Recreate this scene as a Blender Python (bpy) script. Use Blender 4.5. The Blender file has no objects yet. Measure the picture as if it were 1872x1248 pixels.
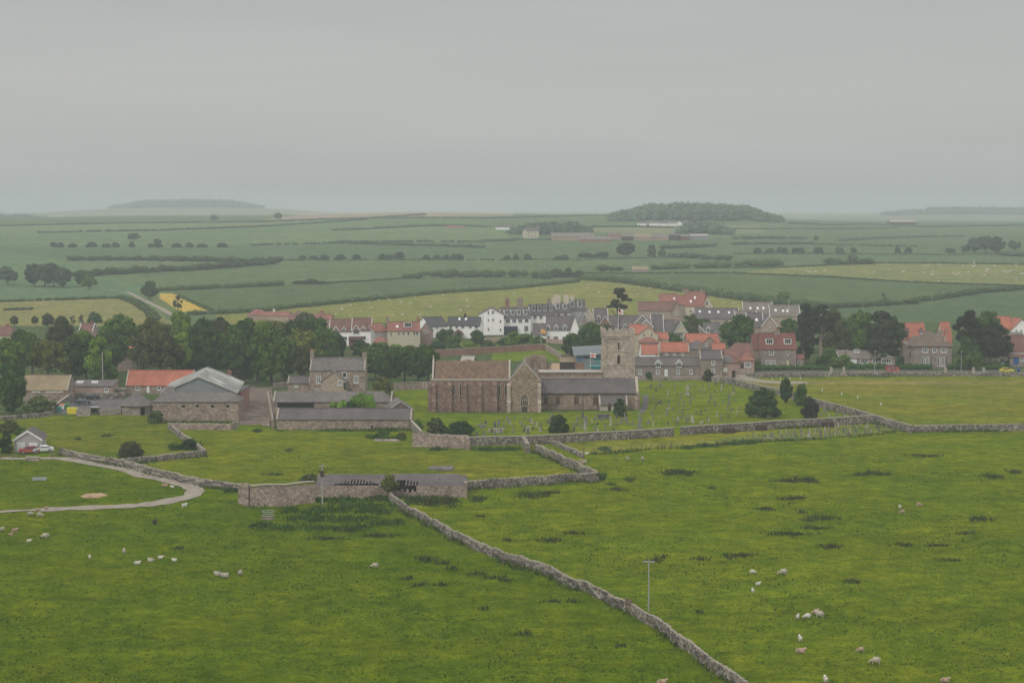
import bpy, bmesh, math, random
import numpy as np
from math import sin, cos, tan, pi, radians, sqrt, atan, atan2

# ---------------------------------------------------------------- camera, sky, sun, exposure
F, HC = 3300.0, 52.0
PITCH = atan(254 / F)
SC = bpy.context.scene
COL = SC.collection
cam_d = bpy.data.cameras.new('camera'); cam = bpy.data.objects.new('camera', cam_d); COL.objects.link(cam)
cam_d.sensor_width = 36; cam_d.lens = 36 * F / 1872; cam_d.clip_start = 0.5; cam_d.clip_end = 30000
cam.location = (0, 0, HC); cam.rotation_euler = (pi / 2 - PITCH, 0, 0)
SC.camera = cam
SUN_EL, SUN_AZ = radians(42), radians(215)
world = bpy.data.worlds.new('World'); SC.world = world; world.use_nodes = True
wt = world.node_tree; wn = wt.nodes; wl = wt.links; wn.clear()
w_out = wn.new('ShaderNodeOutputWorld'); w_bg = wn.new('ShaderNodeBackground')
sky = wn.new('ShaderNodeTexSky'); sky.sky_type = 'NISHITA'; sky.sun_disc = False
sky.sun_elevation = SUN_EL; sky.sun_rotation = SUN_AZ; sky.dust_density = 4.0
w_tc = wn.new('ShaderNodeTexCoord'); w_sep = wn.new('ShaderNodeSeparateXYZ')
wl.new(w_tc.outputs['Generated'], w_sep.inputs[0])
w_cr = wn.new('ShaderNodeValToRGB'); e = w_cr.color_ramp.elements      # overcast layer: darker near the horizon, brighter overhead
SKYC = [(0.0, (0.435, 0.462, 0.462)), (0.03, (0.502, 0.510, 0.498)), (0.065, (0.520, 0.527, 0.515)), (0.11, (0.495, 0.503, 0.495)), (0.20, (0.58, 0.58, 0.57)), (0.45, (1.05, 1.05, 1.04)), (1.0, (1.25, 1.27, 1.30))]
while len(e) < len(SKYC): e.new(0.5)
for el, (p, c) in zip(e, SKYC): el.position = p; el.color = (c[0], c[1], c[2], 1)
wl.new(w_sep.outputs['Z'], w_cr.inputs[0])
w_map = wn.new('ShaderNodeMapping'); w_map.inputs['Scale'].default_value = (2.0, 2.0, 22.0); wl.new(w_tc.outputs['Generated'], w_map.inputs[0])
w_nz = wn.new('ShaderNodeTexNoise'); w_nz.inputs['Scale'].default_value = 1.6; w_nz.inputs['Detail'].default_value = 4; wl.new(w_map.outputs[0], w_nz.inputs['Vector'])
w_mr = wn.new('ShaderNodeMapRange'); w_mr.inputs['From Min'].default_value = 0.3; w_mr.inputs['From Max'].default_value = 0.7
w_mr.inputs['To Min'].default_value = 9.1; w_mr.inputs['To Max'].default_value = 9.75; wl.new(w_nz.outputs['Fac'], w_mr.inputs['Value'])
w_mul = wn.new('ShaderNodeVectorMath'); w_mul.operation = 'SCALE'; wl.new(w_cr.outputs[0], w_mul.inputs[0]); wl.new(w_mr.outputs[0], w_mul.inputs['Scale'])
w_mix = wn.new('ShaderNodeMix'); w_mix.data_type = 'RGBA'; w_mix.inputs['Factor'].default_value = 0.97
wl.new(sky.outputs[0], w_mix.inputs['A']); wl.new(w_mul.outputs[0], w_mix.inputs['B'])
wl.new(w_mix.outputs['Result'], w_bg.inputs['Color']); w_bg.inputs['Strength'].default_value = 0.10
wl.new(w_bg.outputs[0], w_out.inputs[0])
sun_d = bpy.data.lights.new('sun', 'SUN'); sun = bpy.data.objects.new('sun', sun_d); COL.objects.link(sun)
sun_d.energy = 1.25; sun_d.angle = radians(24); sun_d.color = (1.0, 0.965, 0.91)
sun.rotation_euler = (pi / 2 - SUN_EL, 0, pi - SUN_AZ)
SC.view_settings.view_transform = 'Standard'; SC.view_settings.look = 'None'; SC.view_settings.gamma = 1.0
SC.view_settings.exposure = 0.0; SC.view_settings.use_curve_mapping = False
HAZE_DENSITY, HAZE_COLOR = 0.00025, (0.71, 0.77, 0.80)
SC.cycles.max_bounces = 4; SC.cycles.diffuse_bounces = 2; SC.cycles.glossy_bounces = 1; SC.cycles.transmission_bounces = 1
SC.cycles.volume_bounces = 1; SC.cycles.use_denoising = True; SC.cycles.use_adaptive_sampling = True

# ---------------------------------------------------------------- terrain and picture-to-place helpers
_D = [0, 850, 950, 1100, 1300, 1500, 1750, 2000, 2250, 2400, 2550, 2800, 3400, 4500, 9000]
_E = [0, 0, 1.4, 4.2, 11.0, 18.0, 24.2, 29.3, 33.2, 35.0, 36.0, 33, 20, 15, 15]
_T = [(-2000, .84), (0, .84), (200, .90), (480, .95), (760, 1.06), (1000, .98), (1116, .95), (1425, .76), (1600, .68), (1872, .66), (4000, .66)]
_TX = [(a - 936) / F for a, b in _T]; _TS = [b for a, b in _T]
def smooth(a, b, x):
    t = np.clip((x - a) / (b - a), 0, 1); return t * t * (3 - 2 * t)
def G(x, y):
    x = np.asarray(x, float); y = np.asarray(y, float)
    s = np.interp(x / np.maximum(y, 1), _TX, _TS)
    s = 1 + (s - 1) * smooth(1150, 2000, y)
    z = np.interp(y, _D, _E) * s
    near = 1 - smooth(330, 420, y)
    z = z + near * (0.16 * np.sin(x * .31 + 1.3 * np.sin(y * .09)) * np.sin(y * .23 + x * .05) + 0.10 * np.sin(x * .13 + y * .61) + 0.06 * np.sin(x * 1.07 - y * .83) + .05 * np.sin(x * .77 + y * 1.31 + 2))
    z = z + 0.05 * np.sin(x * .21 + y * .17)
    z = z + smooth(900, 1300, y) * 0.9 * np.sin(x * .011 + y * .004) * np.sin(y * .007 + 1 + x * .003)
    bx = (1290 - 936) / F * 2120
    z = z + 9 * np.exp(-((x - bx) / 110) ** 2 - ((y - 2160) / 90) ** 2)
    z = z + 22 * np.exp(-((x - (345 - 936) / F * 5400) / 420) ** 4 - ((y - 5400) / 300) ** 2)
    z = z + 9 * np.exp(-((x - (1900 - 936) / F * 4900) / 600) ** 4 - ((y - 4900) / 300) ** 2)
    return z
def ray(u, v):
    a = (u - 936) / F; b = (624 - v) / F
    return a, cos(PITCH) + b * sin(PITCH), -sin(PITCH) + b * cos(PITCH)
_TT = np.concatenate([np.arange(100, 900, 1.0), np.arange(900, 8000, 5.0)])
def P(u, v, h=0.0):
    """ground point seen at photo pixel (u, v); h: seen point's height above ground"""
    a, b, c = ray(u, v)
    t = _TT
    s = HC + c / b * t - (G(a / b * t, t) + h)
    i = int(np.argmax(s < 0)) if (s < 0).any() else len(t) - 1
    t0, t1 = t[max(i - 1, 0)], t[i]
    for _ in range(14):
        m = (t0 + t1) / 2
        if HC + c / b * m - (float(G(a / b * m, m)) + h) < 0: t1 = m
        else: t0 = m
    return (a / b * t1, t1, float(G(a / b * t1, t1)))
def WX(u, D, v=650): a, b, c = ray(u, v); return a / b * D
def WZ(v, D): a, b, c = ray(936, v); return HC + c / b * D
def g(x, y): return float(G(x, y))

# ---------------------------------------------------------------- tagging
def tag(o, label=None, cat=None, group=None, kind=None):
    if label: o['label'] = label
    if cat: o['category'] = cat
    if group: o['group'] = group
    if kind: o['kind'] = kind
    return o
ORG = {}
def empty(name, loc, rz=0, label=None, cat=None, group=None):
    o = bpy.data.objects.new(name, None); COL.objects.link(o); o.location = loc; o.rotation_euler = (0, 0, rz); o.empty_display_size = .3
    return tag(o, label, cat, group)
def copy_tree(o, parent=None):
    c = o.copy(); COL.objects.link(c); c.parent = parent
    for ch in [x for x in KIDS.get(o.name, [])]:
        n = copy_tree(ch, c); KIDS.setdefault(c.name, []).append(n)
    return c
KIDS = {}

# ---------------------------------------------------------------- mesh builder
class MB:
    def __init__(s): s.v = []; s.f = []; s.m = []
    def add(s, vs, fs, m=0):
        n = len(s.v); s.v += [tuple(p) for p in vs]
        for f in fs: s.f.append(tuple(i + n for i in f)); s.m.append(m)
        return s
    def box(s, x0, x1, y0, y1, z0, z1, m=0):
        return s.add([(x0, y0, z0), (x1, y0, z0), (x1, y1, z0), (x0, y1, z0), (x0, y0, z1), (x1, y0, z1), (x1, y1, z1), (x0, y1, z1)],
                     [(0, 3, 2, 1), (4, 5, 6, 7), (0, 1, 5, 4), (1, 2, 6, 5), (2, 3, 7, 6), (3, 0, 4, 7)], m)
    def prism(s, pts, y0, y1, m=0):          # pts: (x, z), counter-clockwise seen from -y
        n = len(pts)
        vs = [(x, y0, z) for x, z in pts] + [(x, y1, z) for x, z in pts]
        fs = [tuple(range(n)), tuple(range(2 * n - 1, n - 1, -1))] + [((i + 1) % n, i, n + i, n + (i + 1) % n) for i in range(n)]
        return s.add(vs, fs, m)
    def prism_x(s, pts, x0, x1, m=0):        # pts: (y, z)
        n = len(pts)
        vs = [(x0, y, z) for y, z in pts] + [(x1, y, z) for y, z in pts]
        fs = [tuple(range(n - 1, -1, -1)), tuple(range(n, 2 * n))] + [(i, (i + 1) % n, n + (i + 1) % n, n + i) for i in range(n)]
        return s.add(vs, fs, m)
    def slab(s, a, b, c, d, t=.14, m=0):     # a-b-c-d quad (ccw from above), thickness downward
        vs = [a, b, c, d] + [(p[0], p[1], p[2] - t) for p in (a, b, c, d)]
        return s.add(vs, [(0, 1, 2, 3), (7, 6, 5, 4), (0, 4, 5, 1), (1, 5, 6, 2), (2, 6, 7, 3), (3, 7, 4, 0)], m)
    def tube(s, p0, p1, r0, r1=None, n=6, m=0):
        r1 = r0 if r1 is None else r1
        p0 = np.array(p0, float); p1 = np.array(p1, float); d = p1 - p0; d /= (np.linalg.norm(d) + 1e-9)
        a = np.cross(d, (0, 0, 1) if abs(d[2]) < .9 else (1, 0, 0)); a /= np.linalg.norm(a); b = np.cross(d, a)
        vs = [p0 + r0 * (cos(2 * pi * i / n) * a + sin(2 * pi * i / n) * b) for i in range(n)] + [p1 + r1 * (cos(2 * pi * i / n) * a + sin(2 * pi * i / n) * b) for i in range(n)]
        fs = [(i, (i + 1) % n, n + (i + 1) % n, n + i) for i in range(n)] + [tuple(range(n - 1, -1, -1)), tuple(range(n, 2 * n))]
        return s.add(vs, fs, m)
    def mesh(s, name, mats, off=(0, 0, 0)):
        me = bpy.data.meshes.new(name)
        vs = [(x - off[0], y - off[1], z - off[2]) for x, y, z in s.v] if off != (0, 0, 0) else s.v
        me.from_pydata(vs, [], s.f)
        for m in (mats if isinstance(mats, (list, tuple)) else [mats]): me.materials.append(m)
        me.polygons.foreach_set('material_index', s.m); me.update()
        bm = bmesh.new(); bm.from_mesh(me); bmesh.ops.recalc_face_normals(bm, faces=bm.faces); bm.to_mesh(me); bm.free()
        return me
    def build(s, name, mats, parent=None, off=(0, 0, 0)):
        o = bpy.data.objects.new(name, s.mesh(name, mats, off)); COL.objects.link(o)
        if parent: o.parent = parent; KIDS.setdefault(parent.name, []).append(o)
        return o
def np_mesh(name, verts, quads, mats, loc=(0, 0, 0)):
    """verts (N,3), quads (M,4) or (M,3)"""
    me = bpy.data.meshes.new(name); verts = np.asarray(verts, np.float32); quads = np.asarray(quads, np.int32)
    k = quads.shape[1]
    me.vertices.add(len(verts)); me.vertices.foreach_set('co', verts.ravel())
    me.loops.add(quads.size); me.loops.foreach_set('vertex_index', quads.ravel())
    me.polygons.add(len(quads)); me.polygons.foreach_set('loop_start', np.arange(len(quads), dtype=np.int32) * k)
    me.polygons.foreach_set('loop_total', np.full(len(quads), k, np.int32))
    me.update(calc_edges=True); me.validate()
    for m in (mats if isinstance(mats, (list, tuple)) else [mats]): me.materials.append(m)
    return me
def link(name, me, parent=None, loc=(0, 0, 0)):
    o = bpy.data.objects.new(name, me); COL.objects.link(o); o.location = loc
    if parent: o.parent = parent; KIDS.setdefault(parent.name, []).append(o)
    return o

# ---------------------------------------------------------------- materials
def nodes(name, rough=.9, spec=.2):
    m = bpy.data.materials.new(name); m.use_nodes = True; nt = m.node_tree; b = nt.nodes['Principled BSDF']
    b.inputs['Roughness'].default_value = rough; b.inputs['Specular IOR Level'].default_value = spec
    return m, nt, nt.nodes, nt.links, b
def ramp(N, stops):
    r = N.new('ShaderNodeValToRGB'); e = r.color_ramp.elements
    while len(e) < len(stops): e.new(.5)
    for el, (p, c) in zip(e, stops): el.position = p; el.color = (*c, 1)
    return r
def noise(N, L, vec, scale, detail=4, rough=.6):
    n = N.new('ShaderNodeTexNoise'); n.inputs['Scale'].default_value = scale; n.inputs['Detail'].default_value = detail; n.inputs['Roughness'].default_value = rough
    L.new(vec, n.inputs['Vector']); return n.outputs['Fac']
def mixc(N, L, fac, a, b, mode='MIX'):
    n = N.new('ShaderNodeMix'); n.data_type = 'RGBA'; n.blend_type = mode
    for s, k in ((fac, 'Factor'), (a, 'A'), (b, 'B')):
        if isinstance(s, (int, float)): n.inputs[k].default_value = s
        elif isinstance(s, tuple): n.inputs[k].default_value = (*s, 1)
        else: L.new(s, n.inputs[k])
    return n.outputs['Result']
def plain(name, c, rough=.8, spec=.3, var=.12, scale=1.5, metal=0):
    m, nt, N, L, b = nodes(name, rough, spec); tc = N.new('ShaderNodeTexCoord'); b.inputs['Metallic'].default_value = metal
    f = noise(N, L, tc.outputs['Object'], scale, 5)
    r = ramp(N, [(.3, tuple(x * (1 - var) for x in c)), (.7, tuple(min(1, x * (1 + var)) for x in c))]); L.new(f, r.inputs[0]); L.new(r.outputs[0], b.inputs['Base Color'])
    return m
def masonry(name, cols, bw=.55, bh=.28, mortar=(.30, .27, .24), stain=.35, cell=1.0, bump=.25, soft=.0):
    """stone or brick courses that follow local x+y and z; cols: three stone colours"""
    m, nt, N, L, b = nodes(name, .95, .12); tc = N.new('ShaderNodeTexCoord')
    sp = N.new('ShaderNodeSeparateXYZ'); L.new(tc.outputs['Object'], sp.inputs[0])
    ad = N.new('ShaderNodeMath'); ad.operation = 'ADD'; L.new(sp.outputs[0], ad.inputs[0]); L.new(sp.outputs[1], ad.inputs[1])
    cb = N.new('ShaderNodeCombineXYZ'); L.new(ad.outputs[0], cb.inputs[0]); L.new(sp.outputs[2], cb.inputs[1])
    wn_ = N.new('ShaderNodeTexNoise'); wn_.inputs['Scale'].default_value = 1.3; L.new(cb.outputs[0], wn_.inputs['Vector'])
    vm = N.new('ShaderNodeVectorMath'); vm.operation = 'MULTIPLY_ADD'; L.new(wn_.outputs['Color'], vm.inputs[0]); vm.inputs[1].default_value = (.25 * cell, .16 * cell, 0); L.new(cb.outputs[0], vm.inputs[2])
    bt = N.new('ShaderNodeTexBrick'); bt.inputs['Scale'].default_value = 1; bt.inputs['Brick Width'].default_value = bw; bt.inputs['Row Height'].default_value = bh
    bt.inputs['Mortar Size'].default_value = .018; bt.inputs['Color1'].default_value = (*cols[0], 1); bt.inputs['Color2'].default_value = (*cols[1], 1); bt.inputs['Mortar'].default_value = (*mortar, 1)
    L.new(vm.outputs[0], bt.inputs['Vector'])
    vo = N.new('ShaderNodeTexVoronoi'); vo.inputs['Scale'].default_value = 1.6 / bw; L.new(vm.outputs[0], vo.inputs['Vector'])
    vs = N.new('ShaderNodeSeparateColor'); L.new(vo.outputs['Color'], vs.inputs[0])
    r2 = ramp(N, [(.35, (0, 0, 0)), (.9, (.75, .75, .75))]); L.new(vs.outputs[0], r2.inputs[0])
    c = mixc(N, L, r2.outputs[0], bt.outputs['Color'], cols[2])
    f = noise(N, L, tc.outputs['Object'], .45, 6, .65)
    r = ramp(N, [(.3, (1 - stain,) * 3), (.5, (1, 1, 1)), (.72, (1 + stain * .45,) * 3)]); L.new(f, r.inputs[0])
    c = mixc(N, L, 1.0, c, r.outputs[0], 'MULTIPLY')
    f2 = noise(N, L, tc.outputs['Object'], 3.0, 4, .7)
    r3 = ramp(N, [(.3, (.72, .72, .72)), (.7, (1.22, 1.22, 1.22))]); L.new(f2, r3.inputs[0])
    c = mixc(N, L, 1.0, c, r3.outputs[0], 'MULTIPLY')
    L.new(c, b.inputs['Base Color'])
    bp = N.new('ShaderNodeBump'); bp.inputs['Strength'].default_value = bump; bp.inputs['Distance'].default_value = .08; L.new(f2, bp.inputs['Height']); L.new(bp.outputs[0], b.inputs['Normal'])
    return m
def roofing(name, a, bcol, moss=(.16, .15, .06), mossamt=.25, row=.28, width=.35, ridge=False, big=.28):
    """courses of slates or tiles; local x across and z up the slope"""
    m, nt, N, L, b = nodes(name, .8, .25); tc = N.new('ShaderNodeTexCoord')
    sp = N.new('ShaderNodeSeparateXYZ'); L.new(tc.outputs['Object'], sp.inputs[0])
    ad = N.new('ShaderNodeMath'); ad.operation = 'ADD'; L.new(sp.outputs[0], ad.inputs[0]); L.new(sp.outputs[1], ad.inputs[1])
    cb = N.new('ShaderNodeCombineXYZ'); L.new(ad.outputs[0], cb.inputs[0]); L.new(sp.outputs[2], cb.inputs[1])
    bt = N.new('ShaderNodeTexBrick'); bt.inputs['Scale'].default_value = 1; bt.inputs['Brick Width'].default_value = width; bt.inputs['Row Height'].default_value = row * .7
    bt.inputs['Mortar Size'].default_value = .02; bt.inputs['Color1'].default_value = (*a, 1); bt.inputs['Color2'].default_value = (*bcol, 1); bt.inputs['Mortar'].default_value = (*[x * .55 for x in a], 1)
    L.new(cb.outputs[0], bt.inputs['Vector'])
    f = noise(N, L, tc.outputs['Object'], big, 6, .7)
    r = ramp(N, [(.3, (.74, .74, .74)), (.5, (1, 1, 1)), (.7, (1.3, 1.28, 1.24))]); L.new(f, r.inputs[0])
    c = mixc(N, L, 1.0, bt.outputs['Color'], r.outputs[0], 'MULTIPLY')
    f3 = noise(N, L, tc.outputs['Object'], 1.1, 5, .75)
    r3 = ramp(N, [(.50, (0, 0, 0)), (.72, (mossamt,) * 3)]); L.new(f3, r3.inputs[0])
    c = mixc(N, L, r3.outputs[0], c, moss)
    L.new(c, b.inputs['Base Color'])
    return m
def foliage(name, dark, light, scale=.6, spec=.15, tip=None):
    m, nt, N, L, b = nodes(name, .95, .02); tc = N.new('ShaderNodeTexCoord'); oi = N.new('ShaderNodeObjectInfo')
    ge = N.new('ShaderNodeNewGeometry')
    f = noise(N, L, ge.outputs['Position'], scale, 5, .75)
    r = ramp(N, [(.38, dark), (.62, light)]); L.new(f, r.inputs[0])
    hs = N.new('ShaderNodeHueSaturation'); L.new(r.outputs[0], hs.inputs['Color'])
    mr = N.new('ShaderNodeMapRange'); mr.inputs['To Min'].default_value = .68; mr.inputs['To Max'].default_value = 1.36; L.new(oi.outputs['Random'], mr.inputs['Value']); L.new(mr.outputs[0], hs.inputs['Value'])
    c = hs.outputs[0]
    if tip:
        f2 = noise(N, L, ge.outputs['Position'], 2.2, 2, .5); r2 = ramp(N, [(.62, (0, 0, 0)), (.68, (.9, .9, .9))]); L.new(f2, r2.inputs[0]); c = mixc(N, L, r2.outputs[0], c, tip)
    L.new(c, b.inputs['Base Color'])
    return m
M = {}
M['bright'] = foliage('leaf_bright', (.05, .105, .012), (.17, .26, .03))
M['mid'] = foliage('leaf_mid', (.024, .058, .010), (.105, .175, .03))
M['dark'] = foliage('leaf_dark', (.015, .040, .010), (.068, .118, .026))
M['olive'] = foliage('leaf_olive', (.045, .064, .012), (.155, .175, .036))
M['brown'] = foliage('leaf_brown', (.034, .044, .014), (.112, .125, .042))
M['pine'] = foliage('leaf_pine', (.014, .021, .012), (.056, .066, .034))
M['blue'] = foliage('leaf_hazed', (.040, .070, .038), (.095, .138, .074))  # far growth: distance haze painted into the leaf colour, paler and bluer
M['hedge'] = foliage('leaf_hedge', (.026, .052, .015), (.078, .115, .034), 1.2)
M['elder'] = foliage('leaf_elder', (0.0400, 0.0640, 0.0160), (0.0960, 0.1280, 0.0320), .8, tip=(.42, .42, .26))
M['clip'] = foliage('leaf_clipped', (.015, .046, .010), (.050, .105, .020), 1.5)
M['ivy'] = foliage('leaf_ivy', (.06, .125, .012), (.16, .28, .03), 1.0)
M['rush'] = foliage('leaf_rush', (0.0375, 0.0562, 0.0175), (0.0775, 0.1025, 0.0300), .8)
M['nettle'] = foliage('leaf_nettle', (.022, .052, .010), (.058, .108, .020), .5)
M['trunk'] = plain('bark', (.10, .085, .065), .95, .1, .3, 4)
M['trunkpale'] = plain('bark_pale', (.26, .21, .17), .95, .1, .2, 3)
M['stone'] = masonry('rubble_tan', [(.28, .205, .160), (.17, .122, .100), (.42, .335, .265)], .60, .27)
M['stonegrey'] = masonry('rubble_grey', [(.27, .225, .185), (.18, .145, .125), (.38, .335, .285)], .55, .25)
M['dry'] = masonry('drystone', [(.185, .158, .130), (.085, .072, .062), (.36, .325, .27)], .60, .26, mortar=(.03, .027, .024), stain=.5, bump=.8)
M['red_stone'] = masonry('church_red_stone', [(0.238, 0.145, 0.110), (0.167, 0.101, 0.084), (0.299, 0.207, 0.158)], .75, .32, mortar=(0.176, 0.132, 0.106))
M['brown_stone'] = masonry('church_brown_stone', [(0.284, 0.201, 0.147), (0.196, 0.137, 0.106), (0.363, 0.279, 0.211)], .75, .34, mortar=(0.216, 0.167, 0.127))
M['tower_stone'] = masonry('church_tower_stone', [(.43, .35, .285), (.32, .255, .21), (.49, .42, .35)], .8, .36, mortar=(.28, .235, .20), stain=.30)
M['cottage'] = masonry('cottage_stone', [(.27, .212, .18), (.18, .142, .125), (.36, .30, .25)], .5, .24, mortar=(.19, .16, .14))
M['brick'] = masonry('red_brick', [(.30, .135, .095), (.22, .095, .072), (.33, .19, .145)], .30, .12, mortar=(.26, .18, .14), stain=.3)
M['buff'] = masonry('buff_stone', [(.42, .325, .25), (.34, .26, .20), (.46, .38, .30)], .6, .28, mortar=(.32, .26, .2), stain=.15)
M['pinkwall'] = masonry('pinkish_wall', [(.40, .27, .22), (.30, .20, .17), (.42, .32, .27)], .5, .25, mortar=(.3, .22, .18), stain=.25)
M['white'] = plain('white_render', (.84, .82, .79), .85, .2, .08, .5)
M['cream'] = plain('cream_render', (0.510, 0.451, 0.340), .85, .2, .07, .5)
M['greyrender'] = plain('grey_render', (0.384, 0.368, 0.352), .85, .2, .10, .5)
M['paint'] = plain('white_paint', (0.702, 0.702, 0.684), .5, .4, .04, 2)
M['surround'] = plain('stone_surround', (0.391, 0.340, 0.281), .9, .2, .12, 2)
M['coping'] = plain('stone_coping', (0.336, 0.296, 0.240), .9, .2, .18, 1.5)
M['lead'] = plain('lead_flashing', (0.322, 0.291, 0.254), .7, .3, .10, 1)
M['glass'] = plain('dark_glass', (.028, .030, .032), .25, .5, .2, 3)
M['darkhole'] = plain('interior_shade', (.014, .012, .011), .9, .1, .2, 2)  # near-black colour carries the shade inside openings
M['louvre'] = plain('brown_louvre', (.060, .035, .025), .9, .1, .2, 2)
M['slate'] = roofing('slate', (0.108, 0.092, 0.092), (0.145, 0.122, 0.118), (0.144, 0.130, 0.086), .35)
M['slate2'] = roofing('slate_weathered', (0.122, 0.109, 0.104), (0.165, 0.145, 0.135), (0.238, 0.198, 0.158), .55)
M['slatedark'] = roofing('slate_dark', (0.060, 0.058, 0.062), (0.088, 0.084, 0.086), (0.096, 0.088, 0.064), .2)
M['slatebrown'] = roofing('slate_brown', (0.173, 0.146, 0.124), (0.217, 0.184, 0.154), (0.225, 0.180, 0.120), .4)
M['pantile'] = roofing('orange_pantile', (0.372, 0.123, 0.079), (0.420, 0.153, 0.098), (0.252, 0.096, 0.068), .25, .3, .24)
M['redtile'] = roofing('red_tile', (0.260, 0.099, 0.075), (0.310, 0.128, 0.094), (0.310, 0.192, 0.105), .45, .2, .2)
M['browntile'] = roofing('brown_tile', (0.176, 0.086, 0.071), (0.225, 0.109, 0.086), (0.225, 0.143, 0.075), .35, .2, .2)
M['maroon'] = roofing('maroon_tile', (0.176, 0.062, 0.053), (0.220, 0.084, 0.068), (0.160, 0.096, 0.048), .3, .2, .2)
M['tanroof'] = roofing('tan_tile', (0.259, 0.198, 0.119), (0.302, 0.234, 0.144), (0.202, 0.173, 0.086), .3)
M['mossroof'] = roofing('mossy_stone_slate', (.19, .120, .085), (.12, .078, .056), (.30, .20, .085), .85, .55, .55, big=.8)
M['darkbrownroof'] = roofing('dark_brown_tile', (.135, .100, .082), (.175, .128, .10), (.22, .17, .11), .35)
M['wood'] = plain('weathered_timber', (.17, .12, .09), .9, .1, .25, 4)
M['darkwood'] = plain('dark_timber', (.055, .038, .030), .8, .2, .25, 4)
M['postwood'] = plain('pale_post', (.34, .33, .31), .9, .1, .15, 4)
M['chimstone'] = plain('chimney_stone', (.26, .22, .18), .95, .1, .25, 2)
M['chimcream'] = plain('chimney_cream', (.58, .50, .38), .9, .1, .12, 2)
M['pot'] = plain('clay_pot', (.40, .15, .09), .9, .1, .2, 4)
M['tarmac'] = plain('tarmac', (.115, .105, .10), .95, .1, .35, .25)
M['track'] = plain('gravel_track', (.27, .235, .185), .95, .1, .25, .6)
M['earth'] = plain('bare_earth', (.36, .25, .15), .95, .1, .25, .8)
M['yardearth'] = plain('yard_earth', (.150, .112, .092), .95, .1, .45, .35)
M['steelgrey'] = plain('grey_blue_cladding', (.20, .222, .222), .7, .3, .14, .4)
M['metal'] = plain('galvanised_metal', (.38, .40, .41), .5, .5, .15, 2, .4)
M['graveA'] = plain('headstone_grey', (0.192, 0.180, 0.160), .95, .1, .25, 2)
M['graveB'] = plain('headstone_dark', (.105, .105, .105), .8, .2, .25, 2)
M['graveC'] = plain('headstone_pale', (0.360, 0.331, 0.281), .9, .1, .2, 2)
M['wool'] = plain('wool', (0.384, 0.347, 0.279), 1.0, .05, .18, 6)
M['woolcream'] = plain('wool_stained', (0.360, 0.260, 0.186), 1.0, .05, .2, 5)
M['woolwhite'] = plain('wool_lamb', (0.562, 0.533, 0.468), 1.0, .05, .1, 6)
M['wooldark'] = plain('wool_dark', (.055, .05, .045), 1.0, .05, .2, 6)
M['face'] = plain('sheep_face_dark', (.05, .04, .035), .9, .1, .2, 6)
M['facepale'] = plain('sheep_face_pale', (.50, .36, .26), .9, .1, .15, 6)
M['rubber'] = plain('rubber', (.03, .03, .03), .8, .2, .1, 6)
for k, c in (('car_black', (.02, .022, .03)), ('car_navy', (.018, .024, .045)), ('car_red', (.33, .022, .03)), ('car_white', (.70, .72, .72)), ('car_silver', (.5, .51, .52)), ('car_salmon', (.40, .10, .085)), ('car_yellow', (.62, .52, .04))):
    M[k] = plain(k, c, .3, .6, .03, 1)
for k, c in (('yellow', (.62, .52, .03)), ('teal', (.03, .26, .22)), ('green', (.05, .20, .07)), ('orange', (.60, .16, .07)), ('blue_paint', (.015, .08, .26)), ('flagwhite', (.78, .76, .74)), ('flagred', (.55, .04, .05)), ('flagorange', (.70, .16, .06)), ('flagyellow', (.75, .55, .10)), ('flagnavy', (.03, .03, .08)), ('bluepanel', (.10, .18, .30)), ('tealglass', (.03, .12, .14)), ('aqua', (.10, .42, .42)), ('curvedroof', (.12, .14, .145))):
    M[k] = plain('paint_' + k, c, .6, .3, .05, 1)
def corrugated():
    m, nt, N, L, b = nodes('corrugated_roof', .7, .3); tc = N.new('ShaderNodeTexCoord')
    mp = N.new('ShaderNodeMapping'); mp.inputs['Scale'].default_value = (.28, .95, 1); L.new(tc.outputs['Object'], mp.inputs[0])
    vo = N.new('ShaderNodeTexVoronoi'); vo.distance = 'CHEBYCHEV'; vo.inputs['Scale'].default_value = .55; vo.inputs['Randomness'].default_value = .6; L.new(mp.outputs[0], vo.inputs['Vector'])
    sc = N.new('ShaderNodeSeparateColor'); L.new(vo.outputs['Color'], sc.inputs[0])
    r = ramp(N, [(.0, (.22, .215, .195)), (.55, (.30, .29, .265)), (.66, (.34, .33, .30)), (.74, (.44, .43, .40)), (1, (.50, .49, .46))]); r.color_ramp.interpolation = 'CONSTANT'; L.new(sc.outputs[0], r.inputs[0])
    wv = N.new('ShaderNodeTexWave'); wv.bands_direction = 'Y'; wv.inputs['Scale'].default_value = 2.2; L.new(tc.outputs['Object'], wv.inputs['Vector'])
    f = noise(N, L, tc.outputs['Object'], .8, 5); r2 = ramp(N, [(.3, (.75, .74, .72)), (.7, (1.15, 1.15, 1.15))]); L.new(f, r2.inputs[0])
    c = mixc(N, L, 1, r.outputs[0], r2.outputs[0], 'MULTIPLY'); L.new(c, b.inputs['Base Color'])
    bp = N.new('ShaderNodeBump'); bp.inputs['Strength'].default_value = .5; bp.inputs['Distance'].default_value = .05; L.new(wv.outputs['Fac'], bp.inputs['Height']); L.new(bp.outputs[0], b.inputs['Normal'])
    return m
M['corrugated'] = corrugated()

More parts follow.
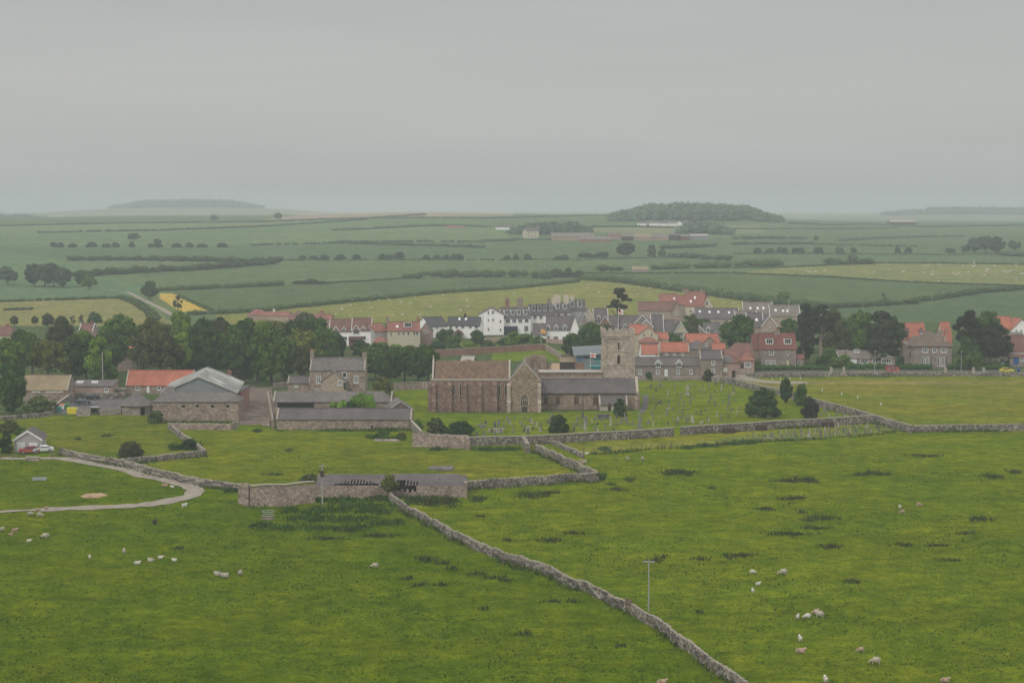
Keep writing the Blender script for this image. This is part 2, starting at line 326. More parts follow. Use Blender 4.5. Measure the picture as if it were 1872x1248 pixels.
# ---------------------------------------------------------------- ground sheet, its fields as colours, haze mixed into the far ones
FIELDS = [  # (polygon in photo pixels, colour); later ones lie over earlier ones; far ones bluer, crop tone plus painted haze
 ([(-900, 372), (2800, 372), (2800, 2400), (-900, 2400)], (0.108, 0.156, 0.007)),
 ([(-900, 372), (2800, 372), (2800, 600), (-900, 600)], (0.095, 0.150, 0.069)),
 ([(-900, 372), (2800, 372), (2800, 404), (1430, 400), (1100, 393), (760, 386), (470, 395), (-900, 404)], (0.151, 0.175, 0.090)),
 ([(560, 390), (760, 385), (940, 389), (940, 394), (700, 397), (480, 402)], (0.281, 0.240, 0.179)),
 ([(-200, 414), (266, 408), (480, 406), (700, 398), (480, 414), (290, 422), (-200, 428)], (0.135, 0.185, 0.086)),
 ([(-200, 428), (290, 422), (660, 402), (900, 402), (900, 440), (583, 446), (460, 449), (-200, 452)], (0.106, 0.168, 0.080)),
 ([(606, 422), (816, 413), (900, 415), (940, 440), (660, 443), (460, 449), (460, 430)], (0.124, 0.185, 0.086)),
 ([(-200, 452), (480, 448), (665, 445), (880, 453), (1100, 452), (1340, 446), (1340, 475), (930, 475), (550, 476), (480, 477), (118, 476), (-200, 470)], (0.086, 0.140, 0.072)),
 ([(-20, 455), (118, 476), (180, 503), (-200, 512), (-200, 455)], (0.099, 0.165, 0.077)),
 ([(118, 476), (425, 478), (480, 477), (480, 484), (369, 493), (180, 503)], (0.113, 0.165, 0.083)),
 ([(180, 503), (510, 480), (550, 476), (940, 475), (1336, 476), (1336, 490), (1003, 499), (940, 503), (740, 508), (588, 517), (292, 531), (190, 515)], (0.097, 0.148, 0.066)),
 ([(292, 531), (588, 517), (740, 510), (1000, 506), (1060, 514), (793, 536), (640, 551), (460, 568), (386, 568), (315, 536)], (0.084, 0.128, 0.055)),
 ([(900, 440), (954, 438), (1340, 436), (1500, 428), (1872, 425), (2200, 425), (2200, 482), (1604, 481), (1340, 489), (1223, 469), (900, 470)], (0.092, 0.142, 0.069)),
 ([(1080, 416), (1246, 414), (1390, 412), (1400, 425), (1300, 428), (1090, 425)], (0.167, 0.200, 0.103)),
 ([(1340, 500), (1434, 488), (1510, 485), (1604, 481), (2300, 484), (2300, 525), (1872, 522), (1669, 516), (1510, 506)], (0.171, 0.195, 0.072)),
 ([(1003, 499), (1340, 499), (1510, 506), (1669, 516), (1872, 522), (2300, 530), (1872, 528), (1680, 550), (1541, 562), (1460, 555), (1239, 530), (1064, 509)], (0.082, 0.128, 0.052)),
 ([(1510, 563), (1672, 553), (1872, 528), (2400, 500), (2400, 640), (1500, 640)], (0.076, 0.125, 0.061)),
 ([(-400, 512), (180, 503), (300, 531), (223, 544), (-400, 556)], (0.097, 0.165, 0.083)),
 ([(-400, 553), (0, 551), (221, 544), (280, 572), (340, 600), (-400, 640)], (0.200, 0.205, 0.076)),
 ([(223, 540), (300, 535), (340, 575), (280, 575)], (0.103, 0.150, 0.055)),
 ([(292, 536), (315, 536), (386, 567), (331, 570), (292, 545)], (0.44, 0.335, 0.075)),
 ([(385, 570), (460, 568), (640, 551), (793, 536), (1059, 513), (1064, 509), (1239, 529), (1360, 545), (1430, 553), (1470, 600), (1300, 640), (500, 640)], (0.178, 0.198, 0.055)),
 ([(1290, 536), (1420, 552), (1500, 600), (1400, 600)], (0.178, 0.198, 0.058)),
 ([(-700, 605), (620, 590), (1500, 588), (2600, 600), (2600, 688), (1369, 692), (1330, 690), (1160, 700), (1160, 760), (0, 760), (-700, 740)], (0.067, 0.100, 0.039)),
 ([(670, 712), (790, 712), (790, 755), (1165, 752), (1165, 695), (1330, 703), (1500, 735), (1602, 772), (1240, 797), (855, 812), (770, 790), (745, 740), (690, 725)], (0.122, 0.172, 0.010)),
 ([(690, 640), (795, 650), (1000, 640), (1000, 626), (690, 626)], (0.115, 0.160, 0.020)),
 ([(900, 645), (997, 640), (1100, 640), (1100, 660), (900, 660)], (0.120, 0.175, 0.015)),
 ([(720, 713), (790, 713), (790, 696), (700, 696)], (0.070, 0.140, 0.013)),
 ([(1368, 690), (2700, 684), (2700, 778), (1700, 790), (1667, 790), (1602, 773), (1497, 742), (1433, 720), (1340, 700)], (0.142, 0.172, 0.018)),
 ([(1480, 700), (2300, 700), (2300, 722), (1600, 722), (1500, 712)], (0.158, 0.170, 0.023)),
 ([(1560, 735), (2300, 738), (2300, 768), (1700, 766)], (0.150, 0.170, 0.018)),
 ([(1369, 695), (1480, 697), (1900, 696), (1900, 699), (1480, 703), (1400, 712), (1350, 702)], (0.200, 0.182, 0.060)),
 ([(1230, 797), (1602, 772), (1667, 790), (1635, 790), (1392, 807), (1230, 819), (1070, 828), (1013, 812), (1231, 797)], (0.165, 0.185, 0.018)),
 ([(1340, 795), (1602, 774), (1660, 789), (1392, 806), (1300, 812)], (0.125, 0.165, 0.023)),
 ([(-50, 760), (300, 757), (434, 788), (500, 790), (752, 800), (856, 820), (979, 820), (1090, 876), (856, 898), (439, 900), (294, 872), (214, 850), (375, 832), (310, 790), (100, 775), (-50, 790)], (0.120, 0.158, 0.009)),
 ([(20, 768), (300, 765), (375, 826), (214, 845), (100, 830), (20, 790)], (0.108, 0.142, 0.012)),
 ([(430, 775), (1090, 878), (856, 895), (600, 838), (700, 800)], (0.124, 0.156, 0.010)),
 ([(-900, 838), (214, 845), (439, 900), (720, 912), (920, 1012), (1150, 1115), (1370, 1262), (1700, 2400), (-900, 2400)], (0.086, 0.134, 0.004)),
 ([(440, 905), (720, 912), (745, 985), (470, 985), (380, 940)], (0.074, 0.120, 0.005)),
 ([(1091, 876), (1400, 830), (2600, 790), (2600, 900), (1400, 960), (900, 1010), (735, 915)], (0.110, 0.158, 0.006)),
]
def inpoly(px, py, poly):
    c = np.zeros(px.shape, bool); n = len(poly)
    for i in range(n):
        x0, y0 = poly[i]; x1, y1 = poly[(i + 1) % n]
        if y0 == y1: continue
        t = ((y0 > py) != (y1 > py)) & (px < (x1 - x0) * (py - y0) / (y1 - y0) + x0)
        c ^= t
    return c
def ground_material():
    m, nt, N, L, b = nodes('pasture', 1.0, 0)
    at = N.new('ShaderNodeAttribute'); at.attribute_name = 'land'
    ge = N.new('ShaderNodeNewGeometry'); pos = ge.outputs['Position']
    def mul(c, vec, sc, det, lo, hi, rg=.65, st=(.3, .7)):
        f = noise(N, L, vec, sc, det, rg); r = ramp(N, [(st[0], lo), (st[1], hi)]); L.new(f, r.inputs[0])
        return mixc(N, L, 1.0, c, r.outputs[0], 'MULTIPLY')
    c = at.outputs['Color']
    c = mul(c, pos, .022, 4, (.86, .90, .90), (1.14, 1.10, 1.08))
    c = mul(c, pos, .11, 5, (.70, .78, .74), (1.30, 1.20, 1.24), .7)
    c = mul(c, pos, .28, 3, (.80, .86, .80), (1.20, 1.12, 1.16), .6, (.4, .6))
    c = mul(c, pos, .55, 5, (.64, .72, .64), (1.36, 1.26, 1.34), .75)
    c = mul(c, pos, 2.6, 4, (.60, .66, .58), (1.42, 1.34, 1.40), .75)
    # drilled crop lines and mowing, far fields
    mp = N.new('ShaderNodeMapping'); mp.inputs['Rotation'].default_value = (0, 0, .2); mp.inputs['Scale'].default_value = (.012, .16, .1); L.new(pos, mp.inputs[0])
    c = mul(c, mp.outputs[0], 1.0, 3, (.88, .90, .88), (1.12, 1.10, 1.12))
    c = mul(c, pos, .045, 5, (.90, .97, .95), (1.16, 1.00, .95), .7, (.35, .68))
    L.new(c, b.inputs['Base Color'])
    f = noise(N, L, pos, 1.1, 5, .8); bp = N.new('ShaderNodeBump'); bp.inputs['Strength'].default_value = .8; bp.inputs['Distance'].default_value = .5
    L.new(f, bp.inputs['Height']); L.new(bp.outputs[0], b.inputs['Normal'])
    return m
def land_colour(px, py):
    col = np.zeros(px.shape + (3,)); wig = 0
    for poly, c in FIELDS:
        k = inpoly(px, py, poly); col[k] = c
    return col
def project(x, y, z):
    zz = z - HC
    fy = y * cos(PITCH) - zz * sin(PITCH); up = y * sin(PITCH) + zz * cos(PITCH)
    return 936 + F * x / fy, 624 - F * up / fy
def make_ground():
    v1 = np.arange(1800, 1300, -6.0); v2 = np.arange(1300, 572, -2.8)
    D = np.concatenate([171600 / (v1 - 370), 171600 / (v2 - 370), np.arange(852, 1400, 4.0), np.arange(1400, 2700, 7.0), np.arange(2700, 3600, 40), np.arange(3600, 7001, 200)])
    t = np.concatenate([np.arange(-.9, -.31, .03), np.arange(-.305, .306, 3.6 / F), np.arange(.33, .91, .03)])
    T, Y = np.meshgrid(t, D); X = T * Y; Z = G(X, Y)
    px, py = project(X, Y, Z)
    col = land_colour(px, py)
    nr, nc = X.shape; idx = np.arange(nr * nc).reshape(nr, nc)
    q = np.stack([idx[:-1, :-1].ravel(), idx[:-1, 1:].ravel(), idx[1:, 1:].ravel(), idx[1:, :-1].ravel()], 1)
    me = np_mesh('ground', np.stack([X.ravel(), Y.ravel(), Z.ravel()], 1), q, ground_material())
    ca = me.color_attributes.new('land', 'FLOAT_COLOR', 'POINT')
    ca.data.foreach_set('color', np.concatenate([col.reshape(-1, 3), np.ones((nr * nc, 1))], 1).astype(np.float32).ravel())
    me.polygons.foreach_set('use_smooth', np.ones(len(q), bool))
    tag(link('ground', me), 'green pasture and crop fields running to the hazy horizon', 'ground', kind='structure')
make_ground()
def sheet(name, left, right, mat, label, cat, lift=.05, step=1.5):
    """a draped strip between two edges given as ground points"""
    vs = []; n = len(left)
    rows = []
    for i in range(n - 1):
        a0, a1, b0, b1 = map(np.array, (left[i][:2], left[i + 1][:2], right[i][:2], right[i + 1][:2]))
        k = max(1, int(max(np.linalg.norm(a1 - a0), np.linalg.norm(b1 - b0)) / step))
        for j in range(k + (i == n - 2)):
            s = j / k; rows.append((a0 + (a1 - a0) * s, b0 + (b1 - b0) * s))
    w = max(np.linalg.norm(r[1] - r[0]) for r in rows); m = max(2, int(w / step) + 1)
    for a, b in rows:
        for j in range(m + 1):
            p = a + (b - a) * j / m; vs.append((p[0], p[1], g(p[0], p[1]) + lift))
    idx = np.arange(len(rows) * (m + 1)).reshape(len(rows), m + 1)
    q = np.stack([idx[:-1, :-1].ravel(), idx[:-1, 1:].ravel(), idx[1:, 1:].ravel(), idx[1:, :-1].ravel()], 1)
    return tag(link(name, np_mesh(name, vs, q, mat)), label, cat, kind='structure')
def ribbon(name, pix, width, mat, label, cat, lift=.05, sub=6):
    pts = [np.array(P(*p)[:2]) for p in pix]
    if sub > 1:                                                      # Catmull-Rom
        q = [pts[0]] + pts + [pts[-1]]; out = []
        for i in range(1, len(q) - 2):
            for k in range(sub):
                t = k / sub; p0, p1, p2, p3 = q[i - 1:i + 3]
                out.append(.5 * ((2 * p1) + (-p0 + p2) * t + (2 * p0 - 5 * p1 + 4 * p2 - p3) * t * t + (-p0 + 3 * p1 - 3 * p2 + p3) * t ** 3))
        pts = out + [pts[-1]]
    l, r = [], []
    rr = random.Random(3)
    for i, p in enumerate(pts):
        d = pts[min(i + 1, len(pts) - 1)] - pts[max(i - 1, 0)]; d = d / (np.linalg.norm(d) + 1e-9); n = np.array([-d[1], d[0]])
        w = width / 2 * (1 + rr.uniform(-.12, .12)); l.append(p + n * w); r.append(p - n * w)
    return sheet(name, l, r, mat, label, cat, lift)
ribbon('path', [(-60, 939), (0, 936), (111, 930.5), (222, 925), (278, 921), (333, 911), (357, 899), (345, 889), (305, 876.5), (250, 864), (194, 851), (139, 841), (100, 838), (50, 838), (-60, 839)], 3.3, M['track'], 'pale farm track looping through the near pasture', 'track', lift=.09)
def area(name, pix, mat, label, cat, lift=.05):
    a, b, c, d = [P(*p) for p in pix]
    return sheet(name, [a, d], [b, c], mat, label, cat, lift, 3)
area('car_park', [(98, 757), (222, 757), (232, 728), (134, 728)], M['tarmac'], 'grey tarmac yard beside the round hut', 'yard')
area('farm_yard', [(437, 776), (503, 776), (497, 708), (441, 708)], M['yardearth'], 'muddy brown farm lane between the barns', 'yard')
area('farm_court', [(506, 764), (700, 764), (690, 745), (510, 745)], M['yardearth'], 'enclosed yard between the two long stone ranges', 'yard', .04)
area('road', [(1369, 679.6), (2200, 678.5), (2200, 676), (1330, 677)], M['tarmac'], 'village road behind the roadside wall', 'road')
ribbon('lane', [(1330, 680), (1345, 686), (1372, 694), (1420, 699), (1475, 699)], 6, M['track'], 'pale dirt entrance track to the playing field', 'track', sub=4)
ribbon('far_track', [(232, 534), (250, 542), (275, 555), (303, 569), (330, 585)], 3, M['track'], 'pale track running down between the far fields', 'track', lift=.12)
ribbon('church_path', [(1178, 722), (1181, 730), (1179, 742), (1172, 755)], 1.6, M['tarmac'], 'dark curved path beside the end of the church', 'path', sub=3)
area('museum_yard', [(1000, 677), (1100, 677), (1100, 664), (1010, 664)], M['earth'], 'sandy yard in front of the modern building', 'yard')

# ---------------------------------------------------------------- vegetation builders
def ico(sub):
    bm = bmesh.new(); bmesh.ops.create_icosphere(bm, subdivisions=sub, radius=1)
    v = np.array([x.co[:] for x in bm.verts]); f = np.array([[x.index for x in p.verts] for p in bm.faces]); bm.free(); return v, f
ICO1, ICO2 = ico(1), ico(2)
def leaf_quads(rng, pos, nrm, size):
    """one ragged quad per row of pos"""
    n = len(pos); a = rng.normal(size=(n, 3)); a = a - (a * nrm).sum(1)[:, None] * nrm; a /= np.linalg.norm(a, axis=1)[:, None] + 1e-9; b = np.cross(nrm, a)
    s = size[:, None]; k = rng.uniform(.55, 1.25, (n, 4))[:, :, None]
    v = np.stack([pos + a * s * k[:, 0], pos + b * s * k[:, 1], pos - a * s * k[:, 2], pos - b * s * k[:, 3]], 1).reshape(-1, 3)
    return v, np.arange(4 * n).reshape(n, 4)
def blobs_mesh(name, rng, C, R, leaf, per, mat, core=.76, up=.25, flat=1.0):
    """C: blob centres, R: radii; leaf-sized faces spread on and round the blobs plus a rough core in each"""
    V, Q = [], []; n0 = 0
    iv, jf = ICO1
    for c, r in zip(C, R):
        rad = r * core * (1 + rng.uniform(-.14, .14, len(iv)))[:, None]
        v = c + iv * rad * np.array([1, 1, flat]); V.append(v); Q.append(np.concatenate([jf, jf[:, 2:]], 1) + n0); n0 += len(v)
    d = rng.normal(size=(per * len(C), 3)); d /= np.linalg.norm(d, axis=1)[:, None]
    Ci = np.repeat(np.array(C), per, 0); Ri = np.repeat(np.array(R), per)
    pos = Ci + d * (Ri * (.78 + .5 * rng.uniform(0, 1, len(Ri)) ** 1.6))[:, None] * np.array([1, 1, flat])
    keep = np.ones(len(pos), bool)
    for c, r in zip(C, R):
        keep &= ~((((pos - c) / np.array([1, 1, flat])) ** 2).sum(1) < (r * .72) ** 2)
    pos, d = pos[keep], d[keep]
    nrm = d + rng.normal(size=d.shape) * .55 + np.array([0, 0, up]); nrm /= np.linalg.norm(nrm, axis=1)[:, None]
    v, q = leaf_quads(rng, pos, nrm, leaf * rng.uniform(.6, 1.3, len(pos)))
    V.append(v); Q.append(q + n0)
    Q = np.concatenate(Q); tri = Q[:, 2] == Q[:, 3]
    me = bpy.data.meshes.new(name); V = np.concatenate(V).astype(np.float32)
    T = Q[tri][:, :3]; Qq = Q[~tri]
    me.vertices.add(len(V)); me.vertices.foreach_set('co', V.ravel())
    li = np.concatenate([T.ravel(), Qq.ravel()]).astype(np.int32); me.loops.add(len(li)); me.loops.foreach_set('vertex_index', li)
    me.polygons.add(len(T) + len(Qq)); tot = np.concatenate([np.full(len(T), 3), np.full(len(Qq), 4)]).astype(np.int32)
    me.polygons.foreach_set('loop_start', np.concatenate([[0], np.cumsum(tot)[:-1]]).astype(np.int32)); me.polygons.foreach_set('loop_total', tot)
    me.update(calc_edges=True); me.materials.append(mat); return me
CROWNS = {}
def crown(kind, i):
    """unit crown: about 1 wide each way from its axis, 0..2 high"""
    if (kind, i) in CROWNS: return CROWNS[kind, i]
    rng = np.random.default_rng(100 * i + len(kind) * 7 + 1); C, R = [], []
    if kind == 'round':
        for k in range(38):
            d = rng.normal(size=3); d /= np.linalg.norm(d); r = rng.uniform(.13, .33); q = (1.0 - r * .95) * rng.uniform(.75, 1.0)
            C.append(np.array([d[0] * q, d[1] * q, 1 + d[2] * q * (1 if d[2] > 0 else .85)])); R.append(r)
        C.append(np.array([0, 0, .95])); R.append(.62)
    elif kind == 'tall':
        for k in range(38):
            z = rng.uniform(.1, 1.9); w = (1 - abs(z - .75) / 1.35) ** .6 * .82; a = rng.uniform(0, 2 * pi); r = rng.uniform(.13, .27)
            C.append(np.array([cos(a) * w * .8, sin(a) * w * .8, min(z, 1.78)])); R.append(r)
        C.append(np.array([0, 0, .8])); R.append(.6)
    elif kind == 'wide':
        for k in range(38):
            a = rng.uniform(0, 2 * pi); q = sqrt(rng.uniform(0, 1)) * .84; r = rng.uniform(.13, .30); top = 1.8 * sqrt(max(0, 1 - q * q)) - r * .5
            C.append(np.array([cos(a) * q, sin(a) * q, max(.35, top * rng.uniform(.72, 1.0))])); R.append(r)
        C.append(np.array([0, 0, .8])); R.append(.6)
    elif kind == 'pine':
        for k in range(34):
            z = rng.uniform(.12, 1.88); w = .95 * min(1, (2.05 - z) * .85 + .1) * (.6 + .4 * min(1, z * 2)); a = rng.uniform(0, 2 * pi); q = w * rng.uniform(.45, .92)
            C.append(np.array([cos(a) * q, sin(a) * q, z])); R.append(rng.uniform(.16, .30))
        C.append(np.array([0, 0, .8])); R.append(.5)
    elif kind == 'layer':
        for k in range(16):
            a = rng.uniform(0, 2 * pi); q = rng.uniform(0, .42); C.append(np.array([cos(a) * q, sin(a) * q, 1.45 + rng.uniform(-.3, .35)])); R.append(rng.uniform(.13, .24))
        for a0, z0 in ((.2, .35), (2.9, .45), (4.4, .55), (1.5, .6), (3.4, .9), (6.0, .95)):
            for k in range(5): q = .30 + .14 * k; C.append(np.array([cos(a0) * q + rng.normal() * .05, sin(a0) * q + rng.normal() * .05, z0 + rng.normal() * .03])); R.append(rng.uniform(.09, .15))
    elif kind == 'sparse':
        for k in range(13):
            z = rng.uniform(.15, 1.85); w = .8 * sqrt(max(.05, 1 - abs(z - 1) ** 2)); a = rng.uniform(0, 2 * pi)
            C.append(np.array([cos(a) * w * rng.uniform(.4, 1), sin(a) * w * rng.uniform(.4, 1), z])); R.append(rng.uniform(.14, .26))
    elif kind == 'bush':
        for k in range(34):
            a = rng.uniform(0, 2 * pi); q = sqrt(rng.uniform(0, 1)) * .78; r = rng.uniform(.16, .36); top = 2 * sqrt(max(0, 1 - q * q)) - r
            C.append(np.array([cos(a) * q, sin(a) * q, max(.15, top * rng.uniform(.3, 1.0))])); R.append(r)
        C.append(np.array([0, 0, .55])); R.append(.5)
    me = blobs_mesh(kind + '_crown', rng, C, R, (.055 if kind != 'pine' else .05), 260, M['mid'], flat=.55 if kind in ('pine', 'layer') else .85)
    CROWNS[kind, i] = me; return me
TRUNKS = {}
def trunk_mesh(i, pale=False):
    if (i, pale) in TRUNKS: return TRUNKS[i, pale]
    r = random.Random(50 + i); mb = MB(); p = [(0, 0, -.05), (r.uniform(-.02, .02), r.uniform(-.02, .02), .35), (r.uniform(-.04, .04), r.uniform(-.04, .04), .62), (r.uniform(-.06, .06), 0, .9)]
    rad = [.030, .023, .016, .007]
    for a in range(3): mb.tube(p[a], p[a + 1], rad[a], rad[a + 1], 7)
    for k in range(6):
        z = .36 + .07 * k; a = k * 2.4; mb.tube((0, 0, z), (cos(a) * .17, sin(a) * .17, z + .17), .011, .004, 5); mb.tube((cos(a) * .09, sin(a) * .09, z + .09), (cos(a + .7) * .19, sin(a + .7) * .19, z + .24), .006, .003, 4)
    TRUNKS[i, pale] = mb.mesh('trunk', M['trunkpale' if pale else 'trunk']); return TRUNKS[i, pale]
def set_mat(o, mat):
    o.material_slots[0].link = 'OBJECT'; o.material_slots[0].material = mat
RT = random.Random(77)
def tree_at(x, y, h, w, kind, mat, label, group=None, name='tree', base=.18, cat=None, pale=False, dz=0):
    z = g(x, y) + dz; i = RT.randrange(5)
    root = empty(name, (x, y, z), RT.uniform(0, 6.28), label, cat or 'tree', group)
    t = link('trunk', trunk_mesh(i, pale), root); t.scale = (h * 1.1, h * 1.1, h * .93)
    c = link('crown', crown(kind, i), root); set_mat(c, M[mat]); c.location = (0, 0, h * base); c.scale = (w / 2, w / 2, h * (1 - base) / 2)
    return root
def tree(u, D, vtop, wpx, kind, mat, label, group=None, name='tree', base=.18, cat=None, pale=False):
    x = WX(u, D); return tree_at(x, D, max(1.5, WZ(vtop, D) - g(x, D)), wpx / F * D * 1.04, kind, mat, label, group, name, base, cat, pale)
def bush_at(x, y, h, w, mat, label, group=None, name='bush', cat=None, kind='bush'):
    o = link(name, crown(kind, RT.randrange(3)), None, (x, y, g(x, y) - .05 * h)); set_mat(o, M[mat]); o.rotation_euler = (0, 0, RT.uniform(0, 6.28))
    o.scale = (w / 2, w / 2 * RT.uniform(.8, 1), h * 1.05 / 2); return tag(o, label, cat or 'bush', group)
def bush(u, vb, vtop, wpx, mat, label, group=None, name='bush', cat=None, kind='bush'):
    x, y, z = P(u, vb); y2 = y + wpx / F * y / 2 * .6
    return bush_at(WX(u, y2), y2, max(.4, (vb - vtop) / F * y * 1.05), wpx / F * y, mat, label, group, name, cat, kind)

def hedge(pix, h, w, mat, label, group=None, name='hedge', gaps=0.0, seed=1, rough=.5, cat='hedge'):
    """row of lumpy growth along ground points seen at pixels; leaf-sized faces over a lumpy core"""
    rng = np.random.default_rng(seed); pts = [np.array(P(*p)[:2]) if len(p) == 2 else np.array(p[:2]) for p in pix]
    y0 = np.mean([p[1] for p in pts]); leaf = max(.20, y0 / 2600); C, R = [], []
    step = w * .36
    for a, b in zip(pts[:-1], pts[1:]):
        L = np.linalg.norm(b - a); n = max(1, int(L / step))
        for k in range(n):
            s = (k + rng.uniform(0, 1)) / n; p = a + (b - a) * s
            q = sin(p[0] * .05 + seed) + sin(p[1] * .037 + seed * 2)
            if gaps and rng.random() < gaps * (1 + q * .5): continue
            r = w * .46 * rng.uniform(1 - rough, 1 + rough); p = p + rng.normal(size=2) * w * .10; hh = h * (1 + rough * .8 * rng.uniform(-1, 1))
            C.append(np.array([p[0], p[1], g(p[0], p[1]) + hh * .45])); R.append(r)
    if not C: return
    C = np.array(C); org = (float(C[0][0]), float(C[0][1]), g(C[0][0], C[0][1]))
    per = int(min(90, max(14, 1.3 * (w / leaf) ** 2 * .5)))
    me = blobs_mesh(name, rng, [c - np.array(org) for c in C], R, leaf, per, M[mat], core=.88, flat=h / w)
    return tag(link(name, me, None, org), label, cat, group)
def wood(name, pix, h, label, mat, n, seed, spread=60, w=9):
    """far wood that reads as one mass of crowns"""
    rng = np.random.default_rng(seed); pts = [np.array(P(*p)[:2] if len(p) == 2 else (WX(p[0], p[2], 400), p[2])) for p in pix]; C, R = [], []
    cum = np.cumsum([0] + [np.linalg.norm(b - a) for a, b in zip(pts[:-1], pts[1:])])
    for k in range(n):
        s = rng.uniform(0, cum[-1]); i = min(len(pts) - 2, int(np.searchsorted(cum, s) - 1)); f = (s - cum[i]) / (cum[i + 1] - cum[i]); p = pts[i] + (pts[i + 1] - pts[i]) * f
        yy = p[1] + rng.uniform(0, spread); xx = p[0] * yy / p[1]
        e = min(1, 3.0 * min(s, cum[-1] - s) / cum[-1] + .35)
        r = w * rng.uniform(.4, .65); hh = h * e * rng.uniform(.82, 1.08)
        C.append(np.array([xx, yy, g(xx, yy) + hh - r])); R.append(r)
        C.append(np.array([xx, yy, g(xx, yy) + hh * .35])); R.append(r * 1.1)
    org = (float(C[0][0]), float(C[0][1]), g(C[0][0], C[0][1]))
    me = blobs_mesh(name, rng, [c - np.array(org) for c in C], R, 1.1, 40, M[mat])
    return tag(link(name, me, None, org), label, 'wood', kind='stuff')

# ---- woods and far trees
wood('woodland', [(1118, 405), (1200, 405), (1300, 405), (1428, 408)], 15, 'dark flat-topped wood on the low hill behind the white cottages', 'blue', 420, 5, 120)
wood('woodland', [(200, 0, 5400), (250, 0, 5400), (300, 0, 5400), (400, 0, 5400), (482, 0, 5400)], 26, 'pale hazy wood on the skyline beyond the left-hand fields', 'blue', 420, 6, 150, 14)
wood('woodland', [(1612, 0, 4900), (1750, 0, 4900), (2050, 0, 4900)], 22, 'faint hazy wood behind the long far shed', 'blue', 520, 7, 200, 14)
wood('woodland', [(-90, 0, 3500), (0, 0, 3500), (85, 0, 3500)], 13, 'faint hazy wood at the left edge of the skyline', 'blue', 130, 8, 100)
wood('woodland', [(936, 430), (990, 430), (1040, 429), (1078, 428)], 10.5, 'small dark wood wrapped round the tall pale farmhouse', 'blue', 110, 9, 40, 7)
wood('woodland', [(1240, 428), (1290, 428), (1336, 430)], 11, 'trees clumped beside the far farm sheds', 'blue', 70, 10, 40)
FT = [  # u, v base, v top, width, kind, colour, label
 (14, 521, 484, 38, 'wide', 'blue', 'spreading tree at the left end of the far tree line'),
 (62, 523, 481, 40, 'round', 'blue', 'rounded tree, left one of the far cluster of four'),
 (82, 524, 479, 44, 'wide', 'blue', 'broad middle tree of the far cluster of four'),
 (98, 525, 480, 40, 'round', 'blue', 'tall right-hand middle tree of the far cluster of four'),
 (116, 526, 488, 34, 'round', 'blue', 'darker tree closing the far cluster of four'),
 (150, 524, 493, 26, 'round', 'mid', 'small pale tree just right of the far cluster'),
 (163, 530, 498, 28, 'wide', 'mid', 'small leafy tree at the end of the long far hedge'),
 (274, 547, 511, 34, 'round', 'dark', 'dark rounded tree at the top of the far track'),
 (325, 571, 537, 22, 'sparse', 'brown', 'thin bare-looking tree in front of the yellow field'),
 (730, 475, 459, 22, 'round', 'blue', 'larger tree in the far row of bushes'),
 (1145, 471, 442, 40, 'round', 'blue', 'big far tree below the farm buildings'),
 (1191, 470, 447, 20, 'tall', 'blue', 'narrow tree right of the big far tree'),
 (1210, 471, 455, 16, 'round', 'blue', 'small tree at the start of the far thick hedge'),
 (1432, 556, 532, 27, 'round', 'mid', 'rounded tree in the hedge behind the grey roofs'),
 (1615, 557, 535, 18, 'sparse', 'mid', 'small open tree in the field hedge beyond the pines'),
 (1558, 483, 464, 20, 'round', 'blue', 'taller tree in the middle of the far bush clump'),
 (1782, 463, 434, 34, 'round', 'blue', 'left tree of the far right-hand grove'), (1802, 464, 429, 46, 'wide', 'blue', 'broad centre tree of the far right-hand grove'),
 (1822, 465, 432, 34, 'round', 'blue', 'right tree of the far right-hand grove'), (1765, 462, 447, 20, 'round', 'blue', 'low tree at the left foot of the far right-hand grove'),
 (1855, 458, 438, 26, 'round', 'blue', 'hazy tree near the right edge beyond the far hedge'),
 (173, 600, 567, 28, 'wide', 'dark', 'umbrella-shaped small tree on the yellow-green field'),
 (26, 596, 576, 18, 'round', 'brown', 'small brownish tree in the pasture behind the houses at left'),
 (64, 594, 577, 14, 'round', 'brown', 'tiny brownish tree between two larger field trees'),
 (88, 600, 571, 26, 'round', 'brown', 'dark brownish tree by the field edge behind the woodland'),
 (112, 602, 575, 28, 'wide', 'dark', 'low dark tree next to the brownish field tree'),
 (134, 592, 574, 16, 'sparse', 'brown', 'thin left tree of a pair in the pasture'), (148, 592, 574, 16, 'sparse', 'brown', 'thin right tree of a pair in the pasture'),
 (245, 441, 425, 26, 'wide', 'blue', 'hazy tree in the pale far field'), (288, 446, 436, 16, 'round', 'blue', 'small hazy tree in the pale far field'),
 (392, 404, 392, 20, 'round', 'blue', 'round hazy tree under the skyline wood'), (508, 402, 388, 16, 'round', 'blue', 'faint tree right of the skyline wood'),
 (1492, 441, 431, 12, 'round', 'blue', 'single hazy tree by a far hedge end'),
]
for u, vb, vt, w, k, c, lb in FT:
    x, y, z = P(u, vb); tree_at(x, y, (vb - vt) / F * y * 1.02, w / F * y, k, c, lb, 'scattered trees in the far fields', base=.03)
ORD = 'first second third fourth fifth sixth seventh eighth ninth tenth eleventh twelfth thirteenth fourteenth fifteenth sixteenth seventeenth eighteenth'.split()
def row(us, vb, h, w, label, group, mat='hedge', jit=.25):
    for k, u in enumerate(us):
        v = vb if not callable(vb) else vb(u); x, y, z = P(u, v)
        bush_at(x, y, .82 * h * RT.uniform(1 - jit, 1 + jit), .8 * w * RT.uniform(1 - jit, 1 + jit), mat, ORD[k] + ' from the left, ' + label, group, 'field_bush')
row([98, 111, 133, 167, 195, 211, 241, 276, 289, 323, 346, 369, 406], 452, 5.0, 10, 'dark bush in the broken far line under the hazy field', 'bushes in the far broken line', 'blue')
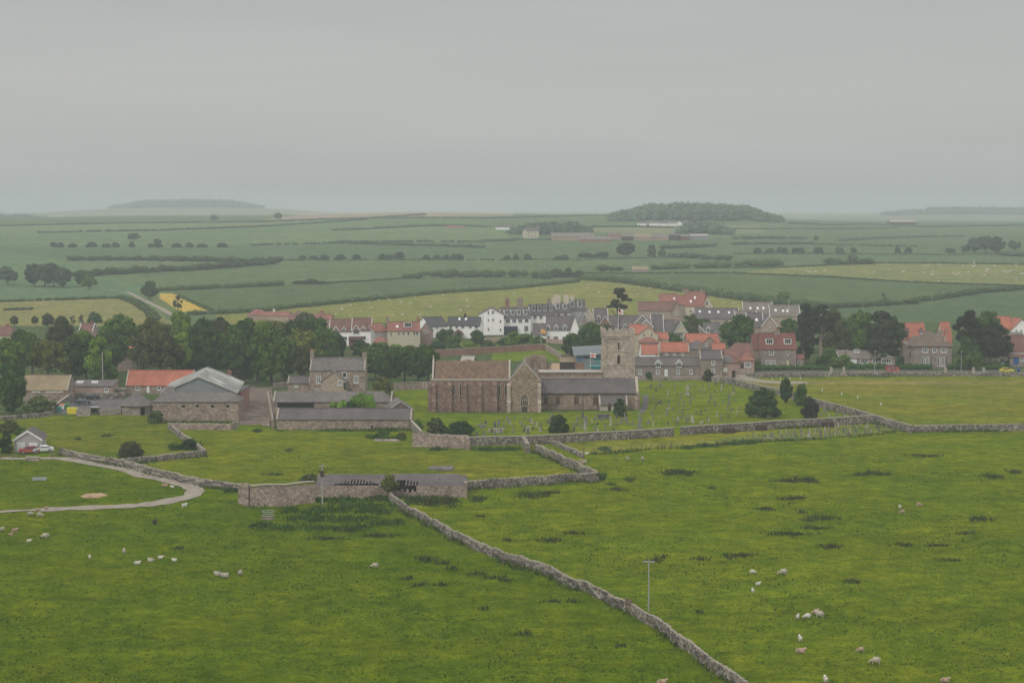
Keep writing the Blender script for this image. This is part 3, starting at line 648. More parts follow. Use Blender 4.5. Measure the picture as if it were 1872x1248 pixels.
row([553, 574, 593, 622, 652, 698, 712, 779, 798, 816, 832, 840, 927, 943, 964, 1020, 1031], 475, 5.0, 8, 'round bush in the long row across the middle fields', 'bushes in the middle field row', 'blue')
row([1071, 1097, 1103], 470, 6.0, 13, 'large bush left of the big far tree', 'large bushes by the big far tree', 'blue')
row([1385, 1407, 1427, 1434, 1455, 1465, 1492, 1498, 1535, 1560, 1641, 1660, 1737], 462, 6.0, 9, 'dark bush in the row above the sheep field', 'bushes above the far sheep field', 'blue')
row([546, 560, 569, 588], 519, 3.4, 11, 'low bush on the field boundary left of the thick hedge', 'bushes on the field boundary', 'hedge')
row([1018, 1039, 1057], 507, 6.5, 11, 'round bush at the end of the thick middle hedge', 'bushes ending the thick hedge', 'hedge')
HG = [  # pixels, h, w, mat, gaps, label
 ([(-40, 415), (0, 414), (143, 410.5), (267, 408), (480, 406), (691, 399), (778, 393)], 2.2, 5, 'blue', .05, 'faint long hedge just below the left skyline'),
 ([(67, 426), (290, 422), (480, 414.5), (670, 402)], 2.0, 5, 'blue', .1, 'second faint hedge below the left skyline'),
 ([(606, 422), (816, 413), (896, 415.6)], 2.6, 6, 'blue', .05, 'hazy hedge curving towards the far pink-roofed barn'),
 ([(460, 449), (583, 446), (665, 443), (880, 442.5), (954, 438.5), (1120, 440)], 1.8, 5, 'blue', .2, 'thin hedge above the far grass bank'),
 ([(620, 444), (665, 446), (760, 449), (880, 453)], 2.6, 9, 'blue', 0, 'broad dark bank of growth in the middle fields'),
 ([(118, 477), (236, 476), (300, 477), (425, 479), (440, 480), (515, 477)], 4.0, 7, 'hedge', .04, 'upper of two long bushy hedges in the left middle fields'),
 ([(131, 508), (179, 504), (269, 498), (369, 493.5), (430, 489), (508, 482)], 5.0, 8, 'hedge', .02, 'lower of two long bushy hedges in the left middle fields'),
 ([(292, 532), (384, 528), (470, 524), (514, 521)], 3.0, 6, 'hedge', .12, 'bushy hedge running right from the dark rounded tree'),
 ([(588, 518), (680, 513), (740, 509)], 1.0, 4, 'hedge', .1, 'thin grassy boundary left of the thick hedge'),
 ([(741, 509), (771, 509)], 5.0, 9, 'hedge', 0, 'short thick hedge block before the gap'),
 ([(776, 508), (880, 506), (935, 507), (1002, 509)], 5.5, 10, 'hedge', .02, 'long thick dark hedge across the middle fields'),
 ([(-20, 553), (0, 552), (221, 545)], 1.5, 4, 'hedge', .1, 'thin hedge along the top of the yellow-green pasture'),
 ([(221, 545), (250, 556), (268, 568), (285, 585)], 2.0, 5, 'hedge', .05, 'hedge on the left of the far track'),
 ([(332, 543), (360, 556), (386, 568)], 1.0, 3, 'hedge', .05, 'narrow green strip beside the yellow field'),
 ([(346, 576), (420, 573), (480, 569), (640, 552.5), (793, 537), (940, 528), (1059, 515)], 2.4, 4.5, 'hedge', .02, 'long low hedge between crop and sheep pasture'),
 ([(1064, 511), (1120, 515), (1187, 524), (1240, 532), (1300, 540), (1360, 549), (1420, 557), (1500, 566)], 4.4, 7, 'hedge', .01, 'tall dark hedge descending to the grey-roofed houses'),
 ([(1510, 564), (1541, 562.5), (1672, 555)], 3.2, 6, 'hedge', .06, 'field hedge left of the gateway beyond the pines'),
 ([(1680, 552), (1750, 542), (1800, 535), (1872, 529), (1960, 522)], 3.2, 5, 'hedge', .03, 'field hedge right of the gateway beyond the pines'),
 ([(1224, 470), (1300, 474), (1336, 477)], 4.6, 9, 'blue', .02, 'thick far hedge right of the big tree'),
 ([(1208, 455), (1260, 453), (1306, 451)], 3.5, 6, 'blue', .05, 'far hedge below the farm sheds'),
 ([(1093, 495), (1141, 495)], 4.0, 9, 'hedge', .05, 'dark hedge left of the lone tan barn'),
 ([(1188, 493), (1260, 491), (1336, 489)], 4.4, 9, 'hedge', .04, 'dark hedge right of the lone tan barn'),
 ([(1003, 499.5), (1100, 500), (1340, 499.5), (1510, 506.5), (1669, 516.5), (1872, 523), (2000, 526)], 1.0, 3.5, 'hedge', .05, 'thin boundary below the far sheep field'),
 ([(1340, 490), (1434, 489), (1510, 485.5), (1604, 481.5), (1740, 482), (1872, 484), (2000, 484)], 1.2, 4, 'hedge', .08, 'thin boundary above the far sheep field'),
 ([(1349, 487), (1380, 486), (1434, 487)], 6.0, 14, 'hedge', 0, 'thick clump of scrub left of the far sheep field'),
 ([(1508, 483), (1540, 484), (1591, 483)], 5.0, 9, 'hedge', .08, 'thick clump of scrub above the far sheep field'),
 ([(1829, 467), (1872, 469), (1950, 470)], 4.0, 10, 'blue', 0, 'dark hedge below the far right-hand grove'),
 ([(1340, 447), (1485, 446)], 2.2, 5, 'blue', .05, 'hazy hedge above the row of dark bushes'),
 ([(1485, 447), (1675, 451)], 1.5, 5, 'blue', .2, 'faint field line continuing the hazy hedge'),
 ([(1340, 437), (1370, 437), (1400, 436.5), (1476, 437.5)], 3.2, 5, 'blue', .1, 'short hazy hedge below the right wood'),
 ([(1536, 440.5), (1600, 437), (1680, 434), (1758, 433)], 2.2, 5, 'blue', .05, 'hazy hedge rising towards the right-hand grove'),
 ([(1442, 409), (1573, 410), (1692, 415.5), (1872, 413), (1980, 412)], 2.0, 5, 'blue', .02, 'hazy hedge in front of the far long shed'),
 ([(1340, 419), (1522, 419.5), (1640, 417)], 1.8, 5, 'blue', .05, 'faint hedge second below the right skyline'),
 ([(880, 441), (940, 440.5)], 2, 5, 'blue', 0, 'hazy hedge left of the tall pale farmhouse'),
 ([(1080, 416), (1170, 415.5), (1230, 417)], 2.2, 5, 'blue', .05, 'hazy hedge leading to the white cottages'),
 ([(701, 399.5), (880, 400), (1036, 396), (1116, 394.5)], 2.2, 6, 'blue', .02, 'faint hedge along the middle skyline'),
 ([(0, 568), (51, 566)], 1.5, 5, 'hedge', .1, 'low scrubby line in the yellow-green pasture'),
 ([(928, 475), (1060, 475), (1223, 471)], .9, 3, 'blue', .3, 'faint grassy line under the middle bushes'),
 ([(440, 475.5), (550, 476), (700, 475.5), (928, 475.5)], .9, 3, 'blue', .3, 'faint field line carrying the middle bushes'),
 ([(1340, 464), (1480, 464), (1640, 465), (1760, 466)], .9, 4, 'blue', .2, 'faint field line carrying the right bushes'),
]
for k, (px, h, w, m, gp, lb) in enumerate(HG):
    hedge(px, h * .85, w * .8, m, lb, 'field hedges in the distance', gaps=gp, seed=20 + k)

# ---- trees of the village and the farm
WL = 'broadleaf trees of the wood behind the farm'
VT = [ # u, D, vtop, width, kind, mat, label
 (-25, 520, 606, 70, 'round', 'dark', 'dark tree cut by the left edge of the wood'), (16, 518, 613, 74, 'round', 'bright', 'bright green tree in front at the left end of the wood'),
 (58, 540, 606, 60, 'round', 'mid', 'rounded tree behind the tan-roofed barn'), (88, 512, 612, 74, 'wide', 'olive', 'broad olive-tinted tree above the tan-roofed barn'),
 (40, 590, 600, 50, 'round', 'dark', 'dark tree behind the bright one at the left end'), (112, 585, 578, 56, 'round', 'brown', 'dark brownish tree rising above the left of the wood'),
 (130, 530, 612, 58, 'tall', 'mid', 'upright green tree left of the pale yard pole'), (158, 515, 620, 62, 'round', 'dark', 'dark tree behind the low flat-roofed building'),
 (152, 575, 600, 50, 'round', 'bright', 'light green crown peeping over the middle of the left wood'), (180, 511, 616, 62, 'tall', 'bright', 'bright upright tree just behind the pale yard pole'),
 (190, 500, 648, 46, 'bush', 'mid', 'low leafy tree at the foot of the yard pole'), (218, 570, 567, 80, 'wide', 'mid', 'tallest pale-green tree of the left wood'),
 (205, 545, 600, 60, 'round', 'dark', 'shaded tree in front of the tallest pale-green one'), (262, 530, 598, 66, 'wide', 'brown', 'russet-tinted tree behind the orange-roofed building'),
 (292, 522, 594, 84, 'wide', 'brown', 'broad bronze-leaved tree above the orange roof'), (280, 575, 575, 60, 'round', 'olive', 'olive tree behind the bronze-leaved one'),
 (328, 590, 565, 50, 'round', 'bright', 'vivid green tree at the top centre of the left wood'), (330, 528, 606, 50, 'tall', 'bright', 'bright narrow tree at the right end of the orange roof'),
 (368, 560, 576, 60, 'round', 'dark', 'dark tree behind the big corrugated shed'), (398, 575, 573, 66, 'wide', 'brown', 'brownish spreading tree behind the shed roof'),
 (360, 530, 610, 50, 'tall', 'dark', 'very dark tree beside the parked cars behind the shed'), (395, 525, 606, 56, 'round', 'dark', 'deep green tree right above the shed ridge'),
 (425, 545, 592, 60, 'round', 'mid', 'mid-green tree between shed and farmhouse'), (432, 518, 622, 54, 'tall', 'dark', 'tall shadowed tree right of the shed chimney'),
 (450, 565, 574, 70, 'wide', 'dark', 'dark spreading tree at the back of the wood'), (470, 520, 604, 58, 'tall', 'mid', 'upright tree over the grassy gap'),
 (496, 515, 600, 64, 'tall', 'mid', 'tall slim tree over the farm lane'), (488, 560, 580, 60, 'round', 'bright', 'bright crown in the middle of the wood'),
 (520, 512, 616, 56, 'round', 'mid', 'leafy tree left of the farmhouse wing'), (545, 575, 578, 80, 'wide', 'dark', 'dark flat-topped tree behind the farmhouse'),
 (550, 532, 594, 84, 'wide', 'olive', 'large yellow-olive tree just left of the farmhouse chimney'), (556, 510, 626, 56, 'wide', 'brown', 'bronze pine-like tree against the farmhouse gable'),
 (590, 550, 590, 60, 'round', 'mid', 'green tree behind the farmhouse ridge'), (602, 535, 612, 50, 'round', 'mid', 'rounded tree above the middle of the farmhouse roof'),
 (576, 590, 572, 70, 'round', 'dark', 'dark tree in front of the red roofs above the wood'),
 (505, 600, 580, 60, 'wide', 'olive', 'olive tree below the distant red roofs'), (615, 575, 605, 36, 'round', 'dark', 'small dark tree beside the white and brown house'),
 (686, 530, 640, 60, 'round', 'mid', 'green tree right of the farmhouse'), (710, 512, 634, 62, 'round', 'dark', 'dark tree in the clump behind the church, left end'),
 (740, 520, 628, 60, 'wide', 'mid', 'broad tree in the clump behind the church, second from the left'), (765, 512, 636, 56, 'round', 'dark', 'very dark tree beside the east gable of the church'),
 (782, 525, 632, 50, 'round', 'mid', 'tree touching the church gable end'), (690, 560, 622, 60, 'wide', 'mid', 'tree below the small orange hipped roof'), (660, 590, 620, 40, 'round', 'dark', 'dark shrub tree below the white balconied house'),
]
for a in VT: tree(*a[:6], a[6], WL, base=.1)
VP = [
 (1132, 690, 523, 50, 'layer', 'pine', 'lone tall pine with flat layered crown above the church tower', .50),
 (1082, 610, 586, 54, 'round', 'mid', 'bright round tree left of the church tower', .05), (1048, 595, 606, 46, 'round', 'dark', 'dark low tree left of the bright round one by the tower', .05),
 (1108, 620, 588, 44, 'wide', 'dark', 'dark tree directly behind the tower battlements', .1), (1092, 575, 622, 44, 'round', 'dark', 'dark bushy tree above the curved grey roof', .05),
 (1350, 610, 572, 74, 'round', 'dark', 'big dark round tree in the middle of the village', .04),
 (1440, 640, 579, 44, 'round', 'mid', 'round green tree above the red-roofed semi-detached house', .05),
 (1478, 625, 553, 56, 'pine', 'pine', 'dark pine at the left end of the roadside pines', .1), (1502, 583, 556, 52, 'pine', 'pine', 'dark pine with pale forked trunk', .52),
 (1520, 615, 562, 50, 'pine', 'brown', 'brownish pine right of the forked one', .12), (1470, 585, 598, 34, 'pine', 'pine', 'low dark pine in front of the forked trunk', .1),
 (1545, 640, 576, 60, 'wide', 'mid', 'green tree between the two pine groups', .05), (1575, 625, 566, 60, 'round', 'mid', 'leafy green tree left of the great dark pine', .05),
 (1612, 590, 567, 80, 'pine', 'pine', 'great dark pine over the low bungalow', .1), (1632, 610, 574, 50, 'round', 'dark', 'green-topped tree at the right of the great pine', .05),
 (1540, 585, 602, 44, 'round', 'brown', 'olive-brown tree over the bungalow gable', .1), (1574, 585, 612, 40, 'round', 'mid', 'small green tree over the bungalow roof', .1),
 (1600, 575, 618, 56, 'pine', 'pine', 'lower dark pine hiding the bungalow roof', .2),
 (1768, 590, 566, 64, 'pine', 'pine', 'spiky-topped dark pine right of the hipped house', .1), (1800, 600, 568, 76, 'pine', 'dark', 'broad domed dark pine by the white house', .1),
 (1815, 575, 590, 70, 'pine', 'pine', 'spreading lower pine beside the blue door house', .18), (1772, 575, 610, 44, 'round', 'dark', 'dark tree behind the second lamp post', .1),
 (1780, 560, 640, 40, 'round', 'mid', 'garden tree in front of the pines', .05), (1518, 575, 632, 34, 'round', 'mid', 'small garden tree left of the bungalow', .03),
 (1225, 630, 606, 50, 'bush', 'mid', 'long low leafy tree between the orange roofs', .02), (1270, 690, 583, 30, 'round', 'mid', 'small tree beside the cream gabled house', .03),
 (1266, 650, 570, 26, 'round', 'brown', 'thin ornamental tree before the red-roofed villa', .03),
 (1262, 700, 572, 40, 'bush', 'mid', 'shrubby tree left of the long grey roof', .03), (1285, 705, 580, 30, 'round', 'dark', 'dark shrub under the long grey roof', .03),
 (810, 660, 600, 30, 'round', 'mid', 'small garden tree left of the white house porch', .02), (828, 640, 598, 32, 'round', 'mid', 'garden tree in front of the white house', .02),
 (872, 650, 601, 28, 'round', 'dark', 'dark bush tree between the white house and the hotel', .02),
 (960, 640, 606, 44, 'bush', 'mid', 'spreading garden tree below the hotel front', .02), (940, 640, 604, 34, 'bush', 'bright', 'pale garden shrub below the dark shop front', .02),
 (560, 690, 566, 46, 'wide', 'brown', 'bare-branched tree by the far red chimneys', .1),
 (1183, 700, 585, 30, 'bush', 'mid', 'shrub behind the tower beside the grey gables', .02), (1176, 720, 578, 26, 'bush', 'dark', 'dark shrub under the long brown roof', .02),
]
for u, D, vt, w, k, m, lb, b in VP:
    tree(u, D, vt, w, k, m, lb, 'village trees', name='pine_tree' if k in ('pine', 'layer') else 'tree', base=b, pale='forked' in lb)
# near bushes, standing where their feet are seen
NB = [
 (1396, 765, 709, 66, 'dark', 'big rounded dark shrub at the right of the churchyard', 'bush'), (1438, 738, 692, 27, 'dark', 'small tree with short bare stem at the churchyard wall', 'round'),
 (1466, 742, 700, 29, 'mid', 'shrub right of the short-stemmed churchyard tree', 'bush'), (1482, 765, 722, 34, 'pine', 'dense dark upright shrub near the churchyard corner', 'bush'),
 (1134, 762, 728, 28, 'dark', 'dark conical shrub beside the church porch', 'bush'), (1021, 792, 757, 40, 'dark', 'rounded shrub against the churchyard wall', 'bush'),
 (838, 798, 768, 56, 'clip', 'long dark bush in the left churchyard corner', 'bush'), (797, 797, 764, 44, 'elder', 'light flowering bush left of the dark one', 'bush'), (764, 784, 766, 20, 'ivy', 'small bright bush by the sloping wall', 'bush'),
 (699, 727, 690, 46, 'olive', 'yellow-olive bush beside the farmhouse', 'bush'), (236, 838, 808, 50, 'brown', 'dark domed bush in the crook of the zigzag wall', 'bush'),
 (284, 774, 750, 34, 'elder', 'cream-flowered elder at the barn corner', 'bush'), (18, 760, 662, 74, 'dark', 'large dark tree at the left edge beside the tan roof', 'round'),
 (72, 758, 722, 72, 'elder', 'spreading flowering bush below the tan roof', 'bush'), (8, 830, 790, 30, 'dark', 'dark conical bush beside the double garage', 'tall'), (14, 792, 768, 44, 'olive', 'rough shrub behind the garage', 'bush'), (36, 795, 780, 30, 'mid', 'low shrub behind the garage roof', 'bush'),
 (562, 882, 866, 38, 'elder', 'low flowering scrub behind the tall ruined wall', 'bush'),
 
 (594, 748, 736, 12, 'brown', 'small dead-looking shrub by the court arch', 'bush'),
 (1186, 695, 678, 16, 'clip', 'small dark shrub at the left end of the long cottage', 'bush'), (1295, 697, 673, 24, 'brown', 'brownish shrub in front of the right cottage', 'bush'),
 (318, 822, 810, 30, 'nettle', 'left part of the nettle growth inside the zigzag wall', 'bush'), (345, 822, 802, 34, 'nettle', 'right part of the nettle growth inside the zigzag wall', 'bush'),
 (690, 802, 793, 26, 'nettle', 'low dark weeds by the fallen stones', 'bush'), (733, 800, 790, 20, 'brown', 'scrub against the short ruined wall', 'bush'),
 (784, 708, 698, 14, 'brown', 'small russet shrub at the wall behind the church', 'bush'), (1520, 668, 652, 26, 'elder', 'pale shrub right of the lean-to porch', 'bush'),
]
tree_at(WX(711, 314.5), 314.5, 4.9, 3.4, 'round', 'olive', 'round-headed bush growing against the ruined barn', None, 'tree', base=.22)
for u, D, vt, wp, m, lb in ((657, 424.5, 711, 62, 'ivy', 'tall bright ivy mass growing over the back range roof'), (620, 422, 729, 56, 'ivy', 'lower darker ivy hump left of the tall ivy mass'), (640, 421, 727, 50, 'clip', 'dark green bush in front of the ivy in the farm court'), (672, 423, 716, 40, 'ivy', 'ivy-covered hump at the right of the farm court')):
    bush_at(WX(u, D), D, WZ(vt, D), wp / F * D, m, lb, None, 'ivy', 'ivy')
for u, vb, vt, w, m, lb, k in NB: bush(u, vb, vt, w, m, lb, None, 'shrub' if k == 'bush' else 'tree', 'shrub' if k == 'bush' else 'tree', k)
GB = [(1528, 671, 650, 30), (1545, 671, 646, 34), (1535, 672, 658, 40), (1500, 670, 652, 26), (1650, 668, 652, 24), (1758, 668, 655, 22), (1768, 670, 660, 30), (1820, 674, 660, 40), (1845, 670, 658, 20), (1790, 668, 657, 34),
      (700, 640, 625, 30), (725, 642, 628, 30), (750, 642, 630, 28), (775, 640, 628, 30), (800, 638, 622, 36), (830, 640, 625, 34), (860, 640, 624, 34), (890, 636, 622, 34), (925, 632, 616, 36), (955, 628, 612, 34), (985, 628, 614, 26),
      (1065, 640, 620, 34), (1085, 652, 636, 30), (1052, 632, 618, 30), (1170, 660, 650, 14), (1182, 648, 638, 14), (1290, 690, 680, 14), (1385, 672, 655, 16), (1300, 640, 628, 20), (1230, 630, 618, 30)]
for i, (u, vb, vt, w) in enumerate(GB):
    lst = [q for q in GB if (q[0] > 1290) == (u > 1290) and q[0] < 1999]; o_ = ORD[min(17, sorted(q[0] for q in lst).index(u))]
    bush(u, vb, vt, w, ['mid', 'dark', 'bright', 'hedge', 'elder'][i * 7 % 5], o_ + ' shrub from the left ' + ('in the gardens facing the road' if u > 1290 else 'in the rough gardens below the village houses'), 'garden shrubs right' if u > 1290 else 'garden shrubs below the village', 'garden_shrub', 'shrub')
for px, h, w, lb in [([(1378, 677), (1519, 677)], 1.6, 1.6, 'clipped hedge before the red-roofed semi-detached house'), ([(1545, 674), (1618, 674)], 1.6, 1.6, 'clipped hedge before the bungalow'),
                     ([(1642, 676), (1704, 676)], 1.7, 1.6, 'clipped hedge left of the hipped house gate'), ([(1732, 676), (1779, 676)], 1.6, 1.6, 'clipped hedge right of the hipped house gate'), ([(1800, 676), (1836, 676)], 1.6, 1.6, 'clipped hedge left of the blue-doored house')]:
    hedge(px, h * 1.25, w, 'clip', lb, 'clipped roadside hedges', gaps=0, seed=int(w * 7 + px[0][0]), rough=.12)

# ---- uncountable ground cover
def blades(name, pos, hgt, wid, mat, label, seed, lean=.35):
    rng = np.random.default_rng(seed); n = len(pos); a = rng.uniform(0, pi, n); dx, dy = np.cos(a) * wid / 2, np.sin(a) * wid / 2
    lx, ly = rng.normal(size=n) * lean * hgt, rng.normal(size=n) * lean * hgt
    x, y = pos[:, 0], pos[:, 1]; z = G(x, y) - .03
    v = np.stack([np.stack([x - dx, y - dy, z], 1), np.stack([x + dx, y + dy, z], 1), np.stack([x + dx * .5 + lx, y + dy * .5 + ly, z + hgt], 1), np.stack([x - dx * .5 + lx, y - dy * .5 + ly, z + hgt * .9], 1)], 1).reshape(-1, 3)
    org = v[0].copy(); me = np_mesh(name, v - org, np.arange(4 * n).reshape(n, 4), mat)
    return tag(link(name, me, None, tuple(map(float, org))), label, 'grass' if 'grass' in name else 'weeds', kind='stuff')
def clump(u, v, w, h, rng, dens):
    """blade positions inside an ellipse seen at a pixel"""
    x, y, z = P(u, v); rx = w / 2 / F * y; ry = max(.8, h / 2 * y * y / (F * (HC - z))); n = int(pi * rx * ry * dens) + 6
    r = rng.uniform(0, 1.1, n) ** .8; a = rng.uniform(0, 2 * pi, n); k = 1 + .25 * np.sin(3 * a + u) + .15 * np.sin(5 * a + v)
    return np.stack([x + rx * r * k * np.cos(a), y + ry * r * k * np.sin(a)], 1)
rng = np.random.default_rng(4)
RP = [(1450, 880, 72, 8), (1480, 879, 30, 9), (1600, 866, 66, 6), (1570, 869, 40, 3), (1690, 834, 62, 4), (1815, 872, 44, 6), (1855, 864, 30, 7), (1240, 863, 50, 9), (1225, 866, 40, 5), (1258, 868, 24, 6), (1505, 948, 60, 7), (1478, 952, 40, 4), (1793, 949, 46, 7), (1765, 976, 36, 4),
      (1352, 1016, 70, 7), (1282, 1022, 42, 5), (1200, 1025, 28, 6), (1212, 1019, 24, 5), (1520, 1000, 44, 7), (1560, 1064, 40, 6), (1278, 1120, 14, 4), (1465, 936, 20, 4), (1440, 976, 90, 6), (1490, 966, 60, 5), (1450, 912, 50, 7), (1400, 931, 40, 6), (1650, 996, 40, 6), (1710, 998, 50, 3), (1740, 1025, 50, 4),
      (1300, 893, 14, 4), (1150, 877, 20, 5), (1128, 895, 40, 4), (1115, 886, 24, 3), (970, 906, 60, 8), (1000, 902, 40, 5), (873, 913, 36, 8), (790, 918, 100, 15), (760, 912, 50, 10), (820, 916, 40, 12), (1005, 989, 50, 7), (932, 989, 30, 4), (1050, 975, 50, 4), (880, 945, 30, 3),
      (780, 1023, 50, 8), (812, 1030, 40, 6), (826, 1040, 30, 5), (745, 1058, 24, 3), (768, 1070, 40, 5), (870, 1050, 40, 3), (810, 1070, 30, 3), (904, 1057, 40, 5), (925, 1062, 30, 4), (1010, 1100, 40, 4), (196, 797, 22, 4), (143, 803, 12, 3), (500, 868, 40, 3), (528, 824, 14, 4), (325, 1003, 26, 3), (1045, 1100, 24, 4), (885, 1113, 20, 4), (1140, 1182, 30, 3), (960, 1160, 30, 3), (690, 980, 80, 6), (640, 970, 60, 6), (600, 985, 70, 4)]
pos = np.concatenate([clump(u, v, w, h, rng, 15) for u, v, w, h in RP])
blades('rushes', pos, rng.uniform(.2, .62, len(pos)), .15, M['rush'], 'dark tufts of rushes and thistles dotted over the pastures', 5)
NP = [(600, 934, 110, 14), (660, 925, 90, 12), (560, 948, 100, 10), (640, 950, 120, 9), (700, 957, 80, 8), (520, 965, 70, 8), (585, 966, 100, 7), (480, 960, 50, 6), (650, 965, 80, 8), (730, 957, 24, 8), (530, 935, 34, 8), (690, 935, 50, 10), (640, 915, 100, 6), (700, 912, 40, 6), (430, 898, 40, 5), (740, 924, 14, 8),
      (590, 916, 60, 4), (470, 789, 20, 3), (350, 818, 40, 9), (320, 819, 20, 8), (690, 800, 40, 6), (720, 803, 40, 4), (800, 822, 30, 4), (1100, 872, 16, 10), (700, 793, 20, 5), (890, 822, 50, 5), (930, 822, 40, 4), (610, 788, 120, 2), (710, 786, 60, 5), (400, 775, 80, 3), (1290, 816, 44, 4), (1340, 812, 60, 4), (1105, 822, 24, 4), (1370, 808, 60, 3), (1255, 820, 20, 3)]
pos = np.concatenate([clump(u, v, w, h, rng, 7 if w > 60 else 14) for u, v, w, h in NP])
blades('nettles', pos, rng.uniform(.25, .85, len(pos)), .24, M['nettle'], 'dark green nettle beds below the ruined barn and along the walls', 6)
WF = [[(714, 912), (728, 926), (783, 960), (844, 992), (919, 1025), (1033, 1067), (1087, 1088), (1148, 1118), (1194, 1143), (1274, 1200), (1320, 1232), (1400, 1290)], [(979, 828), (1020, 844), (1060, 862), (1092, 880)], [(1092, 881), (1000, 886), (940, 889), (856, 897)], [(440, 900), (369, 887), (294, 871), (236, 855), (156, 840), (111, 830)], [(214, 851), (280, 844), (375, 834)],
      [(856, 815), (955, 812), (1013, 809), (1100, 804), (1231, 796)], [(1245, 795), (1300, 791), (1400, 785), (1500, 780), (1602, 773)], [(1603, 774), (1667, 791), (1780, 789), (1900, 787)], [(1070, 830), (1227, 820), (1393, 808), (1552, 799), (1635, 790)], [(505, 788), (600, 788), (752, 787)], [(280, 772), (434, 773)], [(574, 914), (700, 911), (854, 903)], [(457, 928), (575, 915)], [(1369, 688), (1600, 686.5), (1900, 687)]]
pos = []
for ln in WF:
    pt = [np.array(P(*p)[:2]) for p in ln]
    for a, b in zip(pt[:-1], pt[1:]):
        L_ = np.linalg.norm(b - a); m = int(L_ * 22); s = rng.uniform(0, 1, m); q = a + (b - a) * s[:, None]; d = (b - a) / L_; nn = np.array([-d[1], d[0]])
        q = q + nn * (rng.normal(size=m) * .55)[:, None]; w = np.sin(q[:, 0] * .31) + np.sin(q[:, 1] * .47 + q[:, 0] * .11) + rng.normal(size=m) * .6; pos.append(q[w > -.2])
pos = np.concatenate(pos)
M['verge'] = foliage('verge_grass', (.030, .058, .008), (.085, .115, .02), .5)
blades('verge_grass', pos, rng.uniform(.2, .75, len(pos)), .26, M['verge'], 'long uncut grass and weeds along the feet of the stone walls', 9)
n = 230000; yy = rng.uniform(150, 395, n); tt = rng.uniform(-.31, .31, n); pos = np.stack([tt * yy, yy], 1)
f = np.sin(pos[:, 0] * .35 + np.sin(pos[:, 1] * .2) * 2) + np.sin(pos[:, 1] * .27 + pos[:, 0] * .13) + rng.normal(size=n)
pxs, pys = project(pos[:, 0], pos[:, 1], np.zeros(n)); road = np.array([(x, y) for x, y, z in (P(*q) for q in [(0, 936), (111, 930.5), (222, 925), (278, 921), (333, 911), (357, 899), (345, 889), (305, 876.5), (250, 864), (194, 851), (139, 841)])])
def seg_dist(p, line):
    d = np.full(len(p), 1e9)
    for a, b in zip(line[:-1], line[1:]):
        ab = b - a; t = np.clip(((p - a) @ ab) / (ab @ ab), 0, 1); d = np.minimum(d, np.linalg.norm(p - (a + t[:, None] * ab), axis=1))
    return d
k = (f > -.6 + 2.4 * smooth(290, 395, yy)) & (pos[:, 1] < np.where(pxs > 1095, 395, 356)) & (pys > 800) & (seg_dist(pos, road) > 3.2)
M['tuft'] = foliage('grass_tuft', (.086, .145, .008), (.150, .222, .014), .25, .05)
pos = pos[k]; blades('grass_tufts', pos, rng.uniform(.05, .17, len(pos)), .22, M['tuft'], 'uneven tufts of pasture grass in the near fields', 7, 1.3)

n = 60000; yy = rng.uniform(150, 372, n); tt = rng.uniform(-.31, .31, n); pos = np.stack([tt * yy, yy], 1)
f = np.sin(pos[:, 0] * .9 + 2 * np.sin(pos[:, 1] * .31)) * np.sin(pos[:, 1] * .8 + np.sin(pos[:, 0] * .23) * 2) + .7 * np.sin(pos[:, 0] * .11 + pos[:, 1] * .07) + rng.normal(size=n) * .45
pxs, pys = project(pos[:, 0], pos[:, 1], np.zeros(n)); pos = pos[(f > .95) & (pys > 790) & (seg_dist(pos, road) > 3.0)]
M['coarse'] = foliage('coarse_grass', (.050, .090, .007), (.105, .150, .016), .4)
blades('coarse_grass', pos, rng.uniform(.08, .28, len(pos)), .26, M['coarse'], 'darker coarse grass clumps scattered over the pastures', 12, .6)

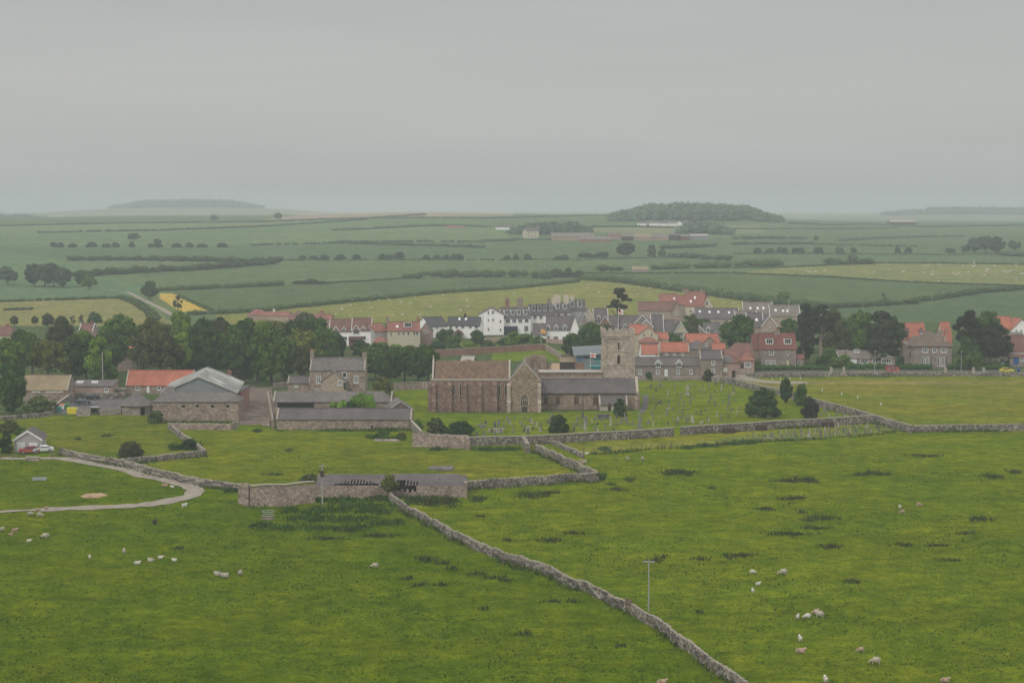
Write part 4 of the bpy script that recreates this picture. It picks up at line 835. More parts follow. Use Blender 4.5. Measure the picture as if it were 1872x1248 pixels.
# ---------------------------------------------------------------- walls and fences
def dry_wall(pix, h, th, label, mat='dry', top=True, group='dry stone field walls', name='stone_wall', stones=True, seed=1, rag=.09, butt=(), world=False):
    r = random.Random(seed); pts = [np.array(p) if world else np.array(P(p[0], p[1], h)[:2]) for p in pix]
    S = []
    for a, b in zip(pts[:-1], pts[1:]):
        n = max(1, int(np.linalg.norm(b - a) / .8)); S += [a + (b - a) * k / n for k in range(n)]
    S.append(pts[-1]); mb = MB(); org = (float(pts[0][0]), float(pts[0][1]), g(*pts[0])); V = []
    for i, p in enumerate(S):
        d = S[min(i + 1, len(S) - 1)] - S[max(i - 1, 0)]; d = d / (np.linalg.norm(d) + 1e-9); nn = np.array([-d[1], d[0]]); z = g(p[0], p[1])
        t = th / 2; hh = h + r.uniform(-rag, rag) + rag * .8 * sin(i * .35 + seed); j = lambda: r.uniform(-.05, .05)
        V += [(*(p + nn * (t * 1.15 + j())), z - .4), (*(p + nn * (t + j())), z + hh * .55), (*(p + nn * (t * .8 + j())), z + hh), (*(p - nn * (t * .8 + j())), z + hh), (*(p - nn * (t + j())), z + hh * .55), (*(p - nn * (t * 1.15 + j())), z - .4)]
    fs = [(6 * i + k, 6 * i + k + 1, 6 * i + 7 + k, 6 * i + 6 + k) for i in range(len(S) - 1) for k in range(5)] + [tuple(range(5, -1, -1)), tuple(6 * (len(S) - 1) + k for k in range(6))]
    mb.add(V, fs, 0)
    if stones:
        for i in range(len(S) - 1):
            for k in range(2):
                p = S[i] + (S[i + 1] - S[i]) * (k + r.uniform(.1, .8)) / 2; z = g(p[0], p[1]) + h - .05; d = S[i + 1] - S[i]; d = d / (np.linalg.norm(d) + 1e-9); nn = np.array([-d[1], d[0]])
                a, b, c = r.uniform(.15, .26), th * r.uniform(.34, .48), r.uniform(.08, .24)
                q = [p + d * a * sx * r.uniform(.7, 1) + nn * b * sy * r.uniform(.7, 1.1) for sx, sy in ((-1, -1), (1, -1), (1, 1), (-1, 1))]
                mb.add([(*w, z - .1) for w in q] + [(*(p + (w - p) * .75), z + c) for w in q], [(4, 5, 6, 7), (0, 1, 5, 4), (1, 2, 6, 5), (2, 3, 7, 6), (3, 0, 4, 7)], 1)
    elif top:
        for a, b in zip(S[:-1], S[1:]):
            d = (b - a); L = np.linalg.norm(d); d = d / (L + 1e-9); nn = np.array([-d[1], d[0]]) * (th * .55); za, zb = g(*a) + h + rag, g(*b) + h + rag
            q = [(*(a - nn), za), (*(b - nn), zb), (*(b + nn), zb), (*(a + nn), za)]
            mb.add([(x, y, z) for x, y, z in q] + [(x, y, z + .12) for x, y, z in q], [(4, 5, 6, 7), (0, 1, 5, 4), (1, 2, 6, 5), (2, 3, 7, 6), (3, 0, 4, 7)], 1)
    o = mb.build(name, [M[mat], M['coping']], None, org); o.location = org
    for f in butt:
        x, y, z = P(f[0], f[1], h)
    return tag(o, label, 'wall', group)
dry_wall([(712, 899), (728, 912), (783, 945), (844, 976), (919, 1009), (960, 1019), (1033, 1051), (1087, 1072), (1148, 1100)], 1.3, .42, 'long rough field wall running from the ruined barn to the gateposts', seed=2, rag=.07)
dry_wall([(1151, 1101), (1194, 1125), (1274, 1182), (1320, 1215), (1367, 1248), (1420, 1290), (1500, 1360)], 1.3, .42, 'foreground field wall running from the gateposts out of the picture', seed=3, rag=.07)
dry_wall([(979, 812), (1020, 829), (1060, 847), (1092, 863)], 1.6, .6, 'sloping field wall down to the sharp paddock corner', seed=4)
dry_wall([(1092.5, 863.5), (1000, 870), (940, 873), (856, 880)], 1.6, .6, 'field wall from the paddock corner to the ruined barn', seed=5)
dry_wall([(1012, 805), (1040, 817), (1066, 829)], .9, .5, 'short low wall between paddock and burial ground', seed=6)
dry_wall([(856, 799.5), (955, 797.5), (1013, 795), (1100, 790), (1231, 782)], 1.75, .6, 'churchyard wall left of the opening', stones=False, seed=7, rag=.04, group='churchyard walls')
dry_wall([(1245, 781), (1300, 777), (1400, 771), (1500, 765.5), (1602, 759.5)], 1.75, .6, 'churchyard wall right of the opening', stones=False, seed=8, rag=.04, group='churchyard walls')
dry_wall([(1603, 759.5), (1635, 769), (1667, 777.5)], 1.75, .6, 'wall sloping down from the churchyard corner', seed=9, rag=.06, group='churchyard walls')
dry_wall([(1668, 778), (1700, 777), (1780, 776), (1872, 774.5), (2000, 773)], 1.5, .6, 'wall along the foot of the playing field', seed=10, group='churchyard walls')
dry_wall([(1601, 758.5), (1550, 744), (1497, 731), (1460, 721), (1433, 713.5)], 1.7, .6, 'churchyard wall climbing behind the dark shrubs', seed=11, rag=.06, group='churchyard walls')
dry_wall([(1432, 713), (1380, 702), (1340, 692), (1322, 688)], 1.7, .6, 'upper churchyard wall beside the entrance track', seed=12, rag=.06, group='churchyard walls')
dry_wall([(754, 793), (800, 794), (852, 796)], 2.7, .8, 'tall broken wall in the left churchyard corner', seed=13, rag=.28, group='ruined walls', mat='stone')
dry_wall([(852.5, 796), (856, 801)], 2.4, .8, 'stub of tall wall turning towards the paddock', seed=14, rag=.15, group='ruined walls', mat='stone')
dry_wall([(956, 798), (962, 805), (966, 812)], 1.8, .9, 'short buttress wall jutting from the churchyard wall', seed=15, group='ruined walls')
dry_wall([(750, 768), (760, 778), (770, 789)], 1.9, .5, 'sloping coped wall at the end of the long range', stones=False, seed=16, group='churchyard walls')
dry_wall([(439, 885), (400, 880), (369, 875.5), (330, 868), (294, 860), (236, 843.5), (214, 839.5)], 1.3, .6, 'rough wall following the farm track', seed=17)
dry_wall([(213, 839), (180, 834), (156, 829.5), (130, 824), (111, 820)], 1.2, .6, 'rough wall between the track and the garage field', seed=18)
dry_wall([(214.5, 840.5), (280, 833), (330, 827), (375, 823.5)], 1.15, .6, 'lower arm of the zigzag wall', seed=19)
dry_wall([(375.5, 823), (355, 806), (330, 790), (308, 773)], 1.15, .6, 'upper arm of the zigzag wall', seed=20)
dry_wall([(312, 773.5), (380, 774), (420, 775), (434, 771)], 1.4, .6, 'low retaining wall in front of the four-holed barn', seed=21, mat='stone')
dry_wall([(-20, 762), (0, 761), (50, 757), (95, 753)], 1.0, .5, 'low mossy wall below the flowering bush', seed=22)
dry_wall([(95.5, 745), (115, 730), (134, 717)], 1.6, .5, 'light wall climbing beside the recycling bins', seed=23, stones=False, group='farm yard walls')
dry_wall([(139, 718.5), (180, 718.5), (226, 719)], 1.5, .5, 'rubble wall at the back of the tarmac yard', seed=24, group='farm yard walls')
dry_wall([(139, 750), (164, 750)], 1.4, .3, 'grey concrete wall right of the yellow skip', seed=25, stones=False, mat='stonegrey', group='farm yard walls')
dry_wall([(182, 750), (216, 749)], 1.2, .3, 'grey concrete wall left of the round hut', seed=26, stones=False, mat='stonegrey', group='farm yard walls')
dry_wall([(1369, 682.5), (1400, 682), (1500, 681), (1600, 680), (1700, 680.5), (1872, 681.5), (2100, 682)], 1.1, .5, 'long roadside wall along the top of the playing field', seed=27, group='village walls')
dry_wall([(719, 701), (760, 699), (788, 698.5)], 1.9, .5, 'stone wall behind the church beside the dark trees', seed=28, stones=False, group='village walls', mat='stone')
dry_wall([(1165, 688), (1210, 688), (1214, 688)], 1.1, .4, 'low garden wall left of the cottage door', seed=29, group='village walls', mat='cottage')
dry_wall([(1221, 688), (1260, 687.5), (1288, 688)], 1.1, .4, 'low garden wall right of the cottage door', seed=30, group='village walls', mat='cottage')
dry_wall([(1300, 685), (1321, 686)], 1.5, .4, 'dark garden wall below the right cottage', seed=31, group='village walls', mat='cottage')
dry_wall([(796, 639.5), (850, 637), (920, 633), (995, 629)], 2.1, .4, 'long red brick garden wall with buttresses behind the church', mat='brick', stones=False, seed=32, rag=.02, group='village walls', name='brick_wall')
for k, (u, v) in enumerate([(820, 648), (852, 646.5), (882, 645), (912, 643.5), (940, 642)]):
    x, y, z = P(u, v); mb = MB(); mb.prism_x([(-.9, 0), (0, 0), (0, 1.7), (-.25, 1.5)], -.35, .35); o = mb.build('brick_buttress', [M['brick']]); o.location = (x, y - .15, z); tag(o, ['leftmost', 'second', 'middle', 'fourth', 'rightmost'][k] + ' sloping buttress of the red garden wall', 'buttress', 'buttresses of the red garden wall')
dry_wall([(997, 630), (1012, 638), (1027, 647)], 1.8, .5, 'stone wall running down from the end of the brick wall', seed=33, group='village walls', mat='stone')
dry_wall([(1028, 647.5), (1052, 646)], 1.6, .5, 'stone wall left of the modern building', seed=34, group='village walls', mat='stone')
dry_wall([(985, 618), (1040, 622), (1062, 622)], 1.5, .5, 'garden wall below the white house with three gablets', seed=35, group='village walls', mat='pinkwall')
dry_wall([(870, 618), (925, 616)], 1.6, .4, 'pinkish garden wall below the hotel', seed=36, group='village walls', mat='pinkwall')
dry_wall([(1336, 677), (1362, 676)], 1.4, .4, 'pinkish forecourt wall by the entrance track', seed=37, group='village walls', mat='pinkwall')
dry_wall([(499, 766), (495, 745), (489, 716)], 2.2, .5, 'stone wall along the right side of the farm lane', seed=39, group='farm yard walls', mat='stone')
dry_wall([(479, 765), (494, 766)], 1.6, .5, 'short wall stub at the mouth of the farm lane', seed=40, group='farm yard walls', mat='stone')
dry_wall([(500, 700), (515, 699), (560, 696)], 1.3, .4, 'stone wall beside the small farmhouse wing', seed=38, group='farm yard walls', mat='stone')
def post_fence(pix, step, h, label, wires=3, mat='wood', rails=False, group=None, w=.06):
    pts = [np.array(P(*p)[:2]) for p in pix]; x0, y0 = pts[0]; root = empty('wire_fence' if not rails else 'wooden_fence', (x0, y0, g(x0, y0)), 0, label, 'fence', group); off = tuple(root.location); prev = None; wr = MB(); k = 0
    for a, b in zip(pts[:-1], pts[1:]):
        L = np.linalg.norm(b - a); n = max(1, round(L / step))
        for i in range(n + (1 if b is pts[-1] else 0)):
            p = a + (b - a) * i / n; z = g(*p); mb = MB(); hh = h * (1 + .08 * sin(k * 2.7)); r = w * (2.0 if k % 9 == 0 else 1)
            mb.box(-r, r, -r, r, -.2, hh); o = mb.build('post', [M[mat]], root); o.location = (p[0] - off[0], p[1] - off[1], z - off[2])
            if prev is not None:
                for q in range(wires):
                    s = (q + 1) / wires * .9
                    wr.tube((*prev[0], prev[1] + prev[2] * s), (*p, z + hh * s), .05 if rails else .012, n=4)
            prev = (tuple(p), z, hh); k += 1
    wr.build('rail' if rails else 'wire', [M[mat if rails else 'metal']], root, off)
post_fence([(1067, 829.5), (1136, 825), (1227, 819), (1290, 815), (1393, 807), (1552, 798), (1635, 789.6)], 2.4, 1.25, 'wire fence with thin posts along the new burial ground', group='wire fences')
post_fence([(94, 836), (108, 834), (111, 826)], 1.4, 1.2, 'short wooden fence and gate by the garage drive', 3, rails=True)
post_fence([(0, 838), (48, 837)], 3, .8, 'low wooden fence below the garage', 2, rails=True)
post_fence([(634, 650), (645, 646), (660, 652)], 1.2, 1.6, 'reddish garden fence above the farmhouse roof', 3, rails=True)

# ---------------------------------------------------------------- house builder
def window_mesh(w, h, cols, rows, style='rect', fr=.12, depth=.07):
    mb = MB()
    mb.box(-w / 2, w / 2, -depth, .02, 0, fr); mb.box(-w / 2, w / 2, -depth, .02, h - fr, h); mb.box(-w / 2, -w / 2 + fr, -depth, .02, fr, h - fr); mb.box(w / 2 - fr, w / 2, -depth, .02, fr, h - fr)
    for i in range(1, cols): x = -w / 2 + w * i / cols; mb.box(x - fr * .35, x + fr * .35, -depth * .8, .01, fr, h - fr)
    for i in range(1, rows): z = h * i / rows; mb.box(-w / 2 + fr, w / 2 - fr, -depth * .6, .01, z - fr * .3, z + fr * .3)
    mb.box(-w / 2 - .06, w / 2 + .06, -depth - .08, .02, -.10, 0)
    return mb
def add_window(parent, pos, rz, w, h, cols=2, rows=2, frame='paint', name='window', pane='glass', fr=.12):
    fo = window_mesh(w, h, cols, rows, fr=fr).build(name, [M[frame]], parent); fo.location = pos; fo.rotation_euler = (0, 0, rz)
    pm = MB(); pm.box(-w / 2 + .03, w / 2 - .03, -.025, .03, .03, h - .03); pm.build('pane', [M[pane]], fo); return fo
def arch_pts(w, h, n=6):
    s = h - w * .95; out = [(-w / 2, 0), (w / 2, 0), (w / 2, s)]
    for i in range(1, n + 1): a = i / n * (pi / 2) * .92; out.append((w / 2 - (w / 2) * (1 - cos(a)) / (1 - cos(pi / 2 * .92)), s + (h - s) * sin(a) / sin(pi / 2 * .92)))
    for i in range(n - 1, 0, -1): a = i / n * (pi / 2) * .92; out.append((-w / 2 + (w / 2) * (1 - cos(a)) / (1 - cos(pi / 2 * .92)), s + (h - s) * sin(a) / sin(pi / 2 * .92)))
    out.append((-w / 2, s)); return out
def arch_window(parent, pos, w, h, lights=2, frame='surround', pane='louvre', rz=0, fr=.16, name='arched_window'):
    a, b = arch_pts(w + 2 * fr, h + fr * 1.5), arch_pts(w, h); mb = MB(); a = [(x, z - fr * .5) for x, z in a]; n = len(a)
    vs = [(x, -.12, z) for x, z in a] + [(x, -.12, z) for x, z in b] + [(x, .03, z) for x, z in a] + [(x, .03, z) for x, z in b]
    fs = []
    for i in range(n):
        j = (i + 1) % n; fs += [(i, j, n + j, n + i), (2 * n + j, 2 * n + i, 3 * n + i, 3 * n + j), (i, 2 * n + i, 2 * n + j, j), (n + i, n + j, 3 * n + j, 3 * n + i)]
    mb.add(vs, fs)
    s = h - w * .95
    for i in range(1, lights):
        x = -w / 2 + w * i / lights; mb.box(x - .055, x + .055, -.10, 0, .01, s + (h - s) * .55)
    if lights > 1:
        lw = w / lights
        for i in range(lights):
            c = -w / 2 + lw * (i + .5)
            for sg in (-1, 1): mb.tube((c + sg * lw / 2, -.05, s - .1), (c, -.05, s + lw * .75), .05, n=4)
        mb.tube((-w * .25, -.05, s + lw * .8), (0, -.05, h * .97), .05, n=4); mb.tube((w * .25, -.05, s + lw * .8), (0, -.05, h * .97), .05, n=4)
    o = mb.build(name, [M[frame]], parent); o.location = pos; o.rotation_euler = (0, 0, rz)
    pm = MB(); pm.prism([(x * .99, z) for x, z in b], -.03, .025); pm.build('pane', [M[pane]], o); return o
def chimney(parent, x, y, z0, z1, w=.9, d=.6, mat='chimstone', pots=2, potmat='pot'):
    mb = MB(); mb.box(x - w / 2, x + w / 2, y - d / 2, y + d / 2, z0, z1 - .2, 0); mb.box(x - w / 2 - .08, x + w / 2 + .08, y - d / 2 - .08, y + d / 2 + .08, z1 - .2, z1, 0)
    for i in range(pots): px = x + w * ((i + .5) / pots - .5) * .9; mb.tube((px, y, z1), (px, y, z1 + .5), .14, .11, 7, 1)
    return mb.build('chimney', [M[mat], M[potmat]], parent)
def house(name, label, u0, u1, D, ve, vr, depth, wall, roof, form='x', th=0, cat='house', group=None, wins=(), lwins=(), rwins=(), chims=(), verge=None, over=.25, doors=(), dormers=(), lights=(), L=None, h=None, hr=None, hipl=.0, hipr=.0, base=.6, wframe='paint', skew=.5, smat=None, plinth=None, ridgecap=None):
    """u0..u1, D: left and right pixel and distance of the front wall; ve, vr: pixel rows of eaves and ridge"""
    th = radians(th); x0 = WX(u0, D, ve + 20); k = WX(u1, 1.0, ve + 20)
    if L is None: L = (k * D - x0) / (cos(th) - k * sin(th))
    z0 = g(x0, D)
    he = h if h else WZ(ve, D) - z0
    dm = D + (depth * skew) * cos(th)
    if form == 'y': dm = D
    hp = hr if hr else WZ(vr, dm) - z0
    hp = max(hp, he + .4)
    root = empty(name, (x0, D, z0), th, label, cat, group); S = lambda u: (u - u0) / (u1 - u0) * L
    ym = depth * skew; mb = MB()
    if form == 'x':
        if hipl or hipr: mb.box(0, L, 0, depth, -base, he)
        else: mb.prism_x([(0, -base), (depth, -base), (depth, he), (ym, hp), (0, he)], 0, L)
    elif form == 'y': mb.prism([(0, -base), (L, -base), (L, he), (L / 2, hp), (0, he)], 0, depth)
    elif form == 'mono': mb.prism_x([(0, -base), (depth, -base), (depth, hp), (0, he)], 0, L)
    elif form in ('hip', 'flat'): mb.box(0, L, 0, depth, -base, he)
    mb.build('wall', [M[wall]], root)
    rb = MB(); o_, t = over, .16; sl = (hp - he) / max(ym, .1)
    if form == 'x':
        rl, rr = L * hipl, L - L * hipr; e = .06
        if hipl or hipr:
            el, er = (-o_ if hipl else -o_ * .3), (L + o_ if hipr else L + o_ * .3)
            A, B, C_, D_ = (el, -o_, he - o_ * sl * .6 + e), (er, -o_, he - o_ * sl * .6 + e), (er, depth + o_, he - o_ * sl * .6 + e), (el, depth + o_, he - o_ * sl * .6 + e); R1, R2 = (rl if hipl else el, ym, hp + e), (rr if hipr else er, ym, hp + e)
            rb.add([A, B, C_, D_, R1, R2] + [(x, y, z - t) for x, y, z in (A, B, C_, D_)], [(0, 1, 5, 4), (2, 3, 4, 5), (1, 2, 5), (3, 0, 4), (0, 6, 7, 1), (1, 7, 8, 2), (2, 8, 9, 3), (3, 9, 6, 0), (9, 8, 7, 6)])
        else:
            xo = o_ * .8 if verge != 'coping' else -.12
            rb.slab((-xo, -o_, he - o_ * sl + e), (L + xo, -o_, he - o_ * sl + e), (L + xo, ym, hp + e), (-xo, ym, hp + e), t)
            sb = (hp - he) / (depth - ym); rb.slab((-xo, ym + .003, hp + e), (L + xo, ym + .003, hp + e), (L + xo, depth + o_, he - o_ * sb + e), (-xo, depth + o_, he - o_ * sb + e), t)
            rb.box(-xo, L + xo, ym - .14, ym + .14, hp + e - .04, hp + e + .12)
    elif form == 'y':
        sl = (hp - he) / (L / 2); e = .06
        rb.slab((L / 2, -o_, hp + e), (L / 2, depth + o_, hp + e), (-o_, depth + o_, he - o_ * sl + e), (-o_, -o_, he - o_ * sl + e), t)
        rb.slab((L / 2 + .003, depth + o_, hp + e), (L / 2 + .003, -o_, hp + e), (L + o_, -o_, he - o_ * sl + e), (L + o_, depth + o_, he - o_ * sl + e), t)
    elif form == 'mono':
        sl = (hp - he) / depth; rb.slab((-o_, -o_, he - o_ * sl + .06), (L + o_, -o_, he - o_ * sl + .06), (L + o_, depth + .1, hp + .1), (-o_, depth + .1, hp + .1), t)
    elif form == 'hip':
        f = min(.48, depth / 2 / L) if L > depth else .35; A = [(-o_, -o_), (L + o_, -o_), (L + o_, depth + o_), (-o_, depth + o_)]; R1, R2 = (L * f, depth / 2, hp), (L * (1 - f), depth / 2, hp)
        rb.add([(x, y, he + .05) for x, y in A] + [R1, R2] + [(x, y, he - .1) for x, y in A], [(0, 1, 5, 4), (2, 3, 4, 5), (1, 2, 5), (3, 0, 4), (0, 6, 7, 1), (1, 7, 8, 2), (2, 8, 9, 3), (3, 9, 6, 0), (9, 8, 7, 6)])
    elif form == 'flat':
        rb.box(-o_, L + o_, -o_, depth + o_, he, he + .22)
    ro = rb.build('roof', [M[roof]], root)
    if verge:
        vb = MB(); w = .16 if verge == 'paint' else .32; hgt = .24 if verge == 'paint' else .22; e = .02 if verge == 'paint' else .10
        if form == 'x':
            for xx in ((-o_ * .8 - .05, L + o_ * .8 - w + .05) if verge == 'paint' else (-.06, L + .06 - w)):
                for ya, za, yb, zb in ((-o_, he - o_ * sl, ym, hp), (ym, hp, depth + o_, he - o_ * sl)):
                    vb = vb if (ya == -o_) == False else MB(); vb.add([(xx, ya, za - .12), (xx + w, ya, za - .12), (xx + w, yb, zb - .12), (xx, yb, zb - .12), (xx, ya, za + hgt - e * .2), (xx + w, ya, za + hgt - e * .2), (xx + w, yb, zb + hgt - e * .2), (xx, yb, zb + hgt - e * .2)], [(0, 3, 2, 1), (4, 5, 6, 7), (0, 1, 5, 4), (1, 2, 6, 5), (2, 3, 7, 6), (3, 0, 4, 7)])
                    if ya != -o_: vb.build('bargeboard' if verge == 'paint' else 'coping', [M[verge]], root)
            vb = None
        else:
            yy = -o_ - .05 if verge == 'paint' else -.06
            for xa, za, xb, zb in ((-o_, he - o_ * sl, L / 2, hp), (L / 2, hp, L + o_, he - o_ * sl)):
                vb.add([(xa, yy, za - .18), (xb, yy, zb - .18), (xb, yy + w, zb - .18), (xa, yy + w, za - .18), (xa, yy, za + hgt), (xb, yy, zb + hgt), (xb, yy + w, zb + hgt), (xa, yy + w, za + hgt)], [(0, 3, 2, 1), (4, 5, 6, 7), (0, 1, 5, 4), (1, 2, 6, 5), (2, 3, 7, 6), (3, 0, 4, 7)])
        if vb: vb.build('bargeboard' if verge == 'paint' else 'coping', [M[verge]], root)
    for wd in wins:                                      # (u, vtop, vbot, wpx[, cols, rows, frame, pane])
        u, vt, vb_, wp = wd[:4]; cols, rows = (wd[4], wd[5]) if len(wd) > 5 else (2, 2)
        zz = WZ(vb_, D) - z0; hh = (vb_ - vt) / F * D; ww = wp / F * D
        add_window(root, (S(u), -.02, zz), 0, ww, hh, cols, rows, wd[6] if len(wd) > 6 else wframe, pane=wd[7] if len(wd) > 7 else 'glass', fr=(min(.09, ww * .09) if wall in ('white', 'cream', 'greyrender') or len(wd) > 7 else min(.16, ww * .14)))
    for fy, z, w, hh in lwins: add_window(root, (-.02, depth * (1 - fy), z), -pi / 2, w, hh, 2, 2, wframe)
    for fy, z, w, hh in rwins: add_window(root, (L + .02, depth * fy, z), pi / 2, w, hh, 2, 2, wframe)
    for dr in doors:                                     # (u, vtop, vbot, wpx, mat)
        u, vt, vb_, wp, dm_ = dr; ww = wp / F * D; hh = (vb_ - vt) / F * D; zz = max(0, WZ(vb_, D) - z0); db = MB(); db.box(-ww / 2, ww / 2, -.07, .03, 0, hh); d_ = db.build('door', [M[dm_]], root); d_.location = (S(u), -.02, zz)
        hb = MB(); hb.box(ww * .25, ww * .38, -.13, -.07, hh * .45, hh * .5); hb.build('handle', [M['metal']], d_)
    for fx, top, w, d_, mt, pots in chims:               # fx along ridge, top row pixel
        if form == 'y': chimney(ro, L / 2, depth * fx, he, WZ(top, D + depth * fx) - z0, w, d_, mt, pots)
        else: chimney(ro, L * fx, ym, hp - .8, WZ(top, dm) - z0, w, d_, mt, pots)
    for dmr in dormers:                                  # (u, vtop, vbot, wpx, kind, cheek material)
        u, vt, vb_, wp, kd, mt = dmr; ww = wp / F * D; frac = .30; y_ = ym * frac if kd != 'wall' else -.06; D2 = D + y_
        zb, zt = WZ(vb_, D2) - z0, WZ(vt, D2) - z0; x = S(u); db = MB(); back = ym * .98
        if kd == 'flat': db.box(x - ww / 2, x + ww / 2, y_, back, zb, zt, 0); db.box(x - ww / 2 - .1, x + ww / 2 + .1, y_ - .12, back, zt, zt + .12, 1)
        else:
            gh = ww * .62; db.prism([(x - ww / 2 * .8, zb), (x + ww / 2 * .8, zb), (x + ww / 2 * .8, zt - gh), (x, zt - .1), (x - ww / 2 * .8, zt - gh)], y_, back, 0)
            for sg in (-1, 1): db.add([(x + sg * ww * .55, y_ - .2, zt - gh * 1.15), (x, y_ - .2, zt), (x, back, zt), (x + sg * ww * .55, back, zt - gh * 1.15), (x + sg * ww * .55, y_ - .2, zt - gh * 1.15 - .16), (x, y_ - .2, zt - .2), (x, back, zt - .2), (x + sg * ww * .55, back, zt - gh * 1.15 - .16)], [(0, 1, 2, 3), (7, 6, 5, 4), (0, 4, 5, 1), (1, 5, 6, 2), (2, 6, 7, 3), (3, 7, 4, 0)], 1)
            if kd in ('white', 'wall'):
                for sg in (-1, 1): db.tube((x + sg * ww * .56, y_ - .26, zt - gh * 1.2), (x, y_ - .26, zt - .02), .13, n=4, m=2)
        d_ = db.build('dormer', [M[mt], M[roof], M['paint']], root)
        gh = ww * .5 if kd != 'flat' else .1; wh = max(.5, (zt - zb) - gh - .15); w2 = ww * (.62 if kd != 'flat' else .86); wm = window_mesh(w2, wh, 2 if kd != 'flat' else 3, 1, fr=.1); wm.box(-w2 / 2 + .04, w2 / 2 - .04, -.02, .02, .04, wh - .04, 1); wo = wm.build('window', [M['paint'], M['glass']], d_); wo.location = (x, y_ - .02, zb + .12)
    for fx, fs in lights:                                # rooflights: along, up the slope
        lb = MB(); zc = he + (hp - he) * fs; yc = ym * fs; w = .42; dy, dz = .55, .55 * sl
        lb.slab((L * fx - w, yc - dy, zc - dz + .17), (L * fx + w, yc - dy, zc - dz + .17), (L * fx + w, yc + dy, zc + dz + .17), (L * fx - w, yc + dy, zc + dz + .17), .12); lb.build('rooflight', [M['paint']], root)
    return root, L, he, hp

def attach(o, hs, strip=True):
    """make o (placed in the world) a part of a house"""
    r = hs[0]; a = r.rotation_euler[2]; dx, dy = o.location[0] - r.location[0], o.location[1] - r.location[1]
    o.location = (dx * cos(a) + dy * sin(a), -dx * sin(a) + dy * cos(a), o.location[2] - r.location[2]); o.rotation_euler[2] -= a
    o.parent = r; KIDS.setdefault(r.name, []).append(o)
    for k in ('label', 'category', 'group'):
        if k in o: del o[k]

